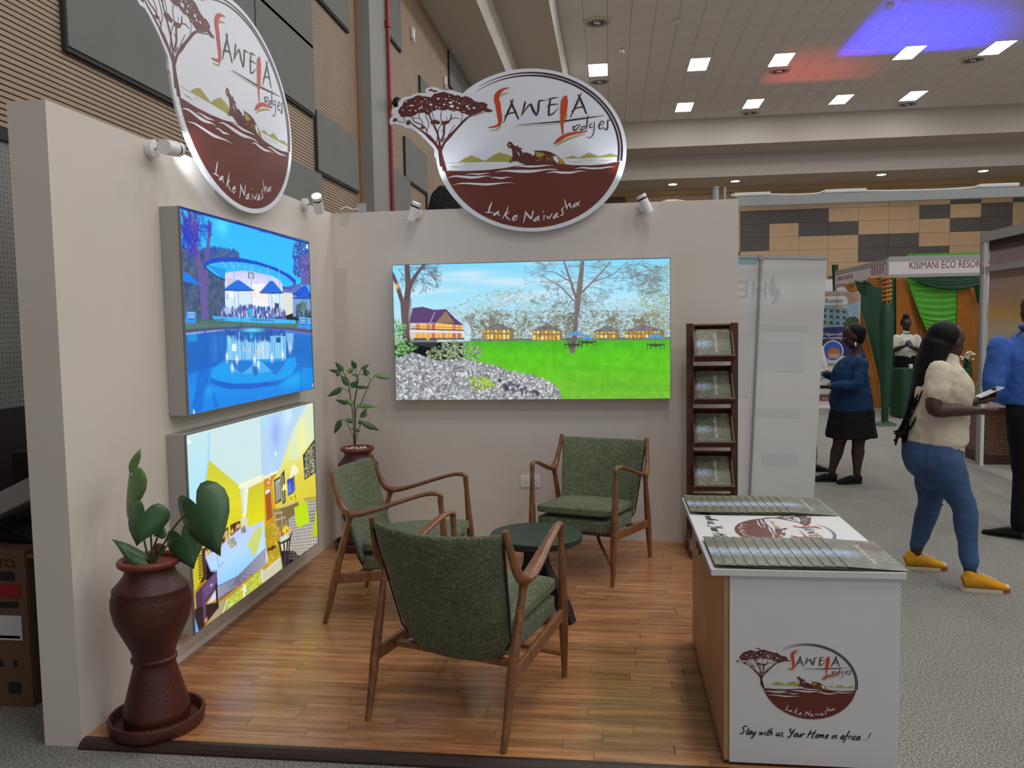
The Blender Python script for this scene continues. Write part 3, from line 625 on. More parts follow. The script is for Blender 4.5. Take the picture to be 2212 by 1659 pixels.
bd.grad([(1430,1040),(1500,880),(1640,420),(1830,100),(1925,65),(1955,1300),(1960,1700),(1380,1700),(1330,1200)], [(0, (216,236,200)), (.35, (236,236,140)), (.6, (226,214,70)), (1, (220,196,50))]); bd.poly([(1830,100),(1925,65),(1945,600),(1760,760),(1700,900),(1560,900),(1640,440)], (216,236,206), .7); bd.glow((1760,560), (60,240), (250,246,150), .8); bd.line([(1830,100),(1640,440),(1420,1060)], 4, (196,214,250))
bd.poly([(1770,830),(1940,600),(1950,1080),(1790,1190)], (60,62,54)); bd.splat([(1785,840),(1935,640),(1940,1070),(1795,1165)], 420, 1.2, [(190,190,180),(150,150,100),(90,90,80),(210,210,200),(170,160,60)], .9)
bd.poly([(1220,1330),(1300,1290),(1320,1720),(1240,1780)], (166,86,30)); bd.poly([(1225,1340),(1290,1300),(1292,1350),(1228,1390)], (226,240,240)); bd.glow((1290,1150), (12,16), (255,250,220), 1); bd.glow((1275,1220), (12,16), (255,250,220), 1); bd.glow((1322,1070), (12,14), (255,255,235), 1); bd.glow((1385,805), (16,24), (250,252,255), 1)
bd.poly([(1350,1180),(1450,1125),(1455,1490),(1365,1530)], (96,82,60)); bd.poly([(1372,1210),(1440,1160),(1445,1440),(1380,1500)], (206,206,196))
for k in range(5): bd.line([(1385+k*13,1230-k*6),(1390+k*12,1480-k*8)], 1.6, (70,72,80))
bd.poly([(1455,1100),(1505,1030),(1515,1500),(1470,1540)], (64,58,54)); bd.line([(1480,1120),(1490,1480)], 3, (190,190,190))
bd.poly([(1540,1180),(1640,1130),(1645,1370),(1550,1400)], (40,90,210)); bd.splat([(1545,1190),(1635,1140),(1640,1360),(1555,1390)], 60, 2.6, [(80,130,240),(30,60,170),(120,110,220)], .8); bd.line([(1545,1395),(1645,1370)], 1.6, (30,36,60))
bd.poly([(1600,1000),(1640,960),(1690,1000),(1712,1070),(1580,1170)], (246,246,206)); bd.line([(1640,1120),(1660,1480)], 2.6, (140,110,60)); bd.poly([(1480,1250),(1520,1240),(1540,1320),(1465,1340)], (246,238,150)); bd.line([(1495,1330),(1500,1500)], 2.4, (90,90,50)); bd.splat([(1590,1420),(1650,1330),(1640,1480),(1600,1540)], 60, 2.4, [(240,220,20),(60,60,20),(250,236,60)], .9)
bd.poly([(1395,1570),(1520,1510),(1700,1490),(1600,1590),(1430,1600)], (214,196,110)); bd.poly([(1320,1600),(1420,1590),(1700,1530),(1700,1900),(1330,1900)], (150,130,84)); bd.poly([(1440,1600),(1700,1500),(1700,1760),(1450,1760)], (126,106,66))
bd.use((400,1080), KC)
fl = [(900,260),(1080,170),(1659,170),(1659,760),(60,1600),(60,1000)]
bd.poly([(925,320),(1020,190),(1060,190),(1100,470),(1120,800),(80,1640),(80,1000),(900,640)], (196,150,40)); bd.splat([(930,330),(1050,260),(1110,760),(900,800)], 160, 5, [(160,150,20),(206,176,30),(176,160,30),(220,190,60)], .8, .3); bd.poly([(930,330),(1000,320),(1000,420),(935,440)], (170,150,10), .8); bd.splat([(945,570),(1050,520),(1050,560),(950,610)], 60, 1.4, [(50,50,30)], .9)
bd.poly([(930,815),(1100,670),(1110,800),(900,960),(870,960),(880,810)], (206,206,180)); bd.line([(930,812),(1100,675)], 1.6, (240,240,220)); bd.poly([(870,810),(885,960),(430,1330),(480,1150)], (170,196,60)); bd.splat([(870,815),(880,955),(450,1310),(500,1150)], 260, 4, [(190,206,50),(150,190,80),(226,200,90),(170,180,20),(206,226,130)], .8, .35); bd.line([(875,810),(885,965)], 2, (246,246,230))
for k in range(3): bd.line([(660+k*8,980+k*60),(700-k*20,1060+k*40)], 2, (250,250,240)); bd.line([(700-k*10,990+k*60),(655+k*6,1050+k*40)], 2, (250,250,240))
bd.poly([(480,1150),(430,1330),(270,1420),(250,1380),(380,1180)], (178,160,120)); bd.line([(480,1150),(415,1330)], 2, (240,240,230))
bd.poly([(70,780),(180,550),(240,560),(230,840),(100,1060)], (206,190,40)); bd.poly([(150,640),(190,560),(190,900),(150,930)], (190,170,30))
for k in range(9): bd.line([(152,650+k*32),(190,640+k*32)], 1.6, (80,70,10))
bd.poly([(190,560),(250,540),(240,900),(200,900)], (70,44,40))
for x0, x1, y0, y1 in ((525,640,240,410),(430,500,310,550),(220,340,530,650)):
    bd.poly([(x0,y0+50),(x1,y0),(x1,y1),(x0,y1)], (64,36,20)); bd.poly([(x0+12,y0+60),(x1-10,y0+18),(x1-10,y1-10),(x0+12,y1-6)], (158,70,24)); bd.splat([(x0+12,y0+60),(x1-10,y0+18),(x1-10,y1-10),(x0+12,y1-6)], 26, 3, [(70,36,16),(226,196,150)], .8)
bd.poly([(660,170),(690,150),(705,180),(700,200),(665,200)], (250,250,150)); bd.line([(680,210),(685,300)], 3, (230,220,206)); bd.poly([(640,220),(740,210),(720,330),(650,320)], (226,214,206), .6)
bd.grad([(225,660),(350,580),(480,470),(560,400),(640,330),(810,290),(900,240),(930,540),(940,680),(600,900),(370,1000),(360,830),(300,830)], [(0, (196,206,250)), (.5, (180,220,255)), (1, (140,206,255))]); bd.poly([(710,540),(800,350),(890,300),(910,400),(800,660)], (206,216,120)); bd.poly([(880,420),(910,230),(930,560),(820,650)], (190,226,255)); bd.splat([(480,470),(560,450),(600,520),(540,580)], 80, 2, [(170,170,150),(120,124,110),(206,206,196)], .9)
bd.splat([(650,330),(690,310),(700,370),(660,380)], 50, 2, [(150,150,130),(110,114,100)], .9); bd.line([(230,660),(290,820),(360,820)], 1.6, (120,150,220)); bd.line([(360,620),(385,780),(440,720)], 1.6, (110,170,230))
bd.poly([(250,1200),(370,1000),(600,880),(930,560),(950,680),(930,750),(600,1000),(220,1220)], (214,220,240))
for k in range(7): bd.line([(360+k*4,1010+k*26),(600,890+k*18),(925,575+k*27)], 1.7, (74,62,92))
bd.poly([(110,1080),(360,810),(365,1000),(220,1210),(210,1400),(120,1260)], (78,50,86)); bd.poly([(190,1030),(355,820),(360,980),(200,1180)], (106,76,130)); bd.poly([(100,1260),(230,1210),(370,1180),(370,1250),(150,1530),(90,1400)], (44,26,28)); bd.line([(205,1100),(215,1400)], 7, (98,66,100)); bd.line([(350,990),(365,1240)], 5, (34,24,40)); bd.glow((228,1390), (14,22), (255,160,100), 1); bd.glow((295,985), (12,10), (240,240,250), 1); bd.poly([(110,1060),(230,900),(230,950),(120,1070)], (150,120,20))
bd.poly([(92,1330),(150,1540),(90,1570)], (110,170,250))
sf = [(1195,230),(1260,190),(1400,20),(1540,20),(1540,500),(1310,660),(1225,560)]
bd.poly(sf, (206,200,190))
for k in range(13): bd.line([(1190+k*32,190+k*5),(1260+k*32,720)], 3, (110,104,98), .55)
for k in range(15): bd.line([(1190,210+k*34),(1560,120+k*40)], 3, (110,104,98), .55)
for k in range(8): bd.line([(1390+k*24,0),(1400+k*24,260)], 3, (90,86,84), .55); bd.line([(1390,0+k*38),(1560,-20+k*38)], 3, (90,86,84), .5)
bd.poly([(1265,100),(1410,25),(1440,270),(1310,335),(1280,270)], (190,226,20)); bd.poly([(1520,110),(1540,150),(1540,430),(1465,440),(1480,340)], (186,206,16))
bd.poly([(1040,150),(1130,140),(1160,210),(1150,300),(1050,320)], (120,106,70), .7)
for a, b in (((1040,160),(1050,320)),((1120,150),(1125,320)),((1045,240),(1160,210)),((1035,170),(1125,150)),((1080,330),(1040,420))): bd.line([a, b], 2.4, (190,176,130))
bd.poly([(1060,480),(1100,500),(1200,450),(1240,360),(1235,400),(1210,480),(1110,520),(1065,510)], (48,40,56)); bd.poly([(1070,390),(1190,310),(1230,370),(1100,470)], (190,206,240)); bd.splat([(1085,390),(1180,320),(1205,360),(1110,430)], 26, 4, [(250,206,10),(240,170,20),(180,60,60),(206,216,40)], 1)
for a, b in (((1090,520),(1130,780)),((1210,460),(1180,760)),((1140,520),(1150,780)),((1180,500),(1160,700))): bd.line([a, b], 6, (60,46,60))
bd.use((390,860), KB); bd.line([(98,575),(115,1260)], 3, (240,252,255)); bd.poly([(98,580),(150,570),(190,640),(120,640)], (240,252,255))

def lightbox(label, corner, ux, uz, n, w_, h_, d_, pic, rim):
    """corner = wall-side lower-left; ux = direction along the wall, n = out of the wall"""
    t = thing('lightbox', label, 'lightbox', corner); ux, n = Vector(ux), Vector(n); uz = Vector((0,0,1))
    f = lambda u, v, hh: tuple(ux*u+uz*v+n*hh)
    e = .0035
    MB().prism([(0,0),(w_,0),(w_,h_),(0,h_)], f, .001, d_-.012).build('box', rim, t)
    fr = MB()
    for a, b in (((0,0),(w_,e)), ((0,h_-e),(w_,h_)), ((0,e),(e,h_-e)), ((w_-e,e),(w_,h_-e))): fr.prism([a, (b[0],a[1]), b, (a[0],b[1])], f, d_-.012, d_+.001)
    fr.build('frame', MAT['boxedge'], t)
    me = pic.mesh('picture', lambda u, v: f(e+u*(w_-2*e), h_-e-v*(h_-2*e), d_-.004)); link('picture', me, MAT['lit_print'], t)
    return t
MAT['boxedge'] = M('lightbox edge', (120,122,124), .4); MAT['boxside'] = M('grey lightbox side', (168,164,158), .6)
lightbox('wide backlit picture of a green lawn with trees and lodges on the back wall', (.487, 0, 1.09), (1,0,0), 0, (0,-1,0), 2.018, 1.004, .10, g, MAT['boxside'])
lightbox('upper backlit picture of a blue pool bar at dusk on the side wall', (0, -2.355, 1.232), (0,1,0), 0, (1,0,0), 1.62, .98, .10, pl, MAT['boxside'])
lightbox('lower backlit picture of a yellow hotel bedroom on the side wall', (0, -2.39, .182), (0,1,0), 0, (1,0,0), 1.64, .962, .10, bd, MAT['boxside'])
# ------------------------------------------------------------------ the printed emblem, drawn once in photo pixels of the front sign and reused
fA = lambda p: (840+p[0]/8.296, 150+p[1]/8.296); fB = lambda p: (1040+p[0]/6.9125, 150+p[1]/6.9125); fC = lambda p: (920+p[0]/5.027, 300+p[1]/5.027)
YS = -.05; _c = aty(1147, 324, YS); LX, LZ = _c.x, _c.z
def loc2(p): q = aty(p[0], p[1], YS); return (q.x-LX, q.z-LZ)
def flat(poly_list, name, mat, h):
    """flat shapes as one thin print layer; outline points are (u,v) metres"""
    mb = MB()
    for P in poly_list: mb.add([(u, -h, v) for u, v in P], [tuple(range(len(P)))])
    me = mb.mesh(name); me.materials.append(mat)
    bm = bmesh.new(); bm.from_mesh(me); bmesh.ops.triangulate(bm, faces=bm.faces)
    for f in bm.faces:
        f.normal_update()
        if f.normal.y > 0: f.normal_flip()
    bm.to_mesh(me); bm.free(); return me
def stroke(pts, conv=None, n=5, wscale=1.0, rag=0):
    """brush stroke outline; pts (x,y,width) in conv's pixels -> list of quads in px"""
    sp = smoothpath(pts, n); L = []; R_ = []
    for i, p in enumerate(sp):  # noqa
        t = sp[min(i+1, len(sp)-1)]-sp[max(i-1, 0)]; l = math.hypot(t[0], t[1]) or 1; nx, ny = -t[1]/l, t[0]/l; w_ = max(p[2], .6 if conv else .02)*wscale/2
        a, b = w_*(1+rag*random.uniform(-.3, .3)), w_*(1+rag*random.uniform(-.3, .3))
        L.append((p[0]+nx*a, p[1]+ny*a)); R_.append((p[0]-nx*b, p[1]-ny*b))
    out = []
    for i in range(len(L)-1):
        q = [L[i], L[i+1], R_[i+1], R_[i]]; out.append([conv(p) for p in q] if conv else q)
    return out
def S(conv, strokes, **kw): return [[loc2(p) for p in q] for s in strokes for q in stroke(s, conv, **kw)]
def ragged(pts, n=5, amp=8):
    out = []; N = len(pts)
    for i in range(N):
        a, b = pts[i], pts[(i+1) % N]
        for k in range(n):
            t = k/n; out.append((a[0]+(b[0]-a[0])*t+random.uniform(-amp, amp), a[1]+(b[1]-a[1])*t+random.uniform(-amp, amp)))
    return out
def arc(cx, cy, a, b, t0, t1, n=60): return [(cx+a*math.cos(t0+(t1-t0)*i/n), cy+b*math.sin(t0+(t1-t0)*i/n)) for i in range(n+1)]
MAT['sign'] = M('white sign board', (226,230,240), .4); MAT['lbrown'] = M('emblem brown ink', (104,42,30), .35, spec=.5); MAT['ltree'] = M('emblem tree ink', (92,40,34), .4)
MAT['ldark'] = M('emblem dark ink', (58,36,40), .4); MAT['lred'] = M('emblem orange red ink', (196,66,30), .4); MAT['lolive'] = M('emblem olive ink', (170,164,80), .45)
MAT['lwhite'] = M('emblem white ink', (228,230,236), .4); MAT['lgold'] = M('emblem gold ink', (178,150,50), .45)
EC = (1147, 324)
outA = [(1385,410),(1300,425),(1210,400),(1130,365),(1040,380),(900,350),(860,320),(740,315),(680,335),(650,375),(670,425),(560,420),(450,440),(380,480),(290,490),(230,520),(180,570),(160,620),(170,660),(90,690),(50,740),(45,790),(90,800),(60,840),(15,890),(8,950),(30,990),(100,975),(250,1010),(310,1055),(390,1050),(460,1090),(560,1170),(650,1250),(740,1350),(790,1400),(812,1440),(815,1560)]
board_px = [fA(p) for p in outA]+arc(EC[0], EC[1], 206.5, 176, PI*.97, -PI*.755, 110)
board2 = [loc2(p) for p in board_px]
low = [fC(p) for p in ((2110,245),(1950,275),(1780,288),(1600,285),(1500,275),(1380,278),(1050,283),(1000,290),(830,320),(640,340),(420,350),(215,347),(165,340))]
th0 = math.asin((369.6-324)/168); th1 = math.asin((348.7-324)/168)
brown = low+arc(EC[0], EC[1], 194, 168, PI-th0, th1, 60)
EM = {}
EM['brown_field'] = (flat([[loc2(p) for p in brown]], 'emblem_field', MAT['lbrown'], .0008))
EM['hills'] = flat([[loc2(fC(p)) for p in P] for P in ([(350,258),(420,210),(490,180),(560,205),(640,240),(720,185),(800,147),(880,168),(935,190),(935,248),(640,250)], [(1490,215),(1590,182),(1660,205),(1770,150),(1880,190),(2010,160),(2085,182),(2080,195),(1700,210)])]+
   S(fC, [[(250,300,1),(310,304,5),(360,300,1)],[(280,312,1),(330,308,4),(390,314,1)],[(400,280,1),(450,275,4),(495,278,1)],[(1560,245,1),(1640,250,4),(1720,240,1)],[(1700,225,1),(1780,232,4),(1870,225,1)],[(1880,235,1),(1950,240,4),(2020,230,1)],[(210,263,1),(290,262,4),(360,259,1)]]), 'emblem_hills', MAT['lolive'], .0005)
br = [[(205,347,44),(182,250,36),(160,160,32),(157,90,40)]]
EM['tree'] = flat(S(fC, br, n=6)+S(fA, [[(945,1740,62),(925,1600,52),(915,1480,58),(912,1420,66)],[(910,1440,60),(830,1330,50),(730,1220,62),(650,1150,36),(560,1080,28),(460,1010,24),(400,960,20),(370,900,12)],[(935,1440,50),(1000,1310,40),(1090,1200,56),(1190,1090,40),(1290,980,40),(1380,890,38),(1460,840,22),(1600,800,14),(1760,740,10)],[(920,1400,40),(880,1180,30),(830,1050,35),(780,950,25),(740,860,25),(720,780,25)],[(930,1290,30),(985,1160,35),(990,1020,35),(1010,950,30)],[(990,1000,20),(1100,900,25),(1120,800,14)],[(870,1180,18),(900,1050,14),(950,960,14),(930,850,14),(940,750,14)],[(850,1330,18),(870,1200,14),(860,1130,12)],[(680,1160,18),(690,1080,14),(715,1000,12),(690,900,12),(650,820,12)],[(680,1100,20),(640,1040,14),(560,980,20),(450,930,16),(430,850,10)],[(610,1030,12),(600,940,12),(540,860,12),(550,780,10)],[(1060,1190,12),(1110,1100,10),(1180,1000,10)],[(1210,860,12),(1120,890,14)],[(1290,980,14),(1310,860,10)],[(1040,850,12),(1040,900,10)],[(250,850,10),(290,920,12),(250,950,10),(150,920,10)],[(760,740,12),(800,850,10),(800,900,10)],[(950,1310,20),(1010,1220,20)],[(940,1090,12),(980,1130,12)],[(1200,870,10),(1280,880,10)],[(400,880,12),(470,870,10),(560,880,8)],[(1300,780,10),(1330,850,10)]], n=6)+
  [[loc2(fA(p)) for p in ragged(P, n_, a_)] for P, n_, a_ in (([(190,800),(160,760),(190,700),(250,640),(260,580),(330,540),(470,490),(540,460),(640,480),(740,500),(820,440),(980,405),(1130,440),(1180,470),(1240,465),(1300,500),(1380,480),(1460,510),(1550,580),(1700,590),(1780,630),(1750,690),(1880,740),(1790,770),(1700,740),(1580,790),(1440,830),(1400,800),(1300,780),(1250,740),(1150,750),(1060,720),(960,740),(860,720),(760,760),(700,820),(620,770),(500,790),(400,850),(220,850)], 5, 9), ([(70,930),(90,870),(150,880),(160,920),(110,935)], 3, 6), ([(310,990),(320,920),(360,910),(390,950),(370,990)], 3, 7), ([(550,1050),(600,1020),(660,1025),(650,1050),(590,1075)], 3, 6), ([(730,960),(780,910),(850,900),(930,940),(900,980),(780,985)], 4, 7), ([(940,990),(960,930),(1050,920),(1110,925),(1060,965),(990,1000)], 4, 7), ([(700,380),(750,350),(800,370),(860,375),(880,395),(820,410),(780,385)], 3, 6))], 'emblem_tree', MAT['ltree'], .0012)
random.seed(3)
holes = [(885,525,26,20),(410,650,48,14),(475,570,10,10),(575,580,10,9),(1105,595,32,26),(1155,565,20,14),(1130,660,40,26),(1235,690,20,20),(1405,665,26,26),(1525,690,24,20),(1440,705,20,18),(755,630,30,20),(990,630,18,18),(1015,530,10,22),(480,740,22,14),(550,700,14,20),(590,680,14,24),(690,740,10,16),(850,670,22,12),(910,690,16,14),(1210,580,14,12),(1260,610,24,14),(310,580,24,10),(1320,600,8,8),(740,580,8,8),(1660,665,8,8),(380,740,12,16),(250,730,10,18),(1080,480,14,9)]
holes += [(random.uniform(300,1500), random.uniform(520,760), random.uniform(5,11), random.uniform(4,9)) for k in range(40)]
EM['leaf_gaps'] = flat([[loc2(fA((x+rx*math.cos(t)*random.uniform(.7,1.2), y+ry*math.sin(t)*random.uniform(.7,1.2)))) for t in [2*PI*k/9 for k in range(9)]] for x, y, rx, ry in holes], 'emblem_leaf_gaps', MAT['sign'], .0018)
EM['ring'] = flat(S(lambda p: p, [[(x, y, min(3.4, .5+i*.2)) for i, (x, y) in enumerate(arc(1147, 324, 196.5, 167, -PI*.694, .142, 40))], [(x, y, min(3.4, .5+i*.2)) for i, (x, y) in enumerate(arc(1147, 324, 190, 161, -PI*.714, .15, 40))]], n=2, wscale=1.35), 'emblem_ring', MAT['ldark'], .0006)
EM['lettering'] = flat(S(fB, [[(475,440,8),(440,540,22),(390,650,22),(330,800,6)],[(430,450,8),(470,550,22),(555,745,16)],[(345,700,10),(430,655,13),(520,640,14)],
  [(655,478,18),(625,600,17),(592,702,4)],[(592,700,4),(680,570,13),(735,512,15)],[(735,512,20),(780,620,27),(825,690,16)],[(825,690,14),(850,600,22),(860,480,19),(910,465,11),(972,458,3)],
  [(985,455,6),(1060,430,15),(1150,418,4)],[(1030,450,16),(1010,560,23),(1005,690,18)],[(980,548,8),(1060,525,13),(1150,518,5)],[(1005,690,14),(1070,660,13),(1150,580,5)],
  [(1495,345,8),(1440,470,22),(1390,580,20),(1325,725,6)],[(1440,370,10),(1490,470,24),(1570,665,16)],[(1345,630,10),(1430,575,13),(1530,560,14)],[(555,828,4),(800,808,8),(1200,775,16),(1500,735,16),(1840,688,3)],
  [(1350,865,6),(1385,855,14),(1375,895,16),(1400,910,14),(1450,865,10),(1480,828,5)],[(1385,858,8),(1440,830,9),(1478,826,4)],[(1560,850,6),(1510,855,11),(1480,905,11),(1530,890,9),(1565,840,8)],[(1595,680,6),(1580,780,15),(1568,935,6)],
  [(1660,805,8),(1615,830,11),(1625,870,11),(1665,850,8)],[(1690,775,8),(1685,880,11),(1665,975,10),(1620,1020,8),(1565,1010,4)],[(1750,850,6),(1830,800,9),(1800,770,9),(1755,840,14),(1770,890,11),(1830,860,5)],[(1920,755,11),(1885,770,13),(1885,850,15),(1870,900,13),(1820,885,8)]], n=5, rag=.4, wscale=1.5), 'emblem_lettering', MAT['ldark'], .0014)
EM['accent_lettering'] = flat(S(fB, [[(430,270,4),(330,295,28),(260,350,58),(225,430,72),(245,520,70),(260,620,65),(275,720,60),(275,800,46),(230,845,28),(105,868,14)],[(1262,392,34),(1240,480,92),(1230,600,88),(1215,700,66),(1205,780,48),(1210,900,26),(1215,965,24)],[(1575,925,14),(1400,950,34),(1250,990,44),(1150,1060,48),(1075,1115,8)]], n=6, rag=.25, wscale=1.15), 'emblem_accent', MAT['lred'], .0018)
EM['lettering_shadow'] = flat(S(fB, [[(415,345,4),(330,370,24),(285,405,12)],[(290,830,20),(240,895,22),(125,910,8)],[(1555,962,6),(1380,1010,26),(1240,1065,28),(1110,1140,14)],[(480,852,3),(900,828,8),(1200,805,10)],[(1270,650,26),(1265,720,26),(1240,800,16)]], n=5), 'emblem_shadow', MAT['lolive'], .0010)
EM['hippo'] = flat([[loc2(fC(p)) for p in [(882,55),(905,28),(930,35),(950,62),(975,80),(985,85),(990,70),(1003,72),(1008,95),(1040,100),(1110,125),(1200,127),(1290,128),(1360,145),(1420,180),(1480,225),(1520,275),(1400,278),(1090,283),(1030,262),(990,243),(950,245),(925,260),(905,250),(908,232),(930,225),(942,180),(938,130),(930,105),(900,98),(885,80)]]], 'emblem_hippo', MAT['ltree'], .0012)
random.seed(5)
EM['hippo_highlight'] = flat([[loc2(fC(p)) for p in ragged(P, 4, 4)] for P in ([(1045,105),(1180,132),(1185,170),(1165,185),(1140,160),(1100,150),(1060,150),(1030,125)], [(985,130),(1010,150),(1025,190),(1000,160)], [(1380,190),(1430,190),(1440,230),(1430,270),(1390,230)])], 'emblem_hippo_light', MAT['lwhite'], .0017)
EM['hippo_patch'] = flat([[loc2(fC(p)) for p in ragged(P, 4, 4)] for P in ([(1190,145),(1270,150),(1300,170),(1240,200),(1200,190)], [(1440,195),(1490,235),(1512,274),(1445,274)], [(895,60),(920,50),(925,75),(905,85)], [(910,240),(940,232),(935,250)], [(1040,130),(1060,160),(1050,165)])]+[[loc2(fC((x+r_*math.cos(t), y+r_*math.sin(t)))) for t in (0,1.2,2.5,3.6,5)] for x, y, r_ in [(random.uniform(1210,1400), random.uniform(165,262), random.uniform(3,8)) for k in range(34)]], 'emblem_hippo_patch', MAT['lgold'], .0017)
EM['waves'] = flat(S(fC, [[(970,308,1),(1020,297,8),(1120,300,16),(1200,298,14),(1310,288,8),(1390,287,1)],[(750,366,1),(840,347,10),(1000,352,22),(1150,352,22),(1300,334,10),(1380,330,8),(1440,338,1)],[(1305,376,1),(1380,357,10),(1470,366,18),(1580,366,16),(1670,350,7),(1745,354,1)],[(1615,328,1),(1690,313,9),(1790,320,14),(1900,318,12),(1990,305,6),(2055,306,1)],[(425,392,1),(490,380,7),(570,384,12),(650,374,6),(695,372,1)],[(230,425,1),(320,405,12),(470,418,20),(560,416,16),(650,404,7),(715,410,1)],[(700,430,1),(745,418,8),(820,427,14),(890,416,6),(935,420,1)],[(290,500,1),(400,483,10),(560,490,16),(680,494,18),(850,478,7),(965,478,1)]], n=5, wscale=1.35), 'emblem_waves', MAT['lwhite'], .0014)
EM['caption'] = flat(S(fC, [[(718,685,5),(695,740,13),(680,800,9)],[(640,800,4),(690,798,10),(735,805,4)],[(790,785,6),(745,815,10),(735,830,9),(770,815,9),(795,790,6)],[(795,785,6),(785,815,9),(805,840,5)],[(900,730,4),(870,800,11),(832,868,5)],[(905,790,5),(865,825,9)],[(865,825,9),(885,860,11),(920,885,5)],[(940,860,5),(990,845,8),(975,830,9),(945,860,11),(955,885,10),(995,865,4)],
  [(1085,790,8),(1075,850,11),(1055,915,4)],[(1075,785,6),(1110,830,15),(1145,870,13)],[(1165,778,8),(1155,830,11),(1145,870,8)],[(1225,835,6),(1180,875,10),(1175,895,9),(1205,880,9),(1230,840,6)],[(1228,838,6),(1222,870,9),(1235,890,5)],[(1285,825,9),(1280,885,5)],[(1272,785,10),(1280,795,7)],[(1310,835,9),(1335,862,11),(1375,805,5)],[(1425,800,6),(1390,845,10),(1388,862,9),(1415,845,9),(1430,805,6)],[(1428,803,6),(1425,840,9),(1445,850,5)],[(1500,740,6),(1475,770,10),(1490,800,11),(1480,830,9),(1455,825,4)],[(1505,655,5),(1520,720,11),(1535,765,6)],[(1530,750,5),(1560,700,9),(1570,735,11),(1590,755,4)],[(1640,690,6),(1605,720,10),(1605,740,9),(1635,720,9),(1650,690,6)],[(1675,675,4),(1655,700,9),(1650,715,9),(1670,725,4)]], n=4, wscale=1.3), 'emblem_caption', MAT['lwhite'], .0014)
def emblem(parent, su, sv, loc=(0,0,0), rot=(0,0,0), hs=1.0, skip=()):
    for k, me in EM.items():
        if k in skip: continue
        o = bpy.data.objects.new(k, me); COL.objects.link(o); o.parent = parent; o.location = loc; o.rotation_euler = rot; o.scale = (su, hs, sv)
        if k in ('hills', 'leaf_gaps', 'ring', 'lettering', 'accent_lettering', 'lettering_shadow', 'hippo_highlight', 'hippo_patch', 'waves', 'caption', 'tree'): o['kind'] = 'stuff'
    return parent
def sign(label, loc, rz, su, sv, dep):
    t = thing('hanging_sign', label, 'sign', loc, rz)
    MB().prism(board2, lambda u, v, h: (u*su, -h, v*sv), -dep, 0).build('board', MAT['sign'], t)
    emblem(t, su, sv); return t
sign('oval wildlife emblem sign above the back wall with acacia tree and open-mouthed hippo', (LX, YS, LZ), 0, 1, 1, .03)
xs = .06
sl = sign('oval wildlife emblem sign above the side wall, cut off by the picture top', (xs, 1.04*LX-3.165, .975*LZ+.041), PI/2, 1.04, .975, .012)
for yy in (-.22, .22): MB().box((yy, .035, -.44), (.05, .04, .1)).build('bracket', MAT['alu'], sl)
# spotlights on the stand walls
def spot(name_where, base, out, aim, watts, glow):
    t = thing('spotlight', name_where, 'spotlight', base, 0, 'white wall spotlights'); out = Vector(out); aim = Vector(aim).normalized()
    MB().tube([out*.001, out*.03], .042, 20).build('wall_disc', MAT['white'], t, 40)
    MB().tube([out*.03, out*.085], .007, 8).build('arm', MAT['alu'], t)
    c = out*.105
    MB().tube([c-aim*.065, c+aim*.035], .034, 22).build('body', MAT['white'], t, 40); MB().tube([c+aim*.035, c+aim*.048], .0335, 22).build('band', MAT['black'], t, 40)
    rg = MB().tube([c+aim*.048, c+aim*.072], .035, 22, False); rg.tube([c+aim*.072, c+aim*.048], .031, 22, False); rg.build('lens_ring', MAT['white'], t, 40)
    MB().tube([c+aim*.058, c+aim*.062], .031, 20).build('lens', MAT['spotlens'], t)
    d = bpy.data.lights.new('spot_lamp', 'SPOT'); d.energy = watts; d.spot_size = math.radians(70); d.spot_blend = .6; d.shadow_soft_size = .03; d.color = (.86,.93,1)
    o = bpy.data.objects.new('spot_lamp', d); COL.objects.link(o); o.parent = t; o.location = c+aim*.09; o.rotation_euler = aim.to_track_quat('-Z', 'Y').to_euler()
MAT['spotlens'] = M('lit spot lens', (250,252,255), .4, emit=6.0)
p1_, p2_, p3_, p4_ = atx(322, 322, 0), atx(655, 442, 0), aty(900, 462, 0), aty(1392, 446, 0)
spot('white wall spotlight on the side wall left of the oval sign', p1_, (1,0,0), (-.05,1,.12), 14, 1)
spot('white wall spotlight lit beside the inner corner, right of the side oval sign', p2_, (1,0,0), (.15,-.75,.66), 16, 1)
spot('white wall spotlight on the back wall left of the oval sign', p3_, (0,-1,0), (.42,-.1,.9), 16, 1)
spot('white wall spotlight on the back wall right of the oval sign', p4_, (0,-1,0), (-.42,-.1,.9), 16, 1)
# double wall socket
q = aty(1146, 1040, 0); t = thing('wall_socket', 'white double wall socket between the chairs', 'socket', (q.x, 0, q.z))
MB().box((0,-.006,0), (.146,.011,.086), None, .003).build('plate', MAT['white'], t)
for s in (-1, 1):
    MB().box((s*.036,-.0125,0), (.05,.002,.045)).build('outlet', MAT['white'], t)
    for dx, dz, a, b in ((0,.012,.004,.009), (-.011,-.008,.008,.004), (.011,-.008,.008,.004)): MB().box((s*.036+dx,-.014,dz), (a,.001,b)).build('pin_hole', MAT['black'], t)
    MB().box((s*.014+.0,-.0135,.031), (.012,.003,.012)).build('switch', MAT['white'], t)
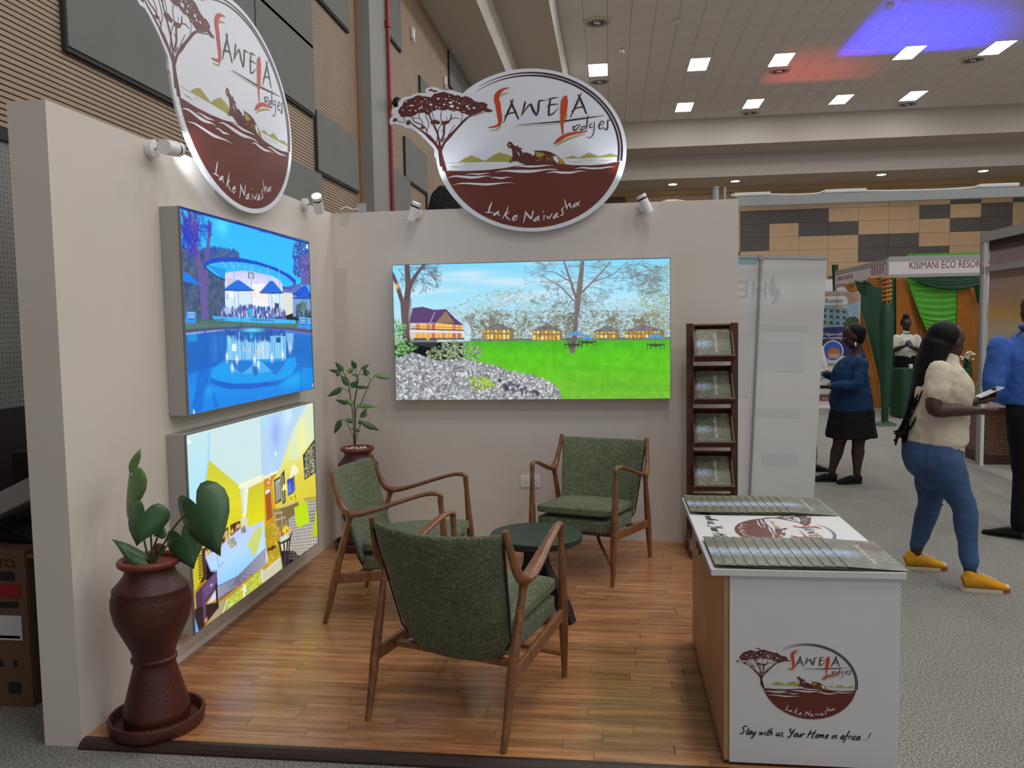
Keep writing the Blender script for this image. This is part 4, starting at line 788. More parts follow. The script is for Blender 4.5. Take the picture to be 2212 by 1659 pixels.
# ------------------------------------------------------------------ armchairs
def fabric_mat():
    k = NT('moss green tweed'); v = k.coord('Object', (1,1,1))
    a = k.noise(k.coord('Object', (22,170,170)), 1, 2, .6); b = k.noise(k.coord('Object', (170,170,22)), 1, 2, .6); c = k.noise(v, 9, 3)
    m_ = k.n('ShaderNodeMath', operation='ADD'); k.l(a, m_.inputs[0]); k.l(b, m_.inputs[1]); h_ = k.n('ShaderNodeMath', operation='MULTIPLY', i_1=.5); k.l(m_.outputs[0], h_.inputs[0])
    col = k.ramp(h_.outputs[0], [(.36, (52,60,46)), (.5, (98,106,82)), (.64, (160,164,126))])
    k.l(k.mix(.5, col, k.ramp(c, [(.3, (82,92,74)), (.7, (104,112,88))])), k.b.inputs['Base Color'])
    k.b.inputs['Roughness'].default_value = .95; k.b.inputs['Specular IOR Level'].default_value = .15; k.b.inputs['Sheen Weight'].default_value = .12; k.bump(h_.outputs[0], .5, .004); return k.m
MAT['fabric'] = fabric_mat()
MAT['walnut'] = wood_mat('oiled walnut', (104,66,42), (146,98,64), (9,9,3), .33, 4)
MAT['piping'] = M('black piping', (26,26,24), .7)
def subd(o, lv=1):
    m = o.modifiers.new('subsurf', 'SUBSURF'); m.levels = lv; m.render_levels = lv; return o
def cushion(name, c, size, bev, parent, mat, tilt=0, puff=.012):
    bm = bmesh.new(); bmesh.ops.create_cube(bm, size=1)
    bmesh.ops.subdivide_edges(bm, edges=bm.edges[:], cuts=5, use_grid_fill=True)
    R_ = Matrix.Rotation(tilt, 3, 'X')
    for q in bm.verts:
        x, y, z = q.co*2; e = max(abs(x), abs(y))
        k = (1-max(0, e-.55)/.45*(.55 if abs(z) > .9 else .0)*bev)
        zz = z*(1-.55*bev*max(0, (e-.5)/.5)**2)+(.35*puff/size[2]*(1-x*x)*(1-y*y)*2 if z > .5 else 0)
        q.co = R_ @ Vector((x*size[0]/2, y*size[1]/2, zz*size[2]/2))+Vector(c)
    me = bpy.data.meshes.new(name); bm.to_mesh(me); bm.free(); o = link(name, me, mat, parent, 180); return subd(o, 1)
def make_chair(label):
    t = thing('armchair', label, 'chair', (0,0,0), 0, 'green upholstered armchairs')
    # curved upholstered back
    NX, NZ, TH = 20, 16, .05; V = []; F = []
    def bp(s, tt, off):
        w_ = .252+.050*tt-.05*max(0, .14-tt)/.14*abs(s)**6
        y = -.135-.165*tt-.085*(1-s*s)*(.55+.45*tt)+.0; z = .272+.548*tt-.03*(1-abs(s)**3)*(1-tt)*1.0-.012*(1-s*s)*tt
        e = max(abs(s)**8, (2*tt-1)**10); return Vector((s*w_, y+off*(1-.55*e), z))
    for off in (-TH/2, TH/2):
        for j in range(NZ+1):
            for i in range(NX+1): V.append(bp(-1+2*i/NX, j/NZ, off))
    L = (NX+1)*(NZ+1); g_ = lambda s, i, j: s*L+j*(NX+1)+i
    for j in range(NZ):
        for i in range(NX): F += [(g_(0,i,j), g_(0,i+1,j), g_(0,i+1,j+1), g_(0,i,j+1)), (g_(1,i,j), g_(1,i,j+1), g_(1,i+1,j+1), g_(1,i+1,j))]
    for i in range(NX): F += [(g_(0,i,0), g_(1,i,0), g_(1,i+1,0), g_(0,i+1,0)), (g_(0,i,NZ), g_(0,i+1,NZ), g_(1,i+1,NZ), g_(1,i,NZ))]
    for j in range(NZ): F += [(g_(0,0,j), g_(0,0,j+1), g_(1,0,j+1), g_(1,0,j)), (g_(0,NX,j), g_(1,NX,j), g_(1,NX,j+1), g_(0,NX,j+1))]
    bk = MB().add(V, F).build('backrest', MAT['fabric'], t, 180); subd(bk, 1)
    for s in (-1, 1): MB().tube([bp(s*.985, k/14, -.028)+Vector((s*.003,0,0)) for k in range(1, 14)], .004, 6).build('piping', MAT['piping'], bk)
    cushion('seat', (0, .075, .335), (.50, .50, .105), .5, t, MAT['fabric'], .07); cushion('seat_cushion', (0, .085, .425), (.50, .50, .085), .9, t, MAT['fabric'], .07, .03)
    for s in (-1, 1):
        pts = [(s*.277,.298,.688,.0135,.0135),(s*.277,.300,.708,.0155,.015),(s*.278,.280,.722,.017,.013),(s*.287,.215,.719,.020,.0115),(s*.300,.09,.682,.024,.0115),(s*.313,-.04,.640,.031,.0125),(s*.322,-.13,.616,.033,.016),(s*.326,-.195,.617,.026,.022),(s*.324,-.238,.652,.018,.022),(s*.317,-.268,.72,.0145,.019),(s*.310,-.290,.785,.0135,.016),(s*.306,-.302,.832,.013,.0145)]
        sp = smoothpath(pts, 5); MB().tube([p[:3] for p in sp], 0, 12, True, [(p[3], p[4]) for p in sp], up=(0,.35,1)).build('armrest', MAT['walnut'], t, 70)
        sp = smoothpath([(s*.310,-.360,0,.013),(s*.313,-.325,.12,.017),(s*.316,-.285,.28,.021),(s*.320,-.235,.45,.018),(s*.3235,-.202,.56,.0155),(s*.325,-.190,.605,.021)], 4); MB().tube([p[:3] for p in sp], [p[3] for p in sp], 12).build('leg', MAT['walnut'], t, 60)
        sp = smoothpath([(s*.267,.346,0,.012),(s*.269,.338,.12,.017),(s*.272,.326,.30,.0225),(s*.274,.316,.45,.020),(s*.2765,.304,.62,.0145),(s*.277,.298,.70,.0155)], 4); MB().tube([p[:3] for p in sp], [p[3] for p in sp], 12).build('leg', MAT['walnut'], t, 60)
        a, b = Vector((s*.311,-.295,.252)), Vector((s*.271,.322,.305)); d = b-a
        MB().box((a+b)/2, (.022, d.length, .055), Matrix.Rotation(math.atan2(d.z, d.y), 3, 'X') @ Matrix.Rotation(-math.atan2(d.x, d.y), 3, 'Z'), .006).build('side_rail', MAT['walnut'], t)
        MB().tube([(s*.267,.336,.108), (s*.12,.14,.20), (s*.012,-.04,.285)], .0105, 8).build('brace', MAT['walnut'], t, 60)
    for y, z in ((-.17,.262), (.235,.292)): MB().box((0,y,z), (.56,.035,.022)).build('cross_rail', MAT['walnut'], t)
    return t
ch = make_chair('green tweed armchair nearest the viewer, its curved back turned to the camera'); ch.location = (1.497,-2.599,ZF); ch.rotation_euler = (0,0,-.335)
dup(ch, 'green tweed armchair beside the side wall, seen from its side', (.903,-1.515,ZF), -1.634)
dup(ch, 'green tweed armchair facing the viewer in front of the back wall', (1.934,-.666,ZF), 2.831)
# ------------------------------------------------------------------ coffee table
p = atz(1158, 1152, .50); t = thing('coffee_table', 'round black coffee table on curved legs between the armchairs', 'table', (p.x, p.y, ZF), math.radians(-18))
MAT['blacktop'] = M('dark green black lacquer', (38,46,48), .38, var=.05); MAT['blackwood'] = M('black stained wood', (20,18,18), .5)
MB().lathe([(0,.432),(.244,.432),(.25,.437),(.25,.466),(.246,.470),(0,.470)], 64).build('tabletop', MAT['blacktop'], t, 40)
for k in range(4):
    a = k*PI/2; prof = smoothpath([(.015,.432),(.085,.432),(.06,.36),(.075,.28),(.13,.19),(.185,.09),(.215,0)], 5); inn = smoothpath([(.150,0),(.125,.07),(.085,.14),(.03,.2),(.015,.26)], 5)
    MB().prism([tuple(q) for q in prof]+[tuple(q) for q in inn], lambda u, v, h, a=a: (math.cos(a)*u-math.sin(a)*h, math.sin(a)*u+math.cos(a)*h, v), -.035, .035).build('leg', MAT['blackwood'], t)
# ------------------------------------------------------------------ clay urns and plants
k = NT('dark red clay'); v = k.coord(); n1 = k.noise(v, 90, 3, .65); n2 = k.noise(v, 7, 3)
k.l(k.ramp(n2, [(.3, (62,28,24)), (.7, (88,40,33))]), k.b.inputs['Base Color']); k.b.inputs['Roughness'].default_value = .42; k.bump(n1, .5, .006); MAT['clay'] = k.m
MAT['clayrim'] = M('red clay rim', (122,52,40), .45, var=.08); MAT['soil'] = M('dark soil', (40,30,24), .95, bump=.6, bscale=90)
MAT['pebble'] = M('white pebble', (214,208,198), .7); MAT['leaf'] = M('glossy leaf', (62,98,62), .38, var=.16, vscale=9); MAT['leaflight'] = M('young leaf', (106,140,76), .42, var=.15, vscale=9); MAT['stem'] = M('green stem', (70,84,48), .5); MAT['brownleaf'] = M('dry leaf', (120,78,38), .6)
URN = [(.127,.045),(.131,.055),(.128,.075),(.108,.150),(.088,.225),(.079,.262),(.080,.270),(.088,.276),(.089,.286),(.081,.292),(.086,.320),(.110,.372),(.143,.445),(.154,.505),(.152,.540),(.143,.566),(.146,.572),(.143,.580),(.122,.602),(.102,.626),(.095,.645),(.097,.660),(.108,.672)]
def urn(label, loc, rot=0):
    t = thing('clay_urn', label, 'plant pot', loc, rot, 'dark red clay urns')
    MB().lathe([(0,.047)]+URN+[(.098,.674),(.085,.655),(.085,.63),(0,.63)], 48).build('urn_body', MAT['clay'], t, 50)
    MB().lathe([(.100,.664),(.112,.664),(.121,.672),(.123,.684),(.117,.692),(.104,.693),(.096,.685),(.096,.672)], 48).build('rim', MAT['clayrim'], t, 60)
    MB().lathe([(.0,.0),(.170,.0),(.180,.012),(.186,.048),(.182,.056),(.172,.056),(.166,.044),(.160,.020),(0,.020)], 56).build('saucer', MAT['clay'], t, 40)
    MB().lathe([(0,.662),(.06,.660),(.092,.655)], 24).build('soil', MAT['soil'], t, 180); MB().lathe([(.10,.02),(.127,.022),(.127,.046),(0,.046)], 32).build('foot', MAT['clay'], t); return t
HEART = [(0,1),(.07,.88),(.17,.74),(.30,.56),(.41,.36),(.47,.14),(.47,-.06),(.41,-.22),(.31,-.31),(.20,-.31),(.10,-.22),(.03,-.08),(0,0)]
LANCE = [(0,1),(.10,.85),(.22,.65),(.30,.42),(.28,.2),(.16,.06),(0,0)]
def leaf(parent, base, tip, width, normal, outline=HEART, cup=.35, droop=.12, mat='leaf', name='leaf'):
    base, tip = Vector(base), Vector(tip); d = tip-base; L = d.length; d.normalize(); n = Vector(normal); n = (n-d*n.dot(d)).normalized(); s_ = d.cross(n)
    V = []; F = []; full = outline+[(-x, y) for x, y in outline[-2:0:-1]]; N = len(full); rings = (.33, .67, 1.0)
    W = width/(2*max(x for x, y in outline))
    def P(x, y): return base+s_*(x*W)+d*(y*L)+n*(-cup*(x*W)**2/max(width, .01)*2-droop*L*max(0, y)**2+.03*width*abs(x))
    V.append(P(0, .02))
    for r in rings: V += [P(x*r, y*r+(.02*(1-r))) for x, y in full]
    F += [(0, 1+i, 1+(i+1) % N) for i in range(N)]
    for k_ in range(2): F += [(1+k_*N+i, 1+(k_+1)*N+i, 1+(k_+1)*N+(i+1) % N, 1+k_*N+(i+1) % N) for i in range(N)]
    me = MB().add(V, F).mesh(name); o = link(name, me, MAT[mat], parent, 180); so = o.modifiers.new('solid', 'SOLIDIFY'); so.thickness = .0016; so.offset = 0
    return o
uc = atz(331, 1548, ZF+.03); UX, UY = max(uc.x, .195)+.018, uc.y
urn('dark red clay urn with saucer in the left foreground by the side wall', (UX, UY, ZF))
t = thing('anthurium_plant', 'heart leaved green plant growing in the foreground clay urn', 'plant', (UX, UY, ZF+.66))
base0 = Vector((UX, UY, ZF+.66))
def pl_(px, py, dy=0): return aty(px, py, UY+dy)-base0
fD = lambda x, y: (200+x/5.53, 950+y/5.53)
cen = Vector((0,0,0))
def petiole(parent, a, b, bend=(0,0,.03), r=.004, mat='stem'):
    m_ = (Vector(a)+Vector(b))/2+Vector(bend); sp = smoothpath([tuple(a), tuple(m_), tuple(b)], 6); MB().tube(sp, r, 7).build('stem', MAT[mat], parent, 180)
for (bx, by, dyb), (tx, ty, dyt), wd, nrm, cup, dr, mt, nm in (
    ((1240,775,-.04), (1505,1395,-.10), .215, (-.1,-1,.28), .5, .06, 'leaf', 'leaf'),
    ((625,862,-.05), (505,1268,-.10), .170, (.05,-1,.45), .5, .10, 'leaf', 'leaf'),
    ((462,445,.02), (392,940,.03), .165, (-.55,-.8,.25), .4, .05, 'leaflight', 'leaf'),
    ((1060,1150,.02), (1195,1545,-.02), .160, (.1,-1,.2), .5, .08, 'leaf', 'leaf'),
    ((600,1400,-.02), (235,1172,-.05), .085, (.1,-.35,.95), .5, .06, 'leaf', 'leaf'),
    ((790,1130,.0), (850,1010,.02), .055, (0,-.8,.6), .4, .1, 'leaf', 'leaf'),
    ((770,1240,.02), (810,1400,.0), .045, (.2,-1,.2), .6, .1, 'brownleaf', 'dry_leaf'),
    ((455,400,.02), (578,98,.02), .034, (.6,-.75,.1), .8, .02, 'leaflight', 'leaf')):
    b_, e_ = pl_(*fD(bx, by), dyb), pl_(*fD(tx, ty), dyt)
    leaf(t, b_, e_, wd, nrm, LANCE if (nm == 'dry_leaf' or wd < .05) else HEART, cup, dr, mt, nm)
for (bx, by, dyb), bend in (((1240,775,-.035), (.0,0,.03)), ((625,862,-.045), (.01,0,.02)), ((1060,1150,.025), (0,0,.02)), ((600,1400,-.02), (0,0,.01)), ((790,1130,.005), (0,0,.0)), ((770,1240,.025), (0,0,0))):
    petiole(t, cen+Vector((random.uniform(-.02,.02), random.uniform(-.02,.02), 0)), pl_(*fD(bx, by), dyb), bend)
q0, q1, q2 = pl_(*fD(560, 700), .02), pl_(*fD(520, 480), .02), pl_(*fD(462, 445), .02)
MB().tube(smoothpath([(0,0,0), tuple((q0+Vector((0,0,-.1)))*.9), tuple(q0), tuple(q1), tuple(q2)], 6), .004, 7).build('stem', MAT['stem'], t, 180)
# corner plant
pc = atz(772, 1180, ZF); PX, PY = .235, -.30
PY = -.30; PX = aty(772, 965, PY).x
u2 = urn('dark red clay urn in the far corner behind the side armchair', (PX, PY, ZF), .4)
zr = aty(772, 966, PY).z; u2.scale = (1.0, 1.0, (zr-ZF)/.69); zs = zr-.02
t = thing('umbrella_plant', 'slender leafy plant with white pebbles in the corner urn', 'plant', (PX, PY, zs)); b0 = Vector((PX, PY, zs))
fE = lambda x, y: (690+x/6.912, 760+y/6.912)
def ce_(x, y, dy=0): return aty(*fE(x, y), PY+dy)-b0
for pts, r in (([(525,1390),(532,1200),(530,1000),(522,780),(560,540),(575,380)], .005), ([(515,1390),(500,980),(450,600),(400,380),(350,300)], .0035), ([(535,1380),(545,880),(620,770),(690,600),(762,425)], .003), ([(520,1390),(500,1270),(400,1050),(340,1018),(310,1015)], .0025), ([(540,1390),(560,1250),(610,1100),(650,1050)], .0025), ([(445,600),(380,560),(330,540)], .002), ([(575,380),(590,330),(625,260)], .002), ([(762,425),(740,390),(690,350),(600,330)], .002), ([(762,425),(840,350)], .002), ([(560,540),(545,290),(535,250)], .002), ([(450,590),(480,540),(540,520)], .002)):
    MB().tube(smoothpath([tuple(ce_(x, y, .02*math.sin(i*1.3)*(1 if i else 0))) for i, (x, y) in enumerate(pts)], 4), r, 6).build('stem', MAT['stem'], t, 180)
for i, (a, b, wd, mt) in enumerate((((360,290),(230,140),75,0),((315,300),(125,265),55,0),((310,350),(245,290),70,0),((440,500),(320,350),85,0),((540,250),(480,125),72,0),((412,305),(520,240),70,1),((625,262),(735,178),62,0),((725,350),(655,245),82,0),((820,345),(1070,395),64,1),((590,355),(475,325),40,0),((455,500),(585,440),105,0),((540,522),(755,530),46,0),((335,540),(105,665),84,0),((425,775),(225,708),58,0),((515,785),(395,705),74,1),((545,805),(855,805),60,1),((620,985),(690,835),104,0),((315,1018),(210,1222),84,0),((505,1040),(395,1005),70,0),((635,1050),(900,1162),86,0),((580,1040),(630,1060),62,0),((545,1155),(605,1190),40,0),((500,1150),(465,1150),26,0))):
    dy = random.uniform(-.06, .06); leaf(t, ce_(*a, dy*.4), ce_(*b, dy), wd/6.912/308*1.15, (random.uniform(-.4,.4), -1, random.uniform(.2,.8)), LANCE, .5, .15, 'leaflight' if mt else 'leaf')
for k in range(16):
    a = 2*PI*k/16+random.uniform(-.1,.1); r = random.choice((.035,.06,.078)); MB().ball((r*math.cos(a), r*math.sin(a), .008), (random.uniform(.012,.02), random.uniform(.010,.016), .010), 9, 6).build('pebble', MAT['pebble'], t, 180)
# ------------------------------------------------------------------ brochures
def brochure_mat():
    """printed cover: foliage greys and greens with a pale blue gap of sky, in the cover's own coordinates"""
    k = NT('brochure cover'); tc = k.n('ShaderNodeTexCoord'); v = k.coord('Object'); sp = k.n('ShaderNodeSeparateXYZ'); k.l(tc.outputs['Generated'], sp.inputs[0])
    n1 = k.noise(v, 38, 5, .7); n2 = k.noise(v, 14, 3)
    fol = k.ramp(n1, [(.3, (46,54,40)), (.5, (104,112,88)), (.64, (140,150,124)), (.78, (196,200,180))])
    fol2 = k.ramp(n2, [(.35, (96,92,82)), (.65, (126,132,104))]); col = k.mix(.4, fol, fol2)
    band = k.ramp(sp.outputs[1], [(.30, (0,0,0,1)), (.42, (1,1,1,1)), (.52, (1,1,1,1)), (.62, (0,0,0,1))]); bx = k.ramp(sp.outputs[0], [(.25, (1,1,1,1)), (.55, (0,0,0,1))])
    m1 = k.mix(1, band, bx, 'MULTIPLY'); m2 = k.mix(1, m1, k.ramp(n1, [(.35, (.2,.2,.2,1)), (.6, (1,1,1,1))]), 'MULTIPLY')
    sep = k.n('ShaderNodeRGBToBW'); k.l(m2, sep.inputs[0]); c2 = k.mix(sep.outputs[0], col, lin((176,196,226)))
    k.l(k.mix(.0, c2, c2), k.b.inputs['Base Color']); k.b.inputs['Roughness'].default_value = .32; return k.m
MAT['cover'] = brochure_mat(); MAT['paper'] = M('paper edge', (60,60,54), .8); MAT['ink_white'] = M('white print', (226,226,220), .5); MAT['ink_green'] = M('lime print', (150,170,70), .5); MAT['ink_brown'] = M('brown print', (104,94,78), .5); MAT['ink_dark'] = M('dark script ink', (52,32,30), .5)
BWD, BLN = .205, .375
def text_mesh(body, size, mat, shear=0, name='lettering', align='CENTER', space=1.0):
    cu = bpy.data.curves.new(name, 'FONT'); cu.body = body; cu.size = size; cu.shear = shear; cu.align_x = align; cu.align_y = 'CENTER'; cu.space_character = space; cu.resolution_u = 3
    o = bpy.data.objects.new(name, cu); COL.objects.link(o); dg = bpy.context.evaluated_depsgraph_get(); me = bpy.data.meshes.new_from_object(o.evaluated_get(dg)); bpy.data.objects.remove(o); bpy.data.curves.remove(cu)
    me.materials.clear(); me.materials.append(mat); me.name = name; return me
TXT = text_mesh('Your Home in Africa', .030, MAT['ink_white'], .1)
bro_pages = MB().box((0,0,-.0007), (BWD, BLN, .0016)).mesh('brochure_pages'); bro_pages.materials.append(MAT['paper'])
bro_cover = MB().box((0,0,.0004), (BWD, BLN, .0006)).mesh('brochure_cover'); bro_cover.materials.append(MAT['cover'])
spotm = flat([[(.03+.05*math.cos(a)*random.uniform(.7,1.1), -.05+.035*math.sin(a)*random.uniform(.7,1.1)) for a in [2*PI*k/14 for k in range(14)]]], 'patch', MAT['ink_green'], .0)
brm = flat([[(.055+.05*math.cos(a)*random.uniform(.7,1.1), .10+.06*math.sin(a)*random.uniform(.7,1.1)) for a in [2*PI*k/14 for k in range(14)]]], 'patch_brown', MAT['ink_brown'], .0)
def brochure(label, group, loc, rot, sc=(1,1,1), title=False):
    t = thing('brochure', label, 'brochure', loc, 0, group); t.rotation_euler = rot; t.scale = sc
    for nm, me in (('pages', bro_pages), ('cover', bro_cover)):
        o = bpy.data.objects.new(nm, me); COL.objects.link(o); o.parent = t
    if title:
        o = bpy.data.objects.new('title', TXT); COL.objects.link(o); o.parent = t; o.location = (.012, 0, .0011); o.rotation_euler = (0, 0, PI/2 if title == 1 else -PI/2); o['kind'] = 'stuff'
        o = bpy.data.objects.new('print_patch', brm); COL.objects.link(o); o.parent = t; o.location = (0, 0, .0009); o.rotation_euler = (-PI/2, 0, 0)
    return t
# ------------------------------------------------------------------ welcome counter
yf = -3.048; CX0, CX1 = 2.478, 3.078; CZ = ZF+.705; CY1 = -1.90; CT = .755
t = thing('reception_counter', 'white welcome counter with wooden doors and printed wildlife emblem', 'counter', ((CX0+CX1)/2, (yf+CY1)/2, ZF)); cc = Vector(t.location)
MAT['counterwhite'] = M('white laminate', (216,216,218), .45, var=.02); MAT['doorwood'] = wood_mat('pale maple laminate', (168,124,84), (190,146,104), (2,2,.5), .4, 2); MAT['edge'] = M('grey blue edge band', (168,176,196), .4); MAT['brass'] = M('aged brass', (120,96,62), .35, metal=.8)
def cb(a, b): return tuple(Vector(a)-cc), tuple(Vector(b)-cc)
MB().bx(*cb((CX0+.02, yf, ZF+.012), (CX1, CY1, CZ+ZF-.012))).build('body', MAT['counterwhite'], t)
MB().bx(*cb((CX0+.03, yf+.02, ZF), (CX1-.02, CY1-.02, ZF+.012))).build('plinth', MAT['black'], t)
MB().bx(*cb((2.432, yf-.012, CT-.024), (3.092, CY1+.035, CT)), bev=.002).build('worktop', MAT['counterwhite'], t)
MB().bx(*cb((2.4305, yf-.008, CT-.022), (2.4325, CY1+.03, CT-.002))).build('edge_band', MAT['edge'], t)
ym = (yf+CY1)/2
for s, (a, b) in zip((-1, 1), ((yf+.005, ym-.002), (ym+.002, CY1-.005))):
    d_ = MB().bx(*cb((CX0+.001, a, ZF+.016), (CX0+.019, b, CT-.03)), bev=.001).build('door', MAT['doorwood'], t)
    kp = Vector((CX0, ym+s*.045, CT-.085))-cc
    MB().tube([kp+Vector((.002,0,0)), kp+Vector((-.016,0,0))], .006, 10).build('knob_stem', MAT['brass'], d_); MB().tube([kp+Vector((-.014,0,0)), kp+Vector((-.020,0,0)), kp+Vector((-.030,0,0)), kp+Vector((-.034,0,0))], [.007,.011,.019,.017], 16).build('knob', MAT['brass'], d_, 50)
# emblem and slogan on the front and on the worktop
e0, e1, eb = aty(1400+670/2.724, 1050+1195/2.724, yf), aty(1400+1225/2.724, 1050+1210/2.724, yf), aty(1400+950/2.724, 1050+1370/2.724, yf)
s0, s1 = loc2(fC((175,340))), loc2(fC((2110,245))); scl = (e1.x-e0.x)/(s1[0]-s0[0]); sb = loc2((1147, 492)); scv = scl*1.0
ex = (e0.x+e1.x)/2-scl*(s0[0]+s1[0])/2; ez = eb.z-scv*sb[1]
emblem(t, scl, scv, Vector((ex, yf-.0008, ez))-cc, (0,0,0))
# slogan in a slanted script, drawn as brush strokes (unit: x-height 1, baseline 0)
GL = {'S': (1.5, [[(1.5,2.0),(1.0,2.25),(.5,1.85),(.75,1.3),(1.0,.8),(.6,.1),(0,.2)]]), 't': (.6, [[(.5,1.9),(.25,.6),(.3,.05),(.55,.1)],[(.1,1.2),(.7,1.3)]]), 'a': (1.0, [[(.8,.95),(.4,1.0),(.05,.4),(.3,.0),(.7,.6),(.85,1.0)],[(.85,1.0),(.7,.2),(1.0,.1)]]), 'y': (1.0, [[(.15,1.0),(.15,.3),(.4,.1),(.8,.9)],[(.9,1.0),(.6,-.2),(.2,-.9),(0,-.6)]]),
  'w': (1.4, [[(.1,1.0),(.2,.1),(.65,.9)],[(.65,.9),(.7,.1),(1.3,1.0)]]), 'i': (.45, [[(.3,1.0),(.15,.2),(.4,.05)],[(.4,1.5),(.42,1.6)]]), 'h': (1.0, [[(.5,2.1),(.2,1.0),(.05,0)],[(.15,.5),(.6,1.0),(.65,.4),(.95,.05)]]), 'u': (1.0, [[(.15,1.0),(.1,.2),(.4,.05),(.75,.7),(.85,1.0)],[(.85,1.0),(.75,.2),(1.0,.05)]]), 's': (.8, [[(.75,.95),(.4,.9),(.5,.5),(.45,.05),(0,.1)]]), ',': (.4, [[(.2,.1),(.05,-.35)]]),
  'Y': (1.5, [[(.0,1.7),(.3,2.1),(.45,1.3),(.8,1.1),(1.4,2.1)],[(1.4,2.1),(.9,.6),(.4,-.3),(.0,-.1)]]), 'o': (.9, [[(.6,1.0),(.15,.7),(.2,.05),(.6,.2),(.7,.8),(.5,1.0),(.9,.85)]]), 'r': (.75, [[(.2,1.0),(.1,.0)],[(.12,.5),(.4,.95),(.75,.9)]]), 'H': (1.9, [[(.5,2.0),(.3,1.0),(.0,-.1)],[(1.7,2.2),(1.3,1.0),(1.2,0),(1.6,.1)],[(.0,.8),(.8,1.2),(1.9,1.3)],[(.5,2.0),(.2,1.8)]]), 'm': (1.5, [[(.15,1.0),(.0,0)],[(.05,.4),(.45,1.0),(.5,.0)],[(.52,.4),(1.0,1.0),(1.0,.3),(1.4,.05)]]), 'e': (.85, [[(.1,.45),(.6,.6),(.55,1.0),(.15,.6),(.25,.05),(.8,.25)]]), 'n': (1.05, [[(.15,1.0),(.05,0)],[(.1,.45),(.6,1.0),(.65,.3),(1.0,.05)]]),
  'f': (.8, [[(.9,2.0),(.6,2.1),(.35,1.0),(.1,-.5),(-.2,-.8)],[(.1,.9),(.8,1.0)]]), 'c': (.8, [[(.7,.85),(.4,1.0),(.1,.5),(.3,.02),(.75,.2)]]), '.': (.35, [[(.1,.05),(.15,.12)]]), '!': (.6, [[(.7,2.1),(.3,.6)],[(.15,.05),(.2,.12)]]), ' ': (.7, [])}
def slogan(text, slant=.25, wd=.24):
    out = []; x = 0
    for c in text:
        adv, st_ = GL[c]
        for s in st_: out += stroke([(x+px_+slant*py_, py_, wd*(1.25 if 0 < i < len(s)-1 else .8)) for i, (px_, py_) in enumerate(s)], None, 5)
        x += adv*1.02
    return out, x
so, sw = slogan('Stay with us, Your Home in africa....!')
a_, b_ = aty(1597, 1590, yf), aty(1876, 1592, yf); k_ = (b_.x-a_.x)/sw
SLG = flat([[(u*k_, v*k_) for u, v in q] for q in so], 'slogan', MAT['ink_dark'], .0008)
o = link('slogan', SLG, None, t); o['kind'] = 'stuff'; base_p = aty(1597, 1583, yf); o.location = Vector((base_p.x, yf-.0004, base_p.z-.004))-cc; o.rotation_euler = (0, math.radians(.4), 0)
# worktop print: the same emblem lying flat, its top towards the hall
rot_top = Matrix(((0,0,1),(-1,0,0),(0,-1,0))).to_euler()      # u -> -y, v -> +x, out -> +z
e2 = atz(1400+510/2.724, 1050+262/2.724, CT); sT = (e1.x-e0.x)/(s1[0]-s0[0])*1.45
ctr = Vector((e2.x-sT*sb[1], e2.y, CT))
emblem(t, sT, sT, Vector((ctr.x, ctr.y-.01, CT+.0002))-cc, rot_top)
so2, sw2 = slogan('Stay with us, Your Home in africa....!'); k2 = .80/sw2
o = link('slogan', flat([[(u*k2, v*k2) for u, v in q] for q in so2], 'slogan_top', MAT['ink_dark'], .0008), None, t); o['kind'] = 'stuff'; o.rotation_euler = rot_top; o.location = Vector((2.50, ctr.y+.38, CT+.0002))-cc
ORD = ['first','second','third','fourth','fifth','sixth','seventh','eighth','ninth','tenth','eleventh','twelfth','thirteenth']
# two fanned rows of brochures on the worktop
for row, (ya, yb, x_first, n_) in (('near', (-3.052, -2.668, 2.446, 13)), ('far', (-2.232, -1.872, 2.440, 13))):
    for i in range(n_):
        x = x_first+BWD/2+i*(3.105-BWD-x_first)/(n_-1) if row == 'near' else x_first+BWD/2+i*(3.085-BWD-x_first)/(n_-1)
        last = i == n_-1
        lab = ('topmost, right-hand brochure of the fanned %s row on the counter' % row) if last else ('lowest, left-hand brochure of the fanned %s row on the counter' % row) if i == 0 else '%s brochure from the left in the fanned %s row on the counter' % (ORD[i], row)
        brochure(lab, 'brochures fanned along the %s edge of the counter' % row, (x, (ya+yb)/2+random.uniform(-.004,.004), CT+.0088), (0, .062, 0), (1, (yb-ya)/BLN, 1), 2 if last else False)
# ------------------------------------------------------------------ wooden brochure rack
MAT['rackwood'] = wood_mat('dark mahogany', (66,32,22), (94,48,32), (3,3,1.2), .45, 3)
yr = -.22; rx0, rx1 = aty(1483, 900, yr).x, aty(1593, 900, yr).x; rxc = (rx0+rx1)/2; rw = rx1-rx0
t = thing('brochure_rack', 'tall dark wooden brochure rack against the back wall', 'rack', (rxc, yr, ZF))
ztop = aty(1585, 697, yr).z-ZF
for s in (-1, 1):
    MB().box((s*(rw/2-.022), 0, ztop/2), (.044, .055, ztop), None, .003).build('post', MAT['rackwood'], t)
    MB().prism([(-.235,0),(.175,0),(.175,.05),(.05,.11),(-.05,.16),(-.15,.12),(-.235,.06)], lambda u, v, h: (h, u, v), s*(rw/2-.022)-.02, s*(rw/2-.022)+.02).build('foot', MAT['rackwood'], t)
tilt = math.radians(52); ca2, sa2 = math.cos(tilt), math.sin(tilt); TL = .27; tw = rw-.078
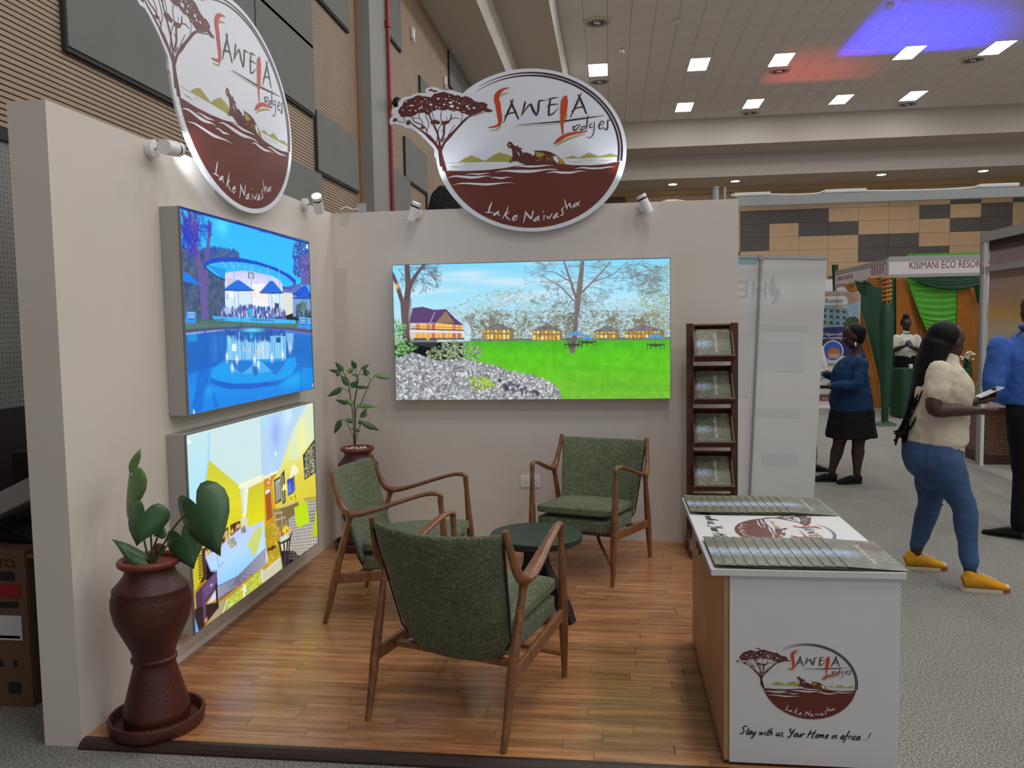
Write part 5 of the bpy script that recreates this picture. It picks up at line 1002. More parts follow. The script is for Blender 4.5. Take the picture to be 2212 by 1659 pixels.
for i, py in enumerate((765, 857, 950, 1044, 1138)):
    zf = aty(1540, py, yr-.10).z-ZF-.02
    f = lambda u, v, h, zf=zf: (u, -.115+v*ca2+h*sa2, zf-.012+v*sa2-h*ca2)
    def tb(nm, a, b):
        c_ = [(x, y, z) for z in (a[2], b[2]) for x, y in ((a[0],a[1]),(b[0],a[1]),(b[0],b[1]),(a[0],b[1]))]
        MB().add([f(x, y, -z) for x, y, z in c_], [(0,3,2,1),(4,5,6,7),(0,1,5,4),(1,2,6,5),(2,3,7,6),(3,0,4,7)]).build(nm, MAT['rackwood'], tray)
    tray = MB().add([f(x, y, -z) for z in (-.012, 0) for x, y in ((-tw/2,0),(tw/2,0),(tw/2,TL),(-tw/2,TL))], [(0,3,2,1),(4,5,6,7),(0,1,5,4),(1,2,6,5),(2,3,7,6),(3,0,4,7)]).build('tray', MAT['rackwood'], t)
    tb('front_lip', (-tw/2-.0, -.014, -.012), (tw/2+.0, 0, .052)); tb('side_lip', (-tw/2, 0, 0), (-tw/2+.012, TL, .042)); tb('side_lip', (tw/2-.012, 0, 0), (tw/2, TL, .042)); tb('top_lip', (-tw/2, TL-.012, 0), (tw/2, TL, .042))
    for j in range(3):
        bw = (tw-.044)
        c_ = Vector(f(-.006+j*.006, .125, -(.004+.0055*j))); lab = ('front' if j == 2 else 'middle' if j == 1 else 'rear')+' leaf printed brochure in the %s rack tray' % ('top', 'second', 'third', 'fourth', 'lowest')[i]
        w_ = c_+Vector(t.location); brochure(lab, 'brochures in the wooden rack', w_, (tilt, 0, 0), (bw/BWD, .238/BLN, 1), 1 if j == 2 else False)
# ------------------------------------------------------------------ things around the stand
MAT['beam'] = M('grey painted rail', (168,172,172), .5); MAT['drape_green'] = M('dark green satin', (16,66,40), .5, var=.1); MAT['drape_lime'] = M('lime green satin', (74,168,30), .45, var=.08); MAT['drape_gold'] = M('gold ochre satin', (176,112,40), .5, var=.1)
MAT['fascia'] = M('white fascia board', (214,208,212), .5); MAT['fgrey'] = M('grey fascia frame', (160,158,156), .5); MAT['ink_maroon'] = M('maroon lettering', (120,36,44), .5)
t = thing('fascia_rail', 'long grey rail running right from the top of the back wall', 'rail', (BW, .08, 2.46))
MB().bx((.004,0,0), (4.2,.05,.066)).build('rail', MAT['beam'], t); MB().bx((4.12,-.005,-2.46), (4.18,.055,0)).build('post', MAT['alu'], t)
for i, (a, b, w_) in enumerate(((1437,1462,'above the back wall, nearest the oval sign'), (1586,1664,'at the end of the back wall'), (1780,1871,'in the middle of the rail'), (2114,2200,'at the right end of the rail'))):
    pa, pb = aty(a, 425, .1), aty(b, 425, .1)
    z = 2.532 if pb.x > BW else 2.502
    tt = thing('light_batten', 'slim white light batten lying on the rail, '+w_, 'batten light', ((pa.x+pb.x)/2, .105 if pa.x > BW-.1 else .11, z), 0, 'batten lights on the rail')
    MB().bx((-(pb.x-pa.x)/2,-.018,0), ((pb.x-pa.x)/2,.018,.024), bev=.004).build('body', MAT['white'], tt); MB().tube([(-(pb.x-pa.x)/2-.02,0,.012),(-(pb.x-pa.x)/2,0,.012)], .006, 8).build('plug', MAT['white'], tt)
cb_ = [aty(x, y, .105) for x, y in ((1462,432),(1500,436),(1540,434),(1575,436),(1590,430))]
tag(MB().tube(smoothpath([(p.x, .105, max(p.z, 2.506)) for p in cb_], 6), .004, 6).build('power_cable', MAT['white']), 'thin white cable along the top of the back wall', 'cable')
for i, (a, b) in enumerate(((1664,1780), (1871,2114))):
    pa, pb = aty(a, 424, .12), aty(b, 424, .12); tag(MB().tube(smoothpath([(pa.x,.125,2.542), (pa.x*.7+pb.x*.3,.12,2.536), (pa.x*.3+pb.x*.7,.125,2.534), (pb.x,.125,2.542)], 6), .005, 6).build('power_cable', MAT['white']), ('thin white cable on the rail between the middle battens', 'thin white cable on the rail between the right-hand battens')[i], 'cable')
for i, (x0, x1, yt) in enumerate(((1538,1553,404), (1563,1568,404))):
    pa, pb = aty(x0, yt, 1.6), aty(x1, yt, 1.6)
    tt = thing('metal_pole', ('thick grey pole top behind the back wall', 'thin pole top behind the back wall')[i], 'pole', ((pa.x+pb.x)/2, 1.6, 0)); r_ = max((pb.x-pa.x)/2, .012)
    MB().tube([(0,0,.02),(0,0,pa.z-.02)], r_, 16).build('tube', MAT['beam'], tt, 60); MB().tube([(0,0,pa.z-.02),(0,0,pa.z)], r_*1.12, 16).build('cap', MAT['alu'], tt, 60); MB().lathe([(0,0),(r_*1.3,0),(r_*1.3,.02),(0,.02)], 20).build('base_plate', MAT['alu'], tt)
# junction box and wire where the walls meet
p = aty(782, 447, .05); tt = thing('junction_plate', 'small grey bracket plate on the wall top near the corner', 'bracket', (p.x, .06, 2.5)); MB().bx((-.035,-.02,0),(.035,-.012,.072)).build('plate', MAT['alu'], tt); MB().bx((-.035,-.02,0),(.035,.03,.008)).build('foot', MAT['alu'], tt)
q = [aty(x, y, .04) for x, y in ((735,452),(748,447),(762,452),(776,450))]; tag(MB().tube(smoothpath([(v_.x, .04, max(v_.z, 2.506)) for v_ in q], 6), .005, 6).build('corner_cable', MAT['white']), 'short white cable over the inner corner of the walls', 'cable')
# black foil bundle behind the sign
k = NT('black plastic film'); v = k.coord(); k.b.inputs['Base Color'].default_value = lin((16,16,18)); k.b.inputs['Roughness'].default_value = .22; k.bump(k.noise(k.coord('Object', (3,3,14)), 5, 4, .6), .9, .03); MAT['film'] = k.m
pa, pb, pc = aty(918, 455, .35), aty(958, 408, .35), aty(1010, 455, .35)
mb = MB(); prof = [(pa.x, 0), (pa.x+.02, 2.45), ((pa.x+pb.x)/2, (pa.z+pb.z)/2+.03), (pb.x, pb.z+.02), (pb.x+.12, pb.z-.03), (pc.x, 2.50), (pc.x+.05, 0)]
t = MB().prism(prof, lambda u, v, h: (u, h, v), .22, .5).build('covered_stack', MAT['film']); tag(t, 'black plastic covered stack peeking over the back wall behind the oval sign', 'bundle'); bv = t.modifiers.new('bevel', 'BEVEL'); bv.width = .03; bv.segments = 3
# things stored behind the side wall
MAT['cardboard'] = M('brown cardboard', (104,78,56), .8, var=.05); MAT['ink_black'] = M('black print', (36,32,32), .6); MAT['ink_red'] = M('red print', (150,30,44), .6); MAT['label_white'] = M('white label', (206,206,206), .6)
bxw = .20; bz = .70; b0 = atz(72, 1528, .0); t = thing('cardboard_box', 'tall brown television carton standing behind the side wall', 'carton', (b0.x-bxw/2, b0.y+.30, 0))
MB().box((0,0,bz/2), (bxw,.60,bz), None, .004).build('carton', MAT['cardboard'], t)
yb_ = -.302
def stick(nm, m_, x0, x1, z0, z1): return MB().bx((x0,yb_-.0008,z0), (x1,yb_+.001,z1)).build(nm, MAT[m_], t)
stick('dark_stripe', 'ink_black', -.085, .05, .565, .605); stick('red_stripe', 'ink_red', -.095, .075, .49, .55); stick('address_label', 'label_white', -.07, .07, .30, .41); stick('barcode', 'ink_black', -.06, .06, .308, .32); stick('hand_hole', 'ink_black', -.06, .06, .445, .47); stick('symbol_print', 'ink_black', -.01, .05, .06, .11); stick('symbol_print', 'ink_black', -.05, -.03, .18, .21); stick('symbol_print', 'ink_black', .02, .04, .18, .21)
o = link('brand_lettering', text_mesh('TCL', .05, MAT['ink_black'], 0, 'brand'), None, t); o.location = (.02, yb_-.001, .64); o.rotation_euler = (PI/2, 0, 0); o['kind'] = 'stuff'
t = MB().box((0,0,0), (.36,.5,.09), Matrix.Rotation(-.42, 3, 'Y'), .004).build('foam_board', M('pale grey board', (150,146,142), .7)); tag(t, 'pale grey board leaning on the carton behind the side wall', 'board'); t.location = (b0.x-bxw/2-.02, b0.y+.28, bz+.20)
k_ = MB(); k_.box((0,0,.045), (.19,.40,.09), None, .03); t = k_.build('plastic_bag', MAT['film'], None, 180); tag(t, 'crumpled black plastic bag lying on the television carton', 'bag'); t.location = (b0.x-bxw/2, b0.y+.28, bz+.001)
t = thing('framed_panel', 'thin white framed panel between the carton and the side wall', 'panel', (b0.x+.035, b0.y+.3, 0)); MB().box((0,0,.335), (.02,.55,.67)).build('board', MAT['white'], t); MB().box((-.012,0,.67), (.045,.57,.02)).build('top_edge', M('brass edge', (150,120,70), .4, metal=.6), t)
t = thing('dark_cabinet', 'dark brown cabinet in the gap behind the side wall', 'cabinet', (-.95, -1.6, 0)); MB().box((0,0,.5), (.34,.8,1.0), None, .004).build('carcass', M('dark brown cabinet', (40,30,30), .5), t); MB().box((.0,-.405,.5), (.3,.012,.9)).build('door', M('darker door', (34,26,26), .5), t); MB().box((.11,-.415,.6), (.012,.012,.12)).build('handle', MAT['alu'], t)
# ------------------------------------------------------------------ back of a roll-up banner in the aisle
yb = .75; bl, brr = aty(1490, 560, yb).x, aty(1785, 548, yb); zt_ = brr.z; k = NT('thin white banner film'); v = k.coord()
k.b.inputs['Base Color'].default_value = lin((214,214,214)); k.b.inputs['Roughness'].default_value = .55; k.b.inputs['Transmission Weight'].default_value = 0; k.bump(k.noise(k.coord('Object', (2,2,.6)), 3, 3), .25, .02); MAT['film_white'] = k.m
ghost = M('show-through print', (190,192,194), .55); ghost2 = M('pale show-through print', (204,206,207), .55)
t = thing('rollup_banner', 'back of a white roll-up banner right of the back wall', 'banner', ((bl+brr.x)/2, yb, 0)); hw = (brr.x-bl)/2
MB().prism([(-hw,.07),(hw,.07),(hw,zt_-.015),(-hw,zt_-.015)], lambda u, v, h: (u, h+.012*math.sin(u*3)*0, v), -.002, .001).build('banner_sheet', MAT['film_white'], t)
MB().bx((-hw-.005,-.012,zt_-.02), (hw+.005,.012,zt_)).build('top_rail', MAT['alu'], t); MB().bx((-hw-.01,-.11,0), (hw+.01,.09,.07), bev=.01).build('base_cassette', MAT['alu'], t)
pxp = (aty(1642, 555, yb).x-(bl+brr.x)/2); MB().tube([(pxp,-.022,.06),(pxp,-.014,zt_)], .010, 10).build('support_pole', MAT['alu'], t, 60); MB().bx((pxp-.02,-.03,zt_-.03), (pxp+.02,-.004,zt_+.004)).build('pole_clip', MAT['fgrey'], t)
MB().bx((-hw,-.0034,zt_-.07), (pxp-.03,-.002,zt_-.02)).build('blue_top_print', M('blue show-through', (150,184,196), .55), t)
def gh(nm, x0, x1, y0, y1, m_): a, b = aty(x0, y0, yb), aty(x1, y1, yb); MB().bx((a.x-t.location.x,-.0026,b.z), (b.x-t.location.x,-.002,a.z)).build(nm, m_, t)
gh('ghost_block', 1650, 1752, 700, 712, ghost2); gh('ghost_block', 1640, 1745, 735, 800, ghost2); gh('ghost_block', 1600, 1628, 720, 860, ghost2); gh('ghost_block', 1664, 1740, 975, 1005, ghost2); gh('ghost_block', 1645, 1740, 880, 900, ghost2)
o = link('ghost_lettering', text_mesh('HE', .20, ghost, 0, 'ghost'), None, t); p = aty(1622, 628, yb); o.location = (p.x-t.location.x+.02, -.0028, p.z); o.rotation_euler = (PI/2, 0, 0); o.scale = (-1, 1, 1); o['kind'] = 'stuff'
gpt = [(1672,590),(1664,606),(1661,622),(1667,634),(1676,640),(1672,648),(1668,655),(1676,653),(1684,642),(1688,632),(1684,622),(1676,616),(1674,604)]
MB().prism([(aty(x, y, yb).x-t.location.x, aty(x, y, yb).z) for x, y in gpt], lambda u, v, h: (u, -h, v), .002, .0028).build('ghost_emblem', ghost, t)
t.location.x -= .085
for o in t.children:
    if not o.name.startswith('base_cassette'): o.rotation_euler.rotate(Matrix.Rotation(.042, 3, 'Y')); o.location = Matrix.Rotation(.042, 3, 'Y') @ o.location
# ------------------------------------------------------------------ stand with green and gold drapes
KX, KY = 6.284, 7.10; KW, KD, KH = 3.0, 2.85, 2.56; FB = 2.27
t = thing('exhibition_booth', 'neighbouring booth with white fascia and green and gold drapes', 'booth', (KX, KY, 0)); KO = Vector((KX, KY, 0))
for x, y in ((0,0), (KW,0), (0,KD), (KW,KD)): MB().tube([(x,y,0),(x,y,KH)], .022, 8).build('post', MAT['alu'], t)
MB().bx((0,KD,0), (KW,KD+.03,KH)).build('back_panel', MAT['fascia'], t); MB().bx((KW,0,0), (KW+.03,KD,KH)).build('side_panel', MAT['fascia'], t)
def fasc(nm, a, b, axis):
    f = MB().bx(*((a, b))).build(nm, MAT['fascia'], t)
    (x0, y0, z0), (x1, y1, z1) = a, b
    for za, zb in ((z1-.07, z1), (z0, z0+.05)): MB().bx((x0-.006, y0-.006, za), (x1+.006, y1+.006, zb)).build('fascia_rail', MAT['fgrey'], f)
    return f
ff = fasc('front_fascia', (.02,-.012,FB), (KW-.02,.012,KH+.03), 0); sf_ = fasc('side_fascia', (-.012,.02,FB-.02), (.012,KD-.02,KH), 1)
o = link('booth_lettering', text_mesh('KISIMANI ECO RESORT & SPA', .158, MAT['ink_maroon'], 0, 'booth_name', 'LEFT'), None, ff); p = aty(1964, 574, KY-.02); o.location = (p.x-KX, -.014, p.z); o.rotation_euler = (PI/2, 0, 0); o.scale = (.67, 1, 1); o['kind'] = 'stuff'
o = link('booth_lettering', text_mesh('KISIMANI ECO RESORT & SPA', .10, MAT['ink_maroon'], 0, 'booth_name_side', 'LEFT'), None, sf_); o.location = (-.0145, KD-.15, FB+.13); o.rotation_euler = (PI/2, 0, -PI/2); o.scale = (.75, 1, 1); o['kind'] = 'stuff'
for k_ in range(5): MB().bx((-.0145, .12+k_*.13, FB+.075), (-.012, .20+k_*.13, FB+.205)).build('fascia_print', M('faded print', (150,120,126), .6) if k_ == 0 else bpy.data.materials['faded print'], sf_)
MB().bx((.3,.02,KH+.03), (KW-.1,.06,KH+.065)).build('lime_top_edge', MAT['drape_lime'], t)
def drape(nm, L, R_, y, mat, folds=7, amp=.035, sag=0, nu=40, nv=20, horiz=0):
    """cloth between a left and a right edge polyline (photo pixels on the plane y)"""
    Lw = [aty(px, py, y)-KO for px, py in L]; Rw = [aty(px, py, y)-KO for px, py in R_]
    def edge(E, v):
        k = v*(len(E)-1); i = min(int(k), len(E)-2); return E[i].lerp(E[i+1], k-i)
    V = []
    for j in range(nv+1):
        v = j/nv; a, b = edge(Lw, v), edge(Rw, v)
        for i in range(nu+1):
            u = i/nu; q = a.lerp(b, u); dz = -sag*4*u*(1-u)*(.15+.85*v)
            w_ = amp*math.sin(2*PI*folds*u+1.3*v) if not horiz else amp*math.sin(2*PI*horiz*v)*(math.sin(PI*u)**.5)
            V.append(q+Vector((0, -abs(w_)-.02, dz)))
    F = [(j*(nu+1)+i, j*(nu+1)+i+1, (j+1)*(nu+1)+i+1, (j+1)*(nu+1)+i) for j in range(nv) for i in range(nu)]
    o = MB().add(V, F).build(nm, MAT[mat], t, 180); so = o.modifiers.new('solid', 'SOLIDIFY'); so.thickness = .006; return o
yk = KY+KD-.06
drape('green_drape', [(1850,590),(1850,900)], [(1945,590),(1945,900)], yk-.05, 'drape_green', 9); drape('gold_drape', [(1850,640),(1853,890)], [(1852,640),(1915,890)], yk-.16, 'drape_gold', 3, .03)
drape('gold_drape', [(1934,590),(1934,890)], [(1950,590),(2020,890)], yk-.12, 'drape_gold', 6); drape('green_drape', [(1940,590),(1960,890)], [(2125,590),(2125,890)], yk-.02, 'drape_gold', 12)
drape('lime_swag', [(1952,590),(1985,680),(2012,742)], [(2072,590),(2070,680),(2066,745)], yk-.20, 'drape_lime', 3, .05, .10, 40, 40, 7); drape('gold_drape', [(2066,600),(2062,890)], [(2092,600),(2122,890)], yk-.22, 'drape_gold', 4, .03)
drape('green_swag', [(1958,592),(1962,600)], [(2120,592),(2125,612)], yk-.35, 'drape_green', 3, .04, .16, 40, 16, 3); drape('green_swag', [(2095,592),(2108,650)], [(2130,592),(2130,690)], yk-.33, 'drape_green', 3, .03)
drape('gold_swag', [(1874,598),(1876,606)], [(1922,592),(1922,600)], KY+.3, 'drape_gold', 2, .03, .14, 30, 12, 2); drape('gold_swag', [(1822,612),(1824,620)], [(1862,606),(1862,612)], KY+1.8, 'drape_gold', 2, .03, .12, 30, 12, 2); drape('green_swag', [(1846,606),(1848,612)], [(1884,600),(1884,606)], KY+1.0, 'drape_green', 2, .03, .22, 30, 12, 2)
# wrapped corner post
cp = MB().tube([(0,0,.03),(0,0,.25),(0,0,.6),(0,0,1.2),(0,0,1.75),(0,0,1.88)], [.05,.055,.075,.10,.105,.06], 24).build('post_wrap', MAT['drape_green'], t, 60)
mb = MB().lathe([(.0,.07),(.06,.06),(.11,.035),(.15,.02),(.17,0)], 20); mb.v = [(x*(1+.25*math.sin(5*math.atan2(y, x))), y*(1+.25*math.sin(5*math.atan2(y, x))), z) for x, y, z in mb.v]; mb.build('cloth_puddle', MAT['drape_green'], t, 60)
MB().tube([(.055*math.cos(a), .055*math.sin(a), 1.89+a/(2*PI)*.066) for a in [2*PI*i/14 for i in range(14*6)]], .024, 8).build('rope_wrap', MAT['drape_gold'], t, 180)
MB().tube([(0,KD+.06,2.1),(0,KD+.06,2.68)], [.03,.06], 14).build('post_wrap', MAT['drape_green'], t, 60)
# fascia of the booth beyond
t2 = thing('far_booth', 'fascia of a booth just beyond the draped stand', 'booth', (KX-.05, KY+KD+.6, 0)); MB().bx((0,.1,FB+.05), (.02,2.4,KH)).build('fascia', MAT['fascia'], t2); MB().bx((-.01,.1,FB-.02), (.03,2.4,FB+.05)).build('fascia_rail', MAT['fgrey'], t2); MB().bx((-.01,.1,KH), (.03,2.4,KH+.06)).build('fascia_rail', MAT['fgrey'], t2)
for y in (.1, 2.4): MB().tube([(0,y,0),(0,y,KH)], .022, 8).build('post', MAT['alu'], t2)
MB().bx((0,2.42,0), (3,2.45,KH)).build('back_panel', MAT['fascia'], t2)
# printed roll-up banner of that stand
rb_l, rb_r = atz(1763, 870, 0), atz(1847, 868, 0); yv = 9.62; q0, q1 = aty(1770, 632, yv), aty(1859, 629, yv); w2 = q1.x-q0.x; x0 = q0.x; zt2 = q1.z
t = thing('rollup_banner', 'printed roll-up banner with hotel picture behind the woman in blue', 'banner', (x0, yv, 0))
MB().bx((-.02,-.002,.05), (w2,.002,zt2)).build('banner_sheet', M('banner white', (206,204,204), .5), t); MB().bx((-.03,-.08,0), (w2+.01,.08,.05), bev=.01).build('base_cassette', MAT['white'], t); MB().bx((-.02,-.01,zt2-.01), (w2,.01,zt2+.01)).build('top_rail', MAT['alu'], t)
def bp_(nm, pts, m_, h=.004): return MB().prism([(aty(x, y, yv).x-x0, aty(x, y, yv).z) for x, y in pts], lambda u, v, hh: (u, -hh, v), .002, h).build(nm, m_, t)
bp_('tan_header', [(1768,634),(1858,632),(1856,700),(1766,700)], M('tan print', (170,136,122), .5)); bp_('title_plate', [(1772,641),(1825,639),(1832,645),(1832,655),(1828,658),(1770,659)], M('pale print', (200,200,200), .5), .006)
bp_('sky_print', [(1790,672),(1857,650),(1855,705),(1780,700)], M('sky print', (150,176,200), .5), .005); bld = M('hotel print', (116,146,156), .5); bp_('hotel_print', [(1775,658),(1800,660),(1834,668),(1832,705),(1772,708)], bld, .0065)
dkp = M('dark window print', (54,66,74), .5); rdp = M('red balcony print', (160,90,90), .5); tre = M('tree print', (60,76,40), .5)
for i in range(4):
    for j in range(3): bp_('window_print', [(1778+i*14,666+j*13+i*1.4),(1785+i*14,667+j*13+i*1.4),(1785+i*14,674+j*13+i),(1778+i*14,673+j*13+i)], dkp, .0075)
for i in range(3): bp_('balcony_print', [(1783+i*15,664+i*3),(1791+i*15,665+i*3),(1791+i*15,667+i*3),(1783+i*15,666+i*3)], rdp, .0078)
bp_('tree_print', [(1826,690),(1836,684),(1848,684),(1856,692),(1855,706),(1824,706)], tre, .007); bp_('blue_band', [(1764,708),(1856,705),(1854,768),(1762,770)], M('navy print', (34,40,98), .5), .005)
def circ(cx, cy, rx, ry, n=28): return [(cx+rx*math.cos(2*PI*i/n), cy+ry*math.sin(2*PI*i/n)) for i in range(n)]
bp_('round_frame', circ(1799, 758, 23, 23), M('white print ring', (220,220,220), .5), .006); bp_('round_picture', circ(1799, 758, 20.5, 20.5), M('blue sky print', (50,96,180), .5), .007); bp_('roof_print', [(1784,762),(1796,750),(1812,756),(1816,764)], M('orange roof print', (190,104,60), .5), .008); bp_('house_print', [(1788,763),(1814,764),(1812,774),(1790,774)], M('house print', (190,160,130), .5), .0085)
bp_('footer', [(1764,852),(1850,851),(1849,865),(1764,866)], M('maroon print', (120,74,66), .5), .005)
for tx, sz, px, py, m_, sh in (('Kisimani', .13, 1802, 650, MAT['ink_black'], 0), ('Blends Nature with', .085, 1790, 722, MAT['ink_white'], .25), ('Modern Hospitality', .085, 1790, 730, MAT['ink_white'], .25), ('ACCOMMODATION', .075, 1801, 788, MAT['ink_black'], 0), ('TEAM BUILDING', .075, 1801, 816, MAT['ink_black'], 0), ('CAMPING', .075, 1801, 827, MAT['ink_black'], 0), ('ZIP LINE', .075, 1801, 848, MAT['ink_black'], 0), ('0742 393 395', .06, 1790, 861, MAT['ink_white'], 0)):
    o = link('banner_lettering', text_mesh(tx, sz, m_, sh, 'banner_text'), None, t); p = aty(px, py, yv); o.location = (p.x-x0, -.0095, p.z); o.rotation_euler = (PI/2, 0, 0); o.scale = (.72, 1, 1); o['kind'] = 'stuff'
# table with flowers in the draped booth
tp = aty(1943, 797, 8.0); tq = aty(2106, 797, 8.0); t = thing('draped_table', 'table under a dark green cloth in the draped booth', 'table', ((tp.x+tq.x)/2, 8.22, 0)); tw2 = (tq.x-tp.x)/2
mb = MB(); n_ = 64; ring = []
for zz, fl in ((tp.z, 0), (tp.z-.02, .4), (.4, 1), (.02, 1.2)):
    for i in range(n_):
        a = 2*PI*i/n_; cx_, sy_ = math.cos(a), math.sin(a); e = 8; r_ = (abs(cx_)**e+abs(sy_)**e)**(-1/e); w_ = .018*math.sin(i*2*PI*13/n_)*fl; mb.v.append((cx_*r_*(tw2+w_), sy_*r_*(.22+w_), zz))
mb.f = [tuple(range(n_))]+[(k*n_+i, k*n_+(i+1) % n_, (k+1)*n_+(i+1) % n_, (k+1)*n_+i) for k in range(3) for i in range(n_)]
mb.build('tablecloth', MAT['drape_green'], t, 50); MB().bx((-tw2+.03,-.19,.03), (tw2-.03,.19,tp.z-.02)).build('table_frame', MAT['black'], t)
zt3 = tp.z
tag(MB().lathe([(0,0),(.03,0),(.034,.06),(.03,.07),(0,.07)], 16).build('paper_cup', MAT['white'], None, 50), 'small white cup on the green draped table', 'cup').location = (aty(1967, 795, 8.15).x, 8.15, zt3)
fp = aty(2090, 797, 8.2); t = thing('flower_bouquet', 'bouquet of white flowers on the green draped table', 'bouquet', (fp.x, 8.2, zt3)); MB().lathe([(0,0),(.05,0),(.06,.08),(.045,.12),(0,.12)], 18).build('vase', MAT['drape_green'], t, 50)
for i in range(26):
    a, r_, z = random.uniform(0, 2*PI), random.uniform(.0,.11), random.uniform(.12,.26); MB().ball((r_*math.cos(a), r_*math.sin(a), z), (.022,.022,.018), 8, 5).build('flower', M('cream flower', (226,222,200), .6) if i == 0 else bpy.data.materials['cream flower'], t, 180)
for i in range(16):
    a = random.uniform(0, 2*PI); leaf(t, (0,0,.10), (.15*math.cos(a), .15*math.sin(a), random.uniform(.08,.25)), .035, (0,0,1), LANCE, .3, .2, 'leaf')
# ------------------------------------------------------------------ right-hand booth edge with sunset panel
RX, RY = 6.153, 3.587; t = thing('poster_booth', 'booth edge with a hazy sunset panel at the far right', 'booth', (RX, RY, 0)); RH = 2.56
MB().tube([(0,0,0),(0,0,RH)], .026, 8).build('post', MAT['alu'], t); MB().tube([(.0,-.09,0),(.0,-.09,RH-.06)], .020, 8).build('post', MAT['white'], t); MB().tube([(0,-3,0),(0,-3,RH)], .026, 8).build('post', MAT['alu'], t)
MB().bx((-.02,-3,RH-.10), (.02,0,RH)).build('top_rail', MAT['fgrey'], t); MB().bx((-.015,-3,2.13), (.02,0,2.19)).build('mid_rail', MAT['fgrey'], t)
k = NT('sunset haze print'); tc = k.n('ShaderNodeTexCoord'); sp = k.n('ShaderNodeSeparateXYZ'); k.l(tc.outputs['Generated'], sp.inputs[0]); nz = k.noise(k.coord(), 2.5, 3); ad = k.n('ShaderNodeMath', operation='MULTIPLY_ADD'); k.l(nz, ad.inputs[0]); ad.inputs[1].default_value = .16; k.l(sp.outputs[2], ad.inputs[2])
k.l(k.ramp(ad.outputs[0], [(.35, (150,140,130)), (.52, (206,190,170)), (.62, (206,166,90)), (.72, (186,148,120)), (.9, (160,138,140)), (1, (150,130,136))]), k.b.inputs['Base Color']); k.b.inputs['Roughness'].default_value = .4; MAT['sunset'] = k.m
MB().bx((.02,-3,.75), (.035,-.12,RH-.12)).build('poster_panel', MAT['sunset'], t)
MB().bx((.01,-3,RH-.20), (.018,-.12,RH-.10)).build('brown_valance', M('brown valance', (70,44,40), .7), t)
k = NT('woven wicker'); wv = k.n('ShaderNodeTexWave', bands_direction='Z'); wv.inputs['Scale'].default_value = 16; wv.inputs['Distortion'].default_value = 6; k.l(k.coord(), wv.inputs['Vector']); k.l(k.ramp(wv.outputs['Fac'], [(.2, (64,36,22)), (.8, (146,92,58))]), k.b.inputs['Base Color']); k.bump(wv.outputs['Fac'], .8, .02); MAT['wicker'] = k.m
wl_ = thing('wicker_counter', 'brown woven wicker counter at the right-hand booth', 'counter', (RX+.33, RY-.0, 0)); MB().bx((-.27,-.05,.10), (.9,.5,.60), bev=.01).build('woven_body', MAT['wicker'], wl_); MB().bx((-.27,-.04,0), (.9,.48,.10)).build('plinth', M('dark plinth', (70,36,28), .5), wl_); MB().bx((-.29,-.07,.60), (.92,.52,.64)).build('top', M('dark wood top', (84,48,34), .4), wl_)
rs = thing('red_chair', 'dark red chair back seen behind the man in blue', 'chair', (RX+.42, RY-.45, 0)); MB().box((0,0,.95), (.40,.06,.5), None, .02).build('backrest', M('dark red cloth', (90,22,26), .8), rs); MB().box((0,-.22,.62), (.42,.42,.07), None, .02).build('seat', bpy.data.materials['dark red cloth'], rs)
for x in (-.17,.17):
    for y in (-.4,.0): MB().tube([(x,y,0),(x,y,.62)], .014, 8).build('leg', MAT['black'], rs)
# potted grass between the booths
gp_ = aty(2098, 830, 6.2); t = thing('grass_plant', 'yellow green grassy plant at the right-hand booth post', 'plant', (gp_.x+.02, 6.2, 0)); MB().lathe([(0,0),(.13,0),(.17,.42),(.15,.42),(.14,.38),(0,.38)], 22).build('pot', MAT['black'], t, 50)
for i in range(26):
    a = random.uniform(0, 2*PI); L_ = random.uniform(.25,.5); sp_ = smoothpath([(0,0,.38), (.08*math.cos(a), .08*math.sin(a), .38+L_*.7), (.28*math.cos(a), .28*math.sin(a), .38+L_*random.uniform(.5,1))], 4); MB().tube(sp_, [.006-.005*i_/(len(sp_)-1) for i_ in range(len(sp_))], 5).build('blade', MAT['leaflight'], t)
# coloured stage uplights standing behind the far booths
for nm, lx, ly, ex, ey, colr, en, sz in (('blue', 9.25, 18.9, 8.85, 19.24, (.02,.02,1), 7000, 66), ('red', 7.55, 21.35, 7.07, 21.75, (1,.06,.06), 700, 52)):
    t = thing('stage_light', '%s stage uplight on a stand far behind the draped booth' % nm, 'stage light', (lx, ly, 0)); z0 = 2.0; hgt = ZC-z0-.02; dh = .45
    for k_ in range(3): a = 2*PI*k_/3; MB().tube([(0,0,.5),(.4*math.cos(a), .4*math.sin(a), .01)], .012, 8).build('leg', MAT['black'], t)
    MB().tube([(0,0,.3),(0,0,z0-.12)], .016, 8).build('pole', MAT['black'], t); MB().lathe([(0,-.12),(.06,-.12),(.07,0),(.055,0),(.05,-.06),(0,-.06)], 20, (0,0,z0)).build('housing', MAT['black'], t, 50)
    dx_ = (lx-ex)*dh/hgt; dy_ = (ey-ly)*dh/hgt
    MB().bx((-dx_-.006,-.3,z0-.02), (-dx_,dy_,z0+dh)).build('added_beam_flag', MAT['black'], t); MB().bx((-dx_,dy_,z0-.02), (.3,dy_+.006,z0+dh)).build('added_beam_flag', MAT['black'], t)  # unseen flags added to clip the ceiling glow along two straight edges
    d = bpy.data.lights.new('uplight', 'SPOT'); d.energy = en; d.color = colr; d.spot_size = math.radians(sz); d.spot_blend = 1; d.shadow_soft_size = .02
    o = bpy.data.objects.new('uplight', d); COL.objects.link(o); o.parent = t; o.location = (0,0,z0+.005); o.rotation_euler = (PI-.0, 0, 0)
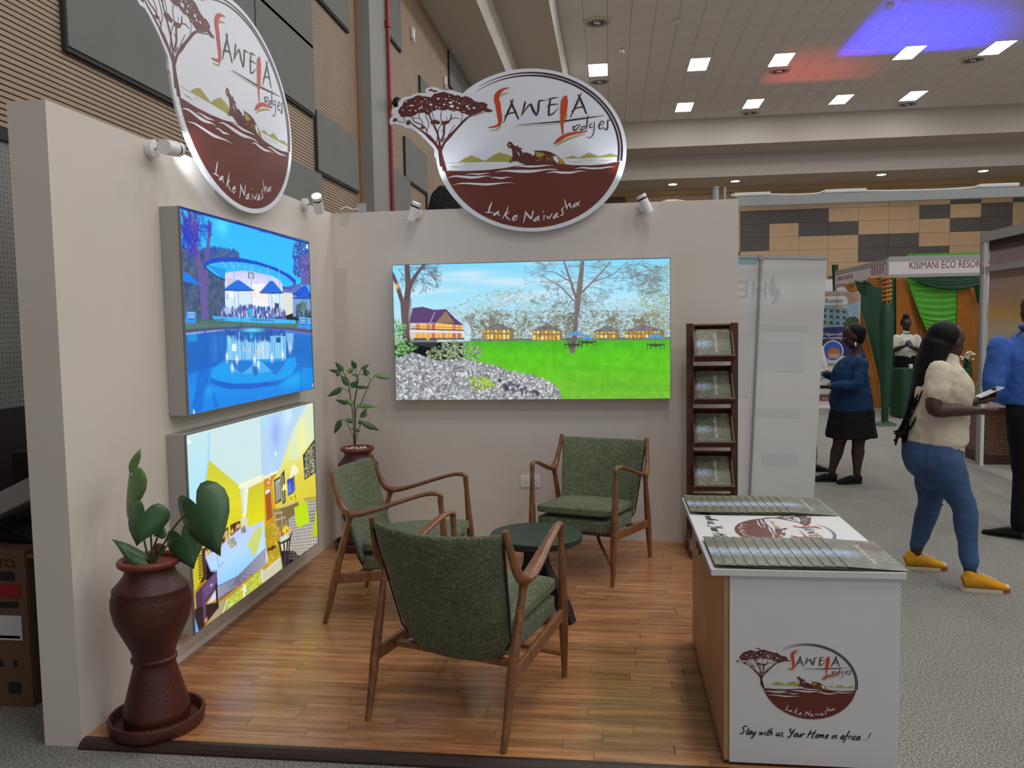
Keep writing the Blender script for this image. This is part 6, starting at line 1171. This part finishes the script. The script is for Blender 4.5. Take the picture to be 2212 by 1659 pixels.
# ------------------------------------------------------------------ people
FOLD = bpy.data.textures.new('cloth folds', 'CLOUDS'); FOLD.noise_scale = .16; FOLD2 = bpy.data.textures.new('cloth creases', 'CLOUDS'); FOLD2.noise_scale = .05; FOLD2.noise_depth = 3
def skin_mat(nm, c): return M(nm, c, .5, var=.05, vscale=12, spec=.4)
def fused(name, mb, mat, parent, voxel, sm=6):
    """one continuous surface from overlapping limbs"""
    me = mb.mesh(name); o = link(name, me, mat, parent); r = o.modifiers.new('remesh', 'REMESH'); r.mode = 'VOXEL'; r.voxel_size = voxel; r.use_smooth_shade = True
    s = o.modifiers.new('smooth', 'SMOOTH'); s.factor = .5; s.iterations = sm
    if name in ('t_shirt', 'blue_top', 'skirt', 'polo_shirt', 'shirt', 'trousers', 'jeans'):
        for tx_, st_ in ((FOLD, .030), (FOLD2, .014)):
            d = o.modifiers.new('folds', 'DISPLACE'); d.texture = tx_; d.strength = st_*(.6 if name in ('trousers', 'jeans', 'skirt') else 1); d.mid_level = .5; d.texture_coords = 'GLOBAL'
    return o
class Fig:
    def __init__(s, label, y0, face, loc, cat='person'):
        s.t = thing('person', label, cat, loc, 0); s.y0 = y0; s.o = Vector(loc); s.f = Vector(face).normalized(); s.r = s.f.cross(Vector((0,0,1))).normalized()
    def P(s, px, py, dy=0): return aty(px, py, s.y0+dy)-s.o
    def chain(s, mb, pts, seg=14, up=None, ends=True):
        """pts: (Vector, side half width, depth half width)"""
        sp = smoothpath([(*p, a, b) for p, a, b in pts], 5)
        mb.tube([q[:3] for q in sp], 0, seg, True, [(max(q[3], .003), max(q[4], .003)) for q in sp], up=tuple(up or s.f))
        for p, a, b in ((pts[0], pts[-1]) if ends else ()): mb.ball(p, (min(a, b)*.98,)*3, 10, 7)
        return mb
    def limb(s, mb, pts): return s.chain(mb, [(p, r, r) for p, r in pts])
    def hand(s, mb, wrist, d, palm_n, k=1.0, curl=.5, thumb=1):
        d = Vector(d).normalized(); n = Vector(palm_n); n = (n-d*n.dot(d)).normalized(); w = d.cross(n)
        c = wrist+d*.048*k
        R_ = Matrix((w, n, d)).transposed(); mb.ball(c, (.038*k, .016*k, .052*k), 12, 8, R_); mb.tube([wrist-d*.03, wrist+d*.02], .022*k, 10)
        for i, (off, L) in enumerate(((-.029,.062), (-.010,.074), (.010,.070), (.028,.055))):
            b = wrist+d*.085*k+w*off*k; a1 = (d*math.cos(curl*.6)+n*math.sin(curl*.6)); a2 = (d*math.cos(curl*1.7)+n*math.sin(curl*1.7))
            p1 = b+a1*L*.5*k; p2 = p1+a2*L*.55*k; mb.tube([b-d*.02*k, b, p1, p2], [.0095*k, .0095*k, .0085*k, .0072*k], 8); mb.ball(p2, .0075*k, 8, 6)
        b = wrist+d*.025*k-w*.030*k*thumb; p1 = b+(d*.55-w*.7*thumb+n*.3).normalized()*.034*k; p2 = p1+(d*.9-w*.2*thumb+n*.35).normalized()*.034*k; mb.tube([b, p1, p2], [.0125*k, .0105*k, .0085*k], 8); mb.ball(p2, .009*k, 8, 6)
    def head(s, mb, c, size, look, up=(0,0,1)):
        """size = head height; look = face direction"""
        l = Vector(look).normalized(); u = Vector(up); u = (u-l*u.dot(l)).normalized(); r = l.cross(u); h = size; R_ = Matrix((r, l, u)).transposed()
        mb.ball(c+u*.09*h-l*.03*h, (.335*h, .405*h, .40*h), 18, 12, R_); mb.ball(c-u*.20*h+l*.10*h, (.255*h, .27*h, .29*h), 14, 10, R_); mb.ball(c-u*.37*h+l*.20*h, (.13*h, .11*h, .10*h), 10, 8, R_)
        mb.ball(c-u*.10*h+l*.375*h, (.055*h, .075*h, .06*h), 10, 8, R_); mb.tube([c+u*.05*h+l*.33*h, c-u*.10*h+l*.385*h], [.03*h, .045*h], 8); mb.ball(c+u*.08*h+l*.315*h, (.22*h, .06*h, .04*h), 10, 8, R_)
        mb.ball(c-u*.235*h+l*.325*h, (.10*h, .055*h, .028*h), 10, 7, R_); mb.ball(c-u*.275*h+l*.32*h, (.09*h, .055*h, .028*h), 10, 7, R_)
        for k in (-1, 1): mb.ball(c+r*k*.33*h-l*.02*h-u*.04*h, (.03*h, .075*h, .115*h), 10, 8, R_); mb.ball(c+r*k*.16*h-u*.13*h+l*.24*h, (.09*h, .07*h, .08*h), 10, 8, R_)
        return l, u, r
    def eyes(s, c, size, look, up=(0,0,1)):
        l = Vector(look).normalized(); u = Vector(up); u = (u-l*u.dot(l)).normalized(); r = l.cross(u); h = size
        for k in (-1, 1):
            e = MB().ball(c+r*k*.135*h+u*.02*h+l*.322*h, (.042*h,.042*h,.030*h), 10, 7).build('eye', MAT['eyewhite'], s.t, 180); MB().ball(c+r*k*.135*h+u*.02*h+l*.355*h, .020*h, 8, 6).build('iris', MAT['hair'], e, 180)
        MB().ball(c-u*.25*h+l*.365*h, (.085*h,.02*h,.024*h), 10, 6, Matrix((r, l, u)).transposed()).build('lips', MAT['lips'], s.t, 180)
MAT['eyewhite'] = M('eye white', (190,184,178), .3); MAT['hair'] = M('black hair', (10,9,10), .6, bump=.6, bscale=160, spec=.2); MAT['lips'] = M('lips', (84,40,38), .45)
MAT['skin_a'] = skin_mat('deep brown skin', (70,44,36)); MAT['skin_b'] = skin_mat('dark brown skin', (60,38,31))
def cloth(nm, c, rough=.8, var=.08, bump=.35): return M(nm, c, rough, var=var, vscale=7, bump=bump, bscale=26, spec=.2)
MAT['cream'] = cloth('cream cotton', (206,194,174)); MAT['denim'] = cloth('blue denim', (62,86,124), .85, .2); MAT['bluetop'] = cloth('teal blue knit', (22,54,90)); MAT['blackcloth'] = cloth('black cloth', (20,20,24)); MAT['polo'] = cloth('white polo cotton', (206,206,196)); MAT['blueshirt'] = cloth('blue shirt cotton', (66,106,186), .7); MAT['whiteshirt'] = cloth('white shirt cotton', (214,214,220))
MAT['yellow'] = cloth('yellow canvas', (206,146,36)); MAT['sole'] = M('cream rubber', (206,196,172), .6); MAT['gum'] = M('brown gum rubber', (140,78,44), .6); MAT['blackleather'] = M('black leather', (18,17,18), .35); MAT['phone'] = M('white phone case', (216,222,226), .3)
def shoe(fig, heel, toe, mat, L=.26, sole=None, gum=None, laces=False, hgt=.075):
    d = Vector((toe.x-heel.x, toe.y-heel.y, 0)).normalized(); b = Vector((heel.x, heel.y, 0)); side = Vector((-d.y, d.x, 0)); up = Vector((0,0,1))
    mb = MB(); sp = smoothpath([(.012,.040,hgt*.62,.034,.036),(.05,.046,hgt*.72,.040,.046),(.11,.042,hgt*.68,.042,.042),(.17,.034,hgt*.5,.045,.032),(.225,.026,hgt*.36,.042,.022),(.252,.020,hgt*.28,.028,.014)], 4)
    mb.tube([b+d*q[0]*L/.26+up*q[2]*.9 for q in sp], 0, 16, True, [(q[3], min(q[4], q[2]*.88)) for q in sp], up=(0,0,1)); mb.ball(b+d*.05+up*(hgt*.95), (.036,.036,.03), 12, 8)
    o = fused('shoe', mb, mat, fig.t, .006, 4)
    out = []
    for k in range(28):
        a = 2*PI*k/28; x = .131+.131*math.cos(a); wv = .040*(1-.25*math.exp(-((x-.09)/.05)**2)) if x < .2 else .043; out.append((x*L/.26, wv*math.sin(a)*1.08))
    MB().prism(out, lambda u, v, h: tuple(b+d*u+side*v+up*h), 0, .022 if sole else .014).build('sole', sole or mat, o, 40)
    if gum: MB().prism([(u*1.006, v*1.03) for u, v in out if u > .205]+[(.205, .03), (.205, -.03)][:0], lambda u, v, h: tuple(b+d*u+side*v+up*h), -.0 , .0235).build('toe_bumper', gum, o); MB().ball(b+d*.225*L/.26+up*.034, (.036,.036,.018), 12, 8).build('toe_cap', sole, o, 180)
    if laces:
        for k in range(5): q = b+d*(.10+k*.022)+up*(hgt*1.13-k*.0085); MB().tube([q-side*.022, q+up*.005, q+side*.022], .003, 6).build('lace', MAT['white'], o)
# --- woman walking in cream T-shirt and jeans
Y = -.68; base = atz(2065, 1252, 0)
w1 = Fig('woman in cream T-shirt and jeans walking right with yellow sneakers and long black braids', Y, (1,.1,0), (base.x, Y, 0)); P = w1.P
hipN, hipF = P(2030,985,-.10), P(2018,983,.10); knN, knF = P(2083,1097,-.14), P(2008,1088,.16); anN, anF = P(2096,1238,-.20), P(1977,1196,.20)
shN, shF = P(2030,800,-.17), P(2046,796,.17); elN, wrN = P(2018,884,-.24), P(2108,887,-.16); elF, wrF = P(2060,868,.20), P(2108,868,.10)
hd = P(2052,738); nk = P(2046,774)
mb = MB()
w1.chain(mb, [(P(2022,985),.155,.115),(P(2028,930),.14,.105),(P(2034,880),.125,.10),(P(2038,830),.145,.11),(P(2040,797),.105,.055),(nk,.050,.052),(P(2049,745),.05,.055)])
for a, b, c in ((shN,elN,wrN),(shF,elF,wrF)): w1.limb(mb, [(a,.055),((a+b)/2,.052),(b,.042),((b+c)/2,.040),(c,.026)])
for a, b, c in ((hipN,knN,anN),(hipF,knF,anF)): w1.limb(mb, [(a,.085),((a+b)/2,.078),(b,.055),((b*.6+c*.4),.055),(c,.034),(c-Vector((0,0,.06)),.034)])
w1.head(mb, hd, .225, (1,.35,-.18)); w1.hand(mb, wrN, (1,.25,-.12), (0,.5,.85), 1.0, .35, 1); w1.hand(mb, wrF, (1,-.05,.30), (0,-.3,.95), 1.0, .8, -1)
fused('body', mb, MAT['skin_a'], w1.t, .006); w1.eyes(hd, .225, (1,.35,-.18))
mb = MB(); w1.chain(mb, [(P(2020,955),.178,.185),(P(2022,920),.172,.180),(P(2028,880),.163,.172),(P(2036,842),.165,.172),(P(2038,816),.160,.150),(P(2041,796),.135,.110),(P(2045,779),.072,.072)])
w1.limb(mb, [(shN,.066),(shN.lerp(elN,.35),.070),(shN.lerp(elN,.62),.070)]); w1.limb(mb, [(shF,.064),(shF.lerp(elF,.35),.068),(shF.lerp(elF,.6),.066)]); fused('t_shirt', mb, MAT['cream'], w1.t, .010, 4)
mb = MB(); w1.chain(mb, [(P(2018,945),.165,.165),(P(2014,970),.175,.180),(P(2018,1000),.165,.165),(P(2024,1025),.12,.12)])
for a, b, c, e in ((hipN,knN,anN,0),(hipF,knF,anF,1)): w1.limb(mb, [(a+Vector((0,0,-.02)),.118),(a.lerp(b,.35),.112),(a.lerp(b,.7),.088),(b,.070),(b.lerp(c,.3),.066),(b.lerp(c,.65),.054),(c+Vector((0,0,.055)),.044)])
jn = fused('jeans', mb, MAT['denim'], w1.t, .010, 4); MB().ball(knF+Vector((.048,-.035,.005)), (.022,.026,.012), 10, 7).build('knee_rip', MAT['skin_a'], jn, 180)
shoe(w1, P(2074,1268,-.22), P(2170,1266,-.22)+Vector((0,-.02,0)), MAT['yellow'], .27, MAT['sole'], MAT['gum'], True, .098); shoe(w1, P(1950,1222,.20), P(2046,1230,.19), MAT['yellow'], .27, MAT['sole'], MAT['gum'], True, .098)
mb = MB(); mb.ball(hd+Vector((-.038,-.0,.034)), (.098,.094,.098), 18, 12); mb.ball(hd+Vector((-.080,0,-.03)), (.072,.094,.11), 14, 10)
w1.chain(mb, [(P(2024,740),.10,.085),(P(2006,790),.105,.075),(P(1988,850),.09,.055),(P(1968,905),.065,.04),(P(1955,935),.045,.03)]); hr = fused('hair', mb, MAT['hair'], w1.t, .009, 3)
for k in range(26):
    a = random.uniform(-.08,.08); x0_, y0_ = random.uniform(1985,2020), random.uniform(780,830); q = [P(x0_,y0_,a), P(1978+random.uniform(-14,14),870,a*1.1), P(1955+random.uniform(-14,16),925,a*1.2), P(1944+random.uniform(-14,22),940+random.uniform(-10,22),a*1.3)]; MB().tube(smoothpath(q, 5), .006, 6).build('braid', MAT['hair'], hr, 180)
pc_ = P(2139,851,.10); w1_phone = thing('smartphone', 'white cased phone held by the walking woman in jeans', 'phone', w1.o+pc_); w1_phone.rotation_euler = (0,-.43,0); MB().box((0,0,.012), (.155,.076,.010), None, .004).build('case', MAT['phone'], w1_phone); MB().box((0,0,.0178), (.146,.068,.001)).build('screen', M('phone screen', (60,70,80), .2), w1_phone)
# --- woman in blue top and black skirt
Y = 2.5; base = atz(1825, 1042, 0)
w2_ = Fig('woman in blue top and black skirt standing beside the roll-up banner, facing left', Y, (-1,.12,0), (base.x, Y, 0)); P = w2_.P
hd = P(1842,727); nk = P(1853,760); shN, shF = P(1862,786,-.19), P(1838,784,.19); elN, wrN = P(1850,832,-.24), P(1790,835,-.16); elF, wrF = P(1812,815,.22), P(1780,806,.12)
mb = MB(); w2_.chain(mb, [(P(1842,890),.165,.145),(P(1840,850),.15,.14),(P(1840,815),.14,.13),(P(1846,785),.145,.10),(P(1851,768),.09,.07),(nk,.055,.058),(P(1848,742),.05,.055)])
for a, b, c in ((shN,elN,wrN),(shF,elF,wrF)): w2_.limb(mb, [(a,.05),((a+b)/2,.05),(b,.042),((b+c)/2,.040),(c,.027)])
legs = ((P(1825,900,-.02),P(1812,960,-.03),P(1797,1018,.0)), (P(1858,900,-.06),P(1854,960,-.08),P(1851,1022,-.10)))
for a, b, c in legs: w2_.limb(mb, [(a,.09),((a+b)/2,.082),(b,.060),(b.lerp(c,.3),.062),(b.lerp(c,.75),.042),(c,.036),(c-Vector((0,0,.05)),.036)])
w2_.head(mb, hd, .235, (-1,.05,-.30)); w2_.hand(mb, wrN, (-1,0,-.05), (0,.4,.9), 1, .6, -1); w2_.hand(mb, wrF, (-1,0,-.1), (0,-.3,.9), 1, .6, 1); fused('body', mb, MAT['skin_b'], w2_.t, .006); w2_.eyes(hd, .235, (-1,.05,-.30))
mb = MB(); w2_.chain(mb, [(P(1840,885),.215,.205),(P(1838,860),.205,.200),(P(1837,835),.190,.188),(P(1838,808),.185,.185),(P(1846,786),.175,.135),(P(1852,772),.125,.085)])
for a, b, c in ((shN,elN,wrN),(shF,elF,wrF)): w2_.limb(mb, [(a,.066),((a+b)/2,.066),(b,.060),((b+c)/2,.052),(b.lerp(c,.82),.045)])
fused('blue_top', mb, MAT['bluetop'], w2_.t, .010, 4)
mb = MB(); w2_.chain(mb, [(P(1840,872),.19,.19),(P(1840,890),.215,.212),(P(1839,915),.225,.228),(P(1839,944),.240,.250)], ends=False)
fused('skirt', mb, MAT['blackcloth'], w2_.t, .010, 2)
mb = MB(); mb.ball(hd+Vector((.03,0,.045)), (.100,.088,.092), 16, 11); mb.ball(hd+Vector((.06,0,.0)), (.062,.080,.085), 12, 9); fused('hair', mb, MAT['hair'], w2_.t, .009, 2)
MB().ball(P(1848,744,-.095), (.010,.008,.020), 8, 6).build('earring', MAT['white'], w2_.t, 180)
shoe(w2_, P(1810,1037,-.02), P(1756,1032,.0), MAT['blackcloth'], .26, MAT['blackleather'], None, True); shoe(w2_, P(1862,1044,-.10), P(1815,1046,-.14), MAT['blackcloth'], .26, MAT['blackleather'], None, True)
# --- woman in white polo with phone in the draped booth
Y = 8.75; base = atz(1940, 897, 0); pz = aty(1952, 760, Y)
w3 = Fig('woman in white polo and black trousers looking at her phone in the draped booth', Y, (.1,-1,0), (pz.x, Y, 0)); P = w3.P
hd = P(1958,702); nk = P(1957,720,.02); shL, shR = P(1937,731), P(1979,731); elL, wrL = P(1931,756,-.05), P(1953,748,-.26); elR, wrR = P(1989,757,-.05), P(1968,750,-.26)
mb = MB(); w3.chain(mb, [(P(1956,780),.15,.11),(P(1956,757),.135,.10),(P(1957,738),.15,.105),(P(1957,727),.11,.075),(nk,.05,.055),(P(1958,710),.05,.055)])
for a, b, c in ((shL,elL,wrL),(shR,elR,wrR)): w3.limb(mb, [(a,.05),((a+b)/2,.048),(b,.04),((b+c)/2,.037),(c,.025)])
zf3 = Vector((0,0,0)); lgs = ((P(1949,780),Vector((P(1943,830).x,0,.47)),Vector((P(1935,880).x,-.02,.09))), (P(1964,780),Vector((P(1963,830).x,.0,.47)),Vector((P(1962,880).x,.05,.09))))
for a, b, c in lgs: w3.limb(mb, [(a,.085),(b,.055),(c,.036),(c-Vector((0,0,.05)),.036)])
w3.head(mb, hd, .225, (0,-1,-.45)); w3.hand(mb, wrL, (.75,-.35,.35), (.3,-.2,.9), 1, .9, 1); w3.hand(mb, wrR, (-.75,-.35,.35), (-.3,-.2,.9), 1, .9, -1); fused('body', mb, MAT['skin_b'], w3.t, .007); w3.eyes(hd, .225, (0,-1,-.45))
mb = MB(); w3.chain(mb, [(P(1956,768),.175,.135),(P(1956,752),.165,.13),(P(1957,738),.175,.13),(P(1957,729),.15,.10),(P(1957,722),.08,.075)])
for a, b in ((shL,elL),(shR,elR)): w3.limb(mb, [(a,.072),(a.lerp(b,.4),.072),(a.lerp(b,.75),.068)])
pl_o = fused('polo_shirt', mb, MAT['polo'], w3.t, .010, 4); mb = MB(); mb.tube([nk+Vector((.062*math.cos(a), -.01+.062*math.sin(a), .012+.02*math.sin(a))) for a in [2*PI*i/20 for i in range(21)]], .018, 8, False); mb.build('collar', MAT['drape_green'], pl_o, 180)
mb = MB(); w3.chain(mb, [(P(1956,766),.165,.125),(P(1956,782),.175,.135),(P(1956,795),.165,.13)])
for a, b, c in lgs: w3.limb(mb, [(a+Vector((0,0,-.03)),.10),(a.lerp(b,.5),.092),(b,.075),(b.lerp(c,.6),.070),(c,.066)])
fused('trousers', mb, MAT['blackcloth'], w3.t, .012, 3); mb = MB(); mb.ball(hd+Vector((0,.03,.045)), (.088,.098,.088), 16, 10); mb.ball(hd+Vector((-.005,.02,.145)), (.055,.055,.05), 12, 8); fused('hair', mb, MAT['hair'], w3.t, .010, 2)
for a, b, c in lgs: shoe(w3, Vector((c.x, c.y+.06, 0)), Vector((c.x-.02, c.y-.2, 0)), MAT['blackleather'], .25)
ph = thing('smartphone', 'dark phone in the hands of the woman in white polo', 'phone', w3.o+(wrL+wrR)/2+Vector((0,-.10,.055))); ph.rotation_euler = (.7,0,.1); MB().box((0,0,0), (.072,.15,.009), None, .003).build('case', MAT['black'], ph); MB().box((0,0,.005), (.064,.14,.001)).build('screen', bpy.data.materials['phone screen'], ph)
# --- man in blue shirt at the right edge
Y = .35; pz = aty(2238, 850, Y)
m1 = Fig('man in blue shirt and dark trousers cut off by the right picture edge', Y, (.25,1,0), (pz.x, Y, 0)); P = m1.P
hd = P(2232,668); nk = P(2230,706); shL, shR = P(2160,748), P(2305,742); elL, wrL = P(2146,840,.0), P(2180,868,.24); elR, wrR = P(2322,840), P(2290,870,.24)
mb = MB(); m1.chain(mb, [(P(2236,880),.17,.12),(P(2235,830),.165,.12),(P(2232,775),.19,.125),(P(2231,738),.17,.09),(nk,.06,.065),(P(2231,690),.06,.065)])
for a, b, c in ((shL,elL,wrL),(shR,elR,wrR)): m1.limb(mb, [(a,.06),((a+b)/2,.055),(b,.046),((b+c)/2,.042),(c,.03)])
lgs = ((P(2212,885,-.02),P(2214,1020,-.02),P(2208,1128,-.04)), (P(2268,885),P(2270,1018,.03),P(2275,1120,.05)))
for a, b, c in lgs: m1.limb(mb, [(a,.09),(b,.06),(c,.042),(c-Vector((0,0,.05)),.042)])
m1.head(mb, hd, .24, (-.15,1,0)); m1.hand(mb, wrL, (.3,1,.1), (1,-.2,0), 1.08, .6, -1); m1.hand(mb, wrR, (-.3,1,.1), (-1,-.2,0), 1.08, .6, 1); fused('body', mb, MAT['skin_a'], m1.t, .007); m1.eyes(hd, .24, (-.15,1,0))
mb = MB(); m1.chain(mb, [(P(2236,872),.205,.155),(P(2236,840),.215,.165),(P(2234,795),.225,.165),(P(2232,758),.215,.14),(P(2231,730),.15,.10),(P(2230,712),.075,.075)])
for a, b, c in ((shL,elL,wrL),(shR,elR,wrR)): m1.limb(mb, [(a,.078),((a+b)/2,.078),(b,.072),((b+c)/2,.062),(b.lerp(c,.85),.050)])
so_ = fused('shirt', mb, MAT['blueshirt'], m1.t, .010, 4); mb = MB(); mb.tube([nk+Vector((.070*math.cos(a), .068*math.sin(a), .002)) for a in [2*PI*i/20 for i in range(21)]], .020, 8, False); mb.build('collar', MAT['blueshirt'], so_, 180)
mb = MB(); m1.chain(mb, [(P(2236,858),.185,.14),(P(2237,885),.19,.15),(P(2238,912),.18,.15)])
for a, b, c in lgs: m1.limb(mb, [(a+Vector((0,0,-.03)),.115),(a.lerp(b,.5),.105),(b,.086),(b.lerp(c,.6),.076),(c+Vector((0,0,-.01)),.072)])
fused('trousers', mb, MAT['blackcloth'], m1.t, .012, 3); mb = MB(); mb.ball(hd+Vector((.01,-.02,.045)), (.086,.098,.088), 16, 10); fused('hair', mb, M('shaved hair', (40,28,24), .6), m1.t, .010, 2)
shoe(m1, P(2216,1168,-.04), P(2160,1150,.06), MAT['blackleather'], .29); shoe(m1, P(2285,1160,.05), P(2262,1138,.3), MAT['blackleather'], .29)
# --- person in white shirt mostly hidden by the roll-up banner
Y = 3.15; pz = aty(1742, 800, Y)
m2 = Fig('person in white shirt mostly hidden behind the white roll-up banner', Y, (1,-.2,0), (pz.x, Y, 0)); P = m2.P
hd = P(1738,690); nk = P(1740,718); shN, shF = P(1763,752,-.16), P(1736,746,.18); elN, wrN = P(1774,802,-.2), P(1750,830,-.3); elF, wrF = P(1740,800,.22), P(1758,815,.1)
mb = MB(); m2.chain(mb, [(P(1738,870),.15,.11),(P(1738,820),.145,.11),(P(1740,770),.17,.12),(P(1740,740),.14,.085),(nk,.055,.06),(P(1739,705),.055,.06)])
for a, b, c in ((shN,elN,wrN),(shF,elF,wrF)): m2.limb(mb, [(a,.055),(b,.044),(c,.028)])
lgs = ((P(1730,880),Vector((P(1730,880).x,0,.48)),Vector((P(1730,880).x-.02,0,.09))), (P(1748,880),Vector((P(1748,880).x,-.05,.48)),Vector((P(1748,880).x,-.08,.09))))
for a, b, c in lgs: m2.limb(mb, [(a,.085),(b,.055),(c,.038),(c-Vector((0,0,.05)),.038)])
m2.head(mb, hd, .235, (1,-.1,0)); m2.hand(mb, wrN, (-.3,-.8,0), (0,.2,.9), 1, .5, 1); m2.hand(mb, wrF, (1,0,0), (0,-.2,.9), 1, .5, 1); fused('body', mb, MAT['skin_b'], m2.t, .008); m2.eyes(hd, .235, (1,-.1,0))
mb = MB(); m2.chain(mb, [(P(1738,865),.18,.145),(P(1739,820),.185,.15),(P(1740,775),.19,.145),(P(1740,745),.15,.10),(P(1740,727),.08,.075)])
for a, b, c in ((shN,elN,wrN),(shF,elF,wrF)): m2.limb(mb, [(a,.080),((a+b)/2,.075),(b,.066),(b.lerp(c,.5),.060)])
fused('shirt', mb, MAT['whiteshirt'], m2.t, .011, 4); mb = MB(); m2.chain(mb, [(P(1738,855),.165,.13),(P(1739,885),.175,.14),(P(1739,905),.16,.13)])
for a, b, c in lgs: m2.limb(mb, [(a,.10),(b,.078),(c,.066)])
fused('trousers', mb, MAT['blackcloth'], m2.t, .013, 3); mb = MB(); mb.ball(hd+Vector((-.02,0,.045)), (.092,.088,.088), 14, 10); fused('hair', mb, MAT['hair'], m2.t, .011, 2)
for a, b, c in lgs: shoe(m2, Vector((c.x-.06, c.y, 0)), Vector((c.x+.2, c.y, 0)), MAT['blackleather'], .27)
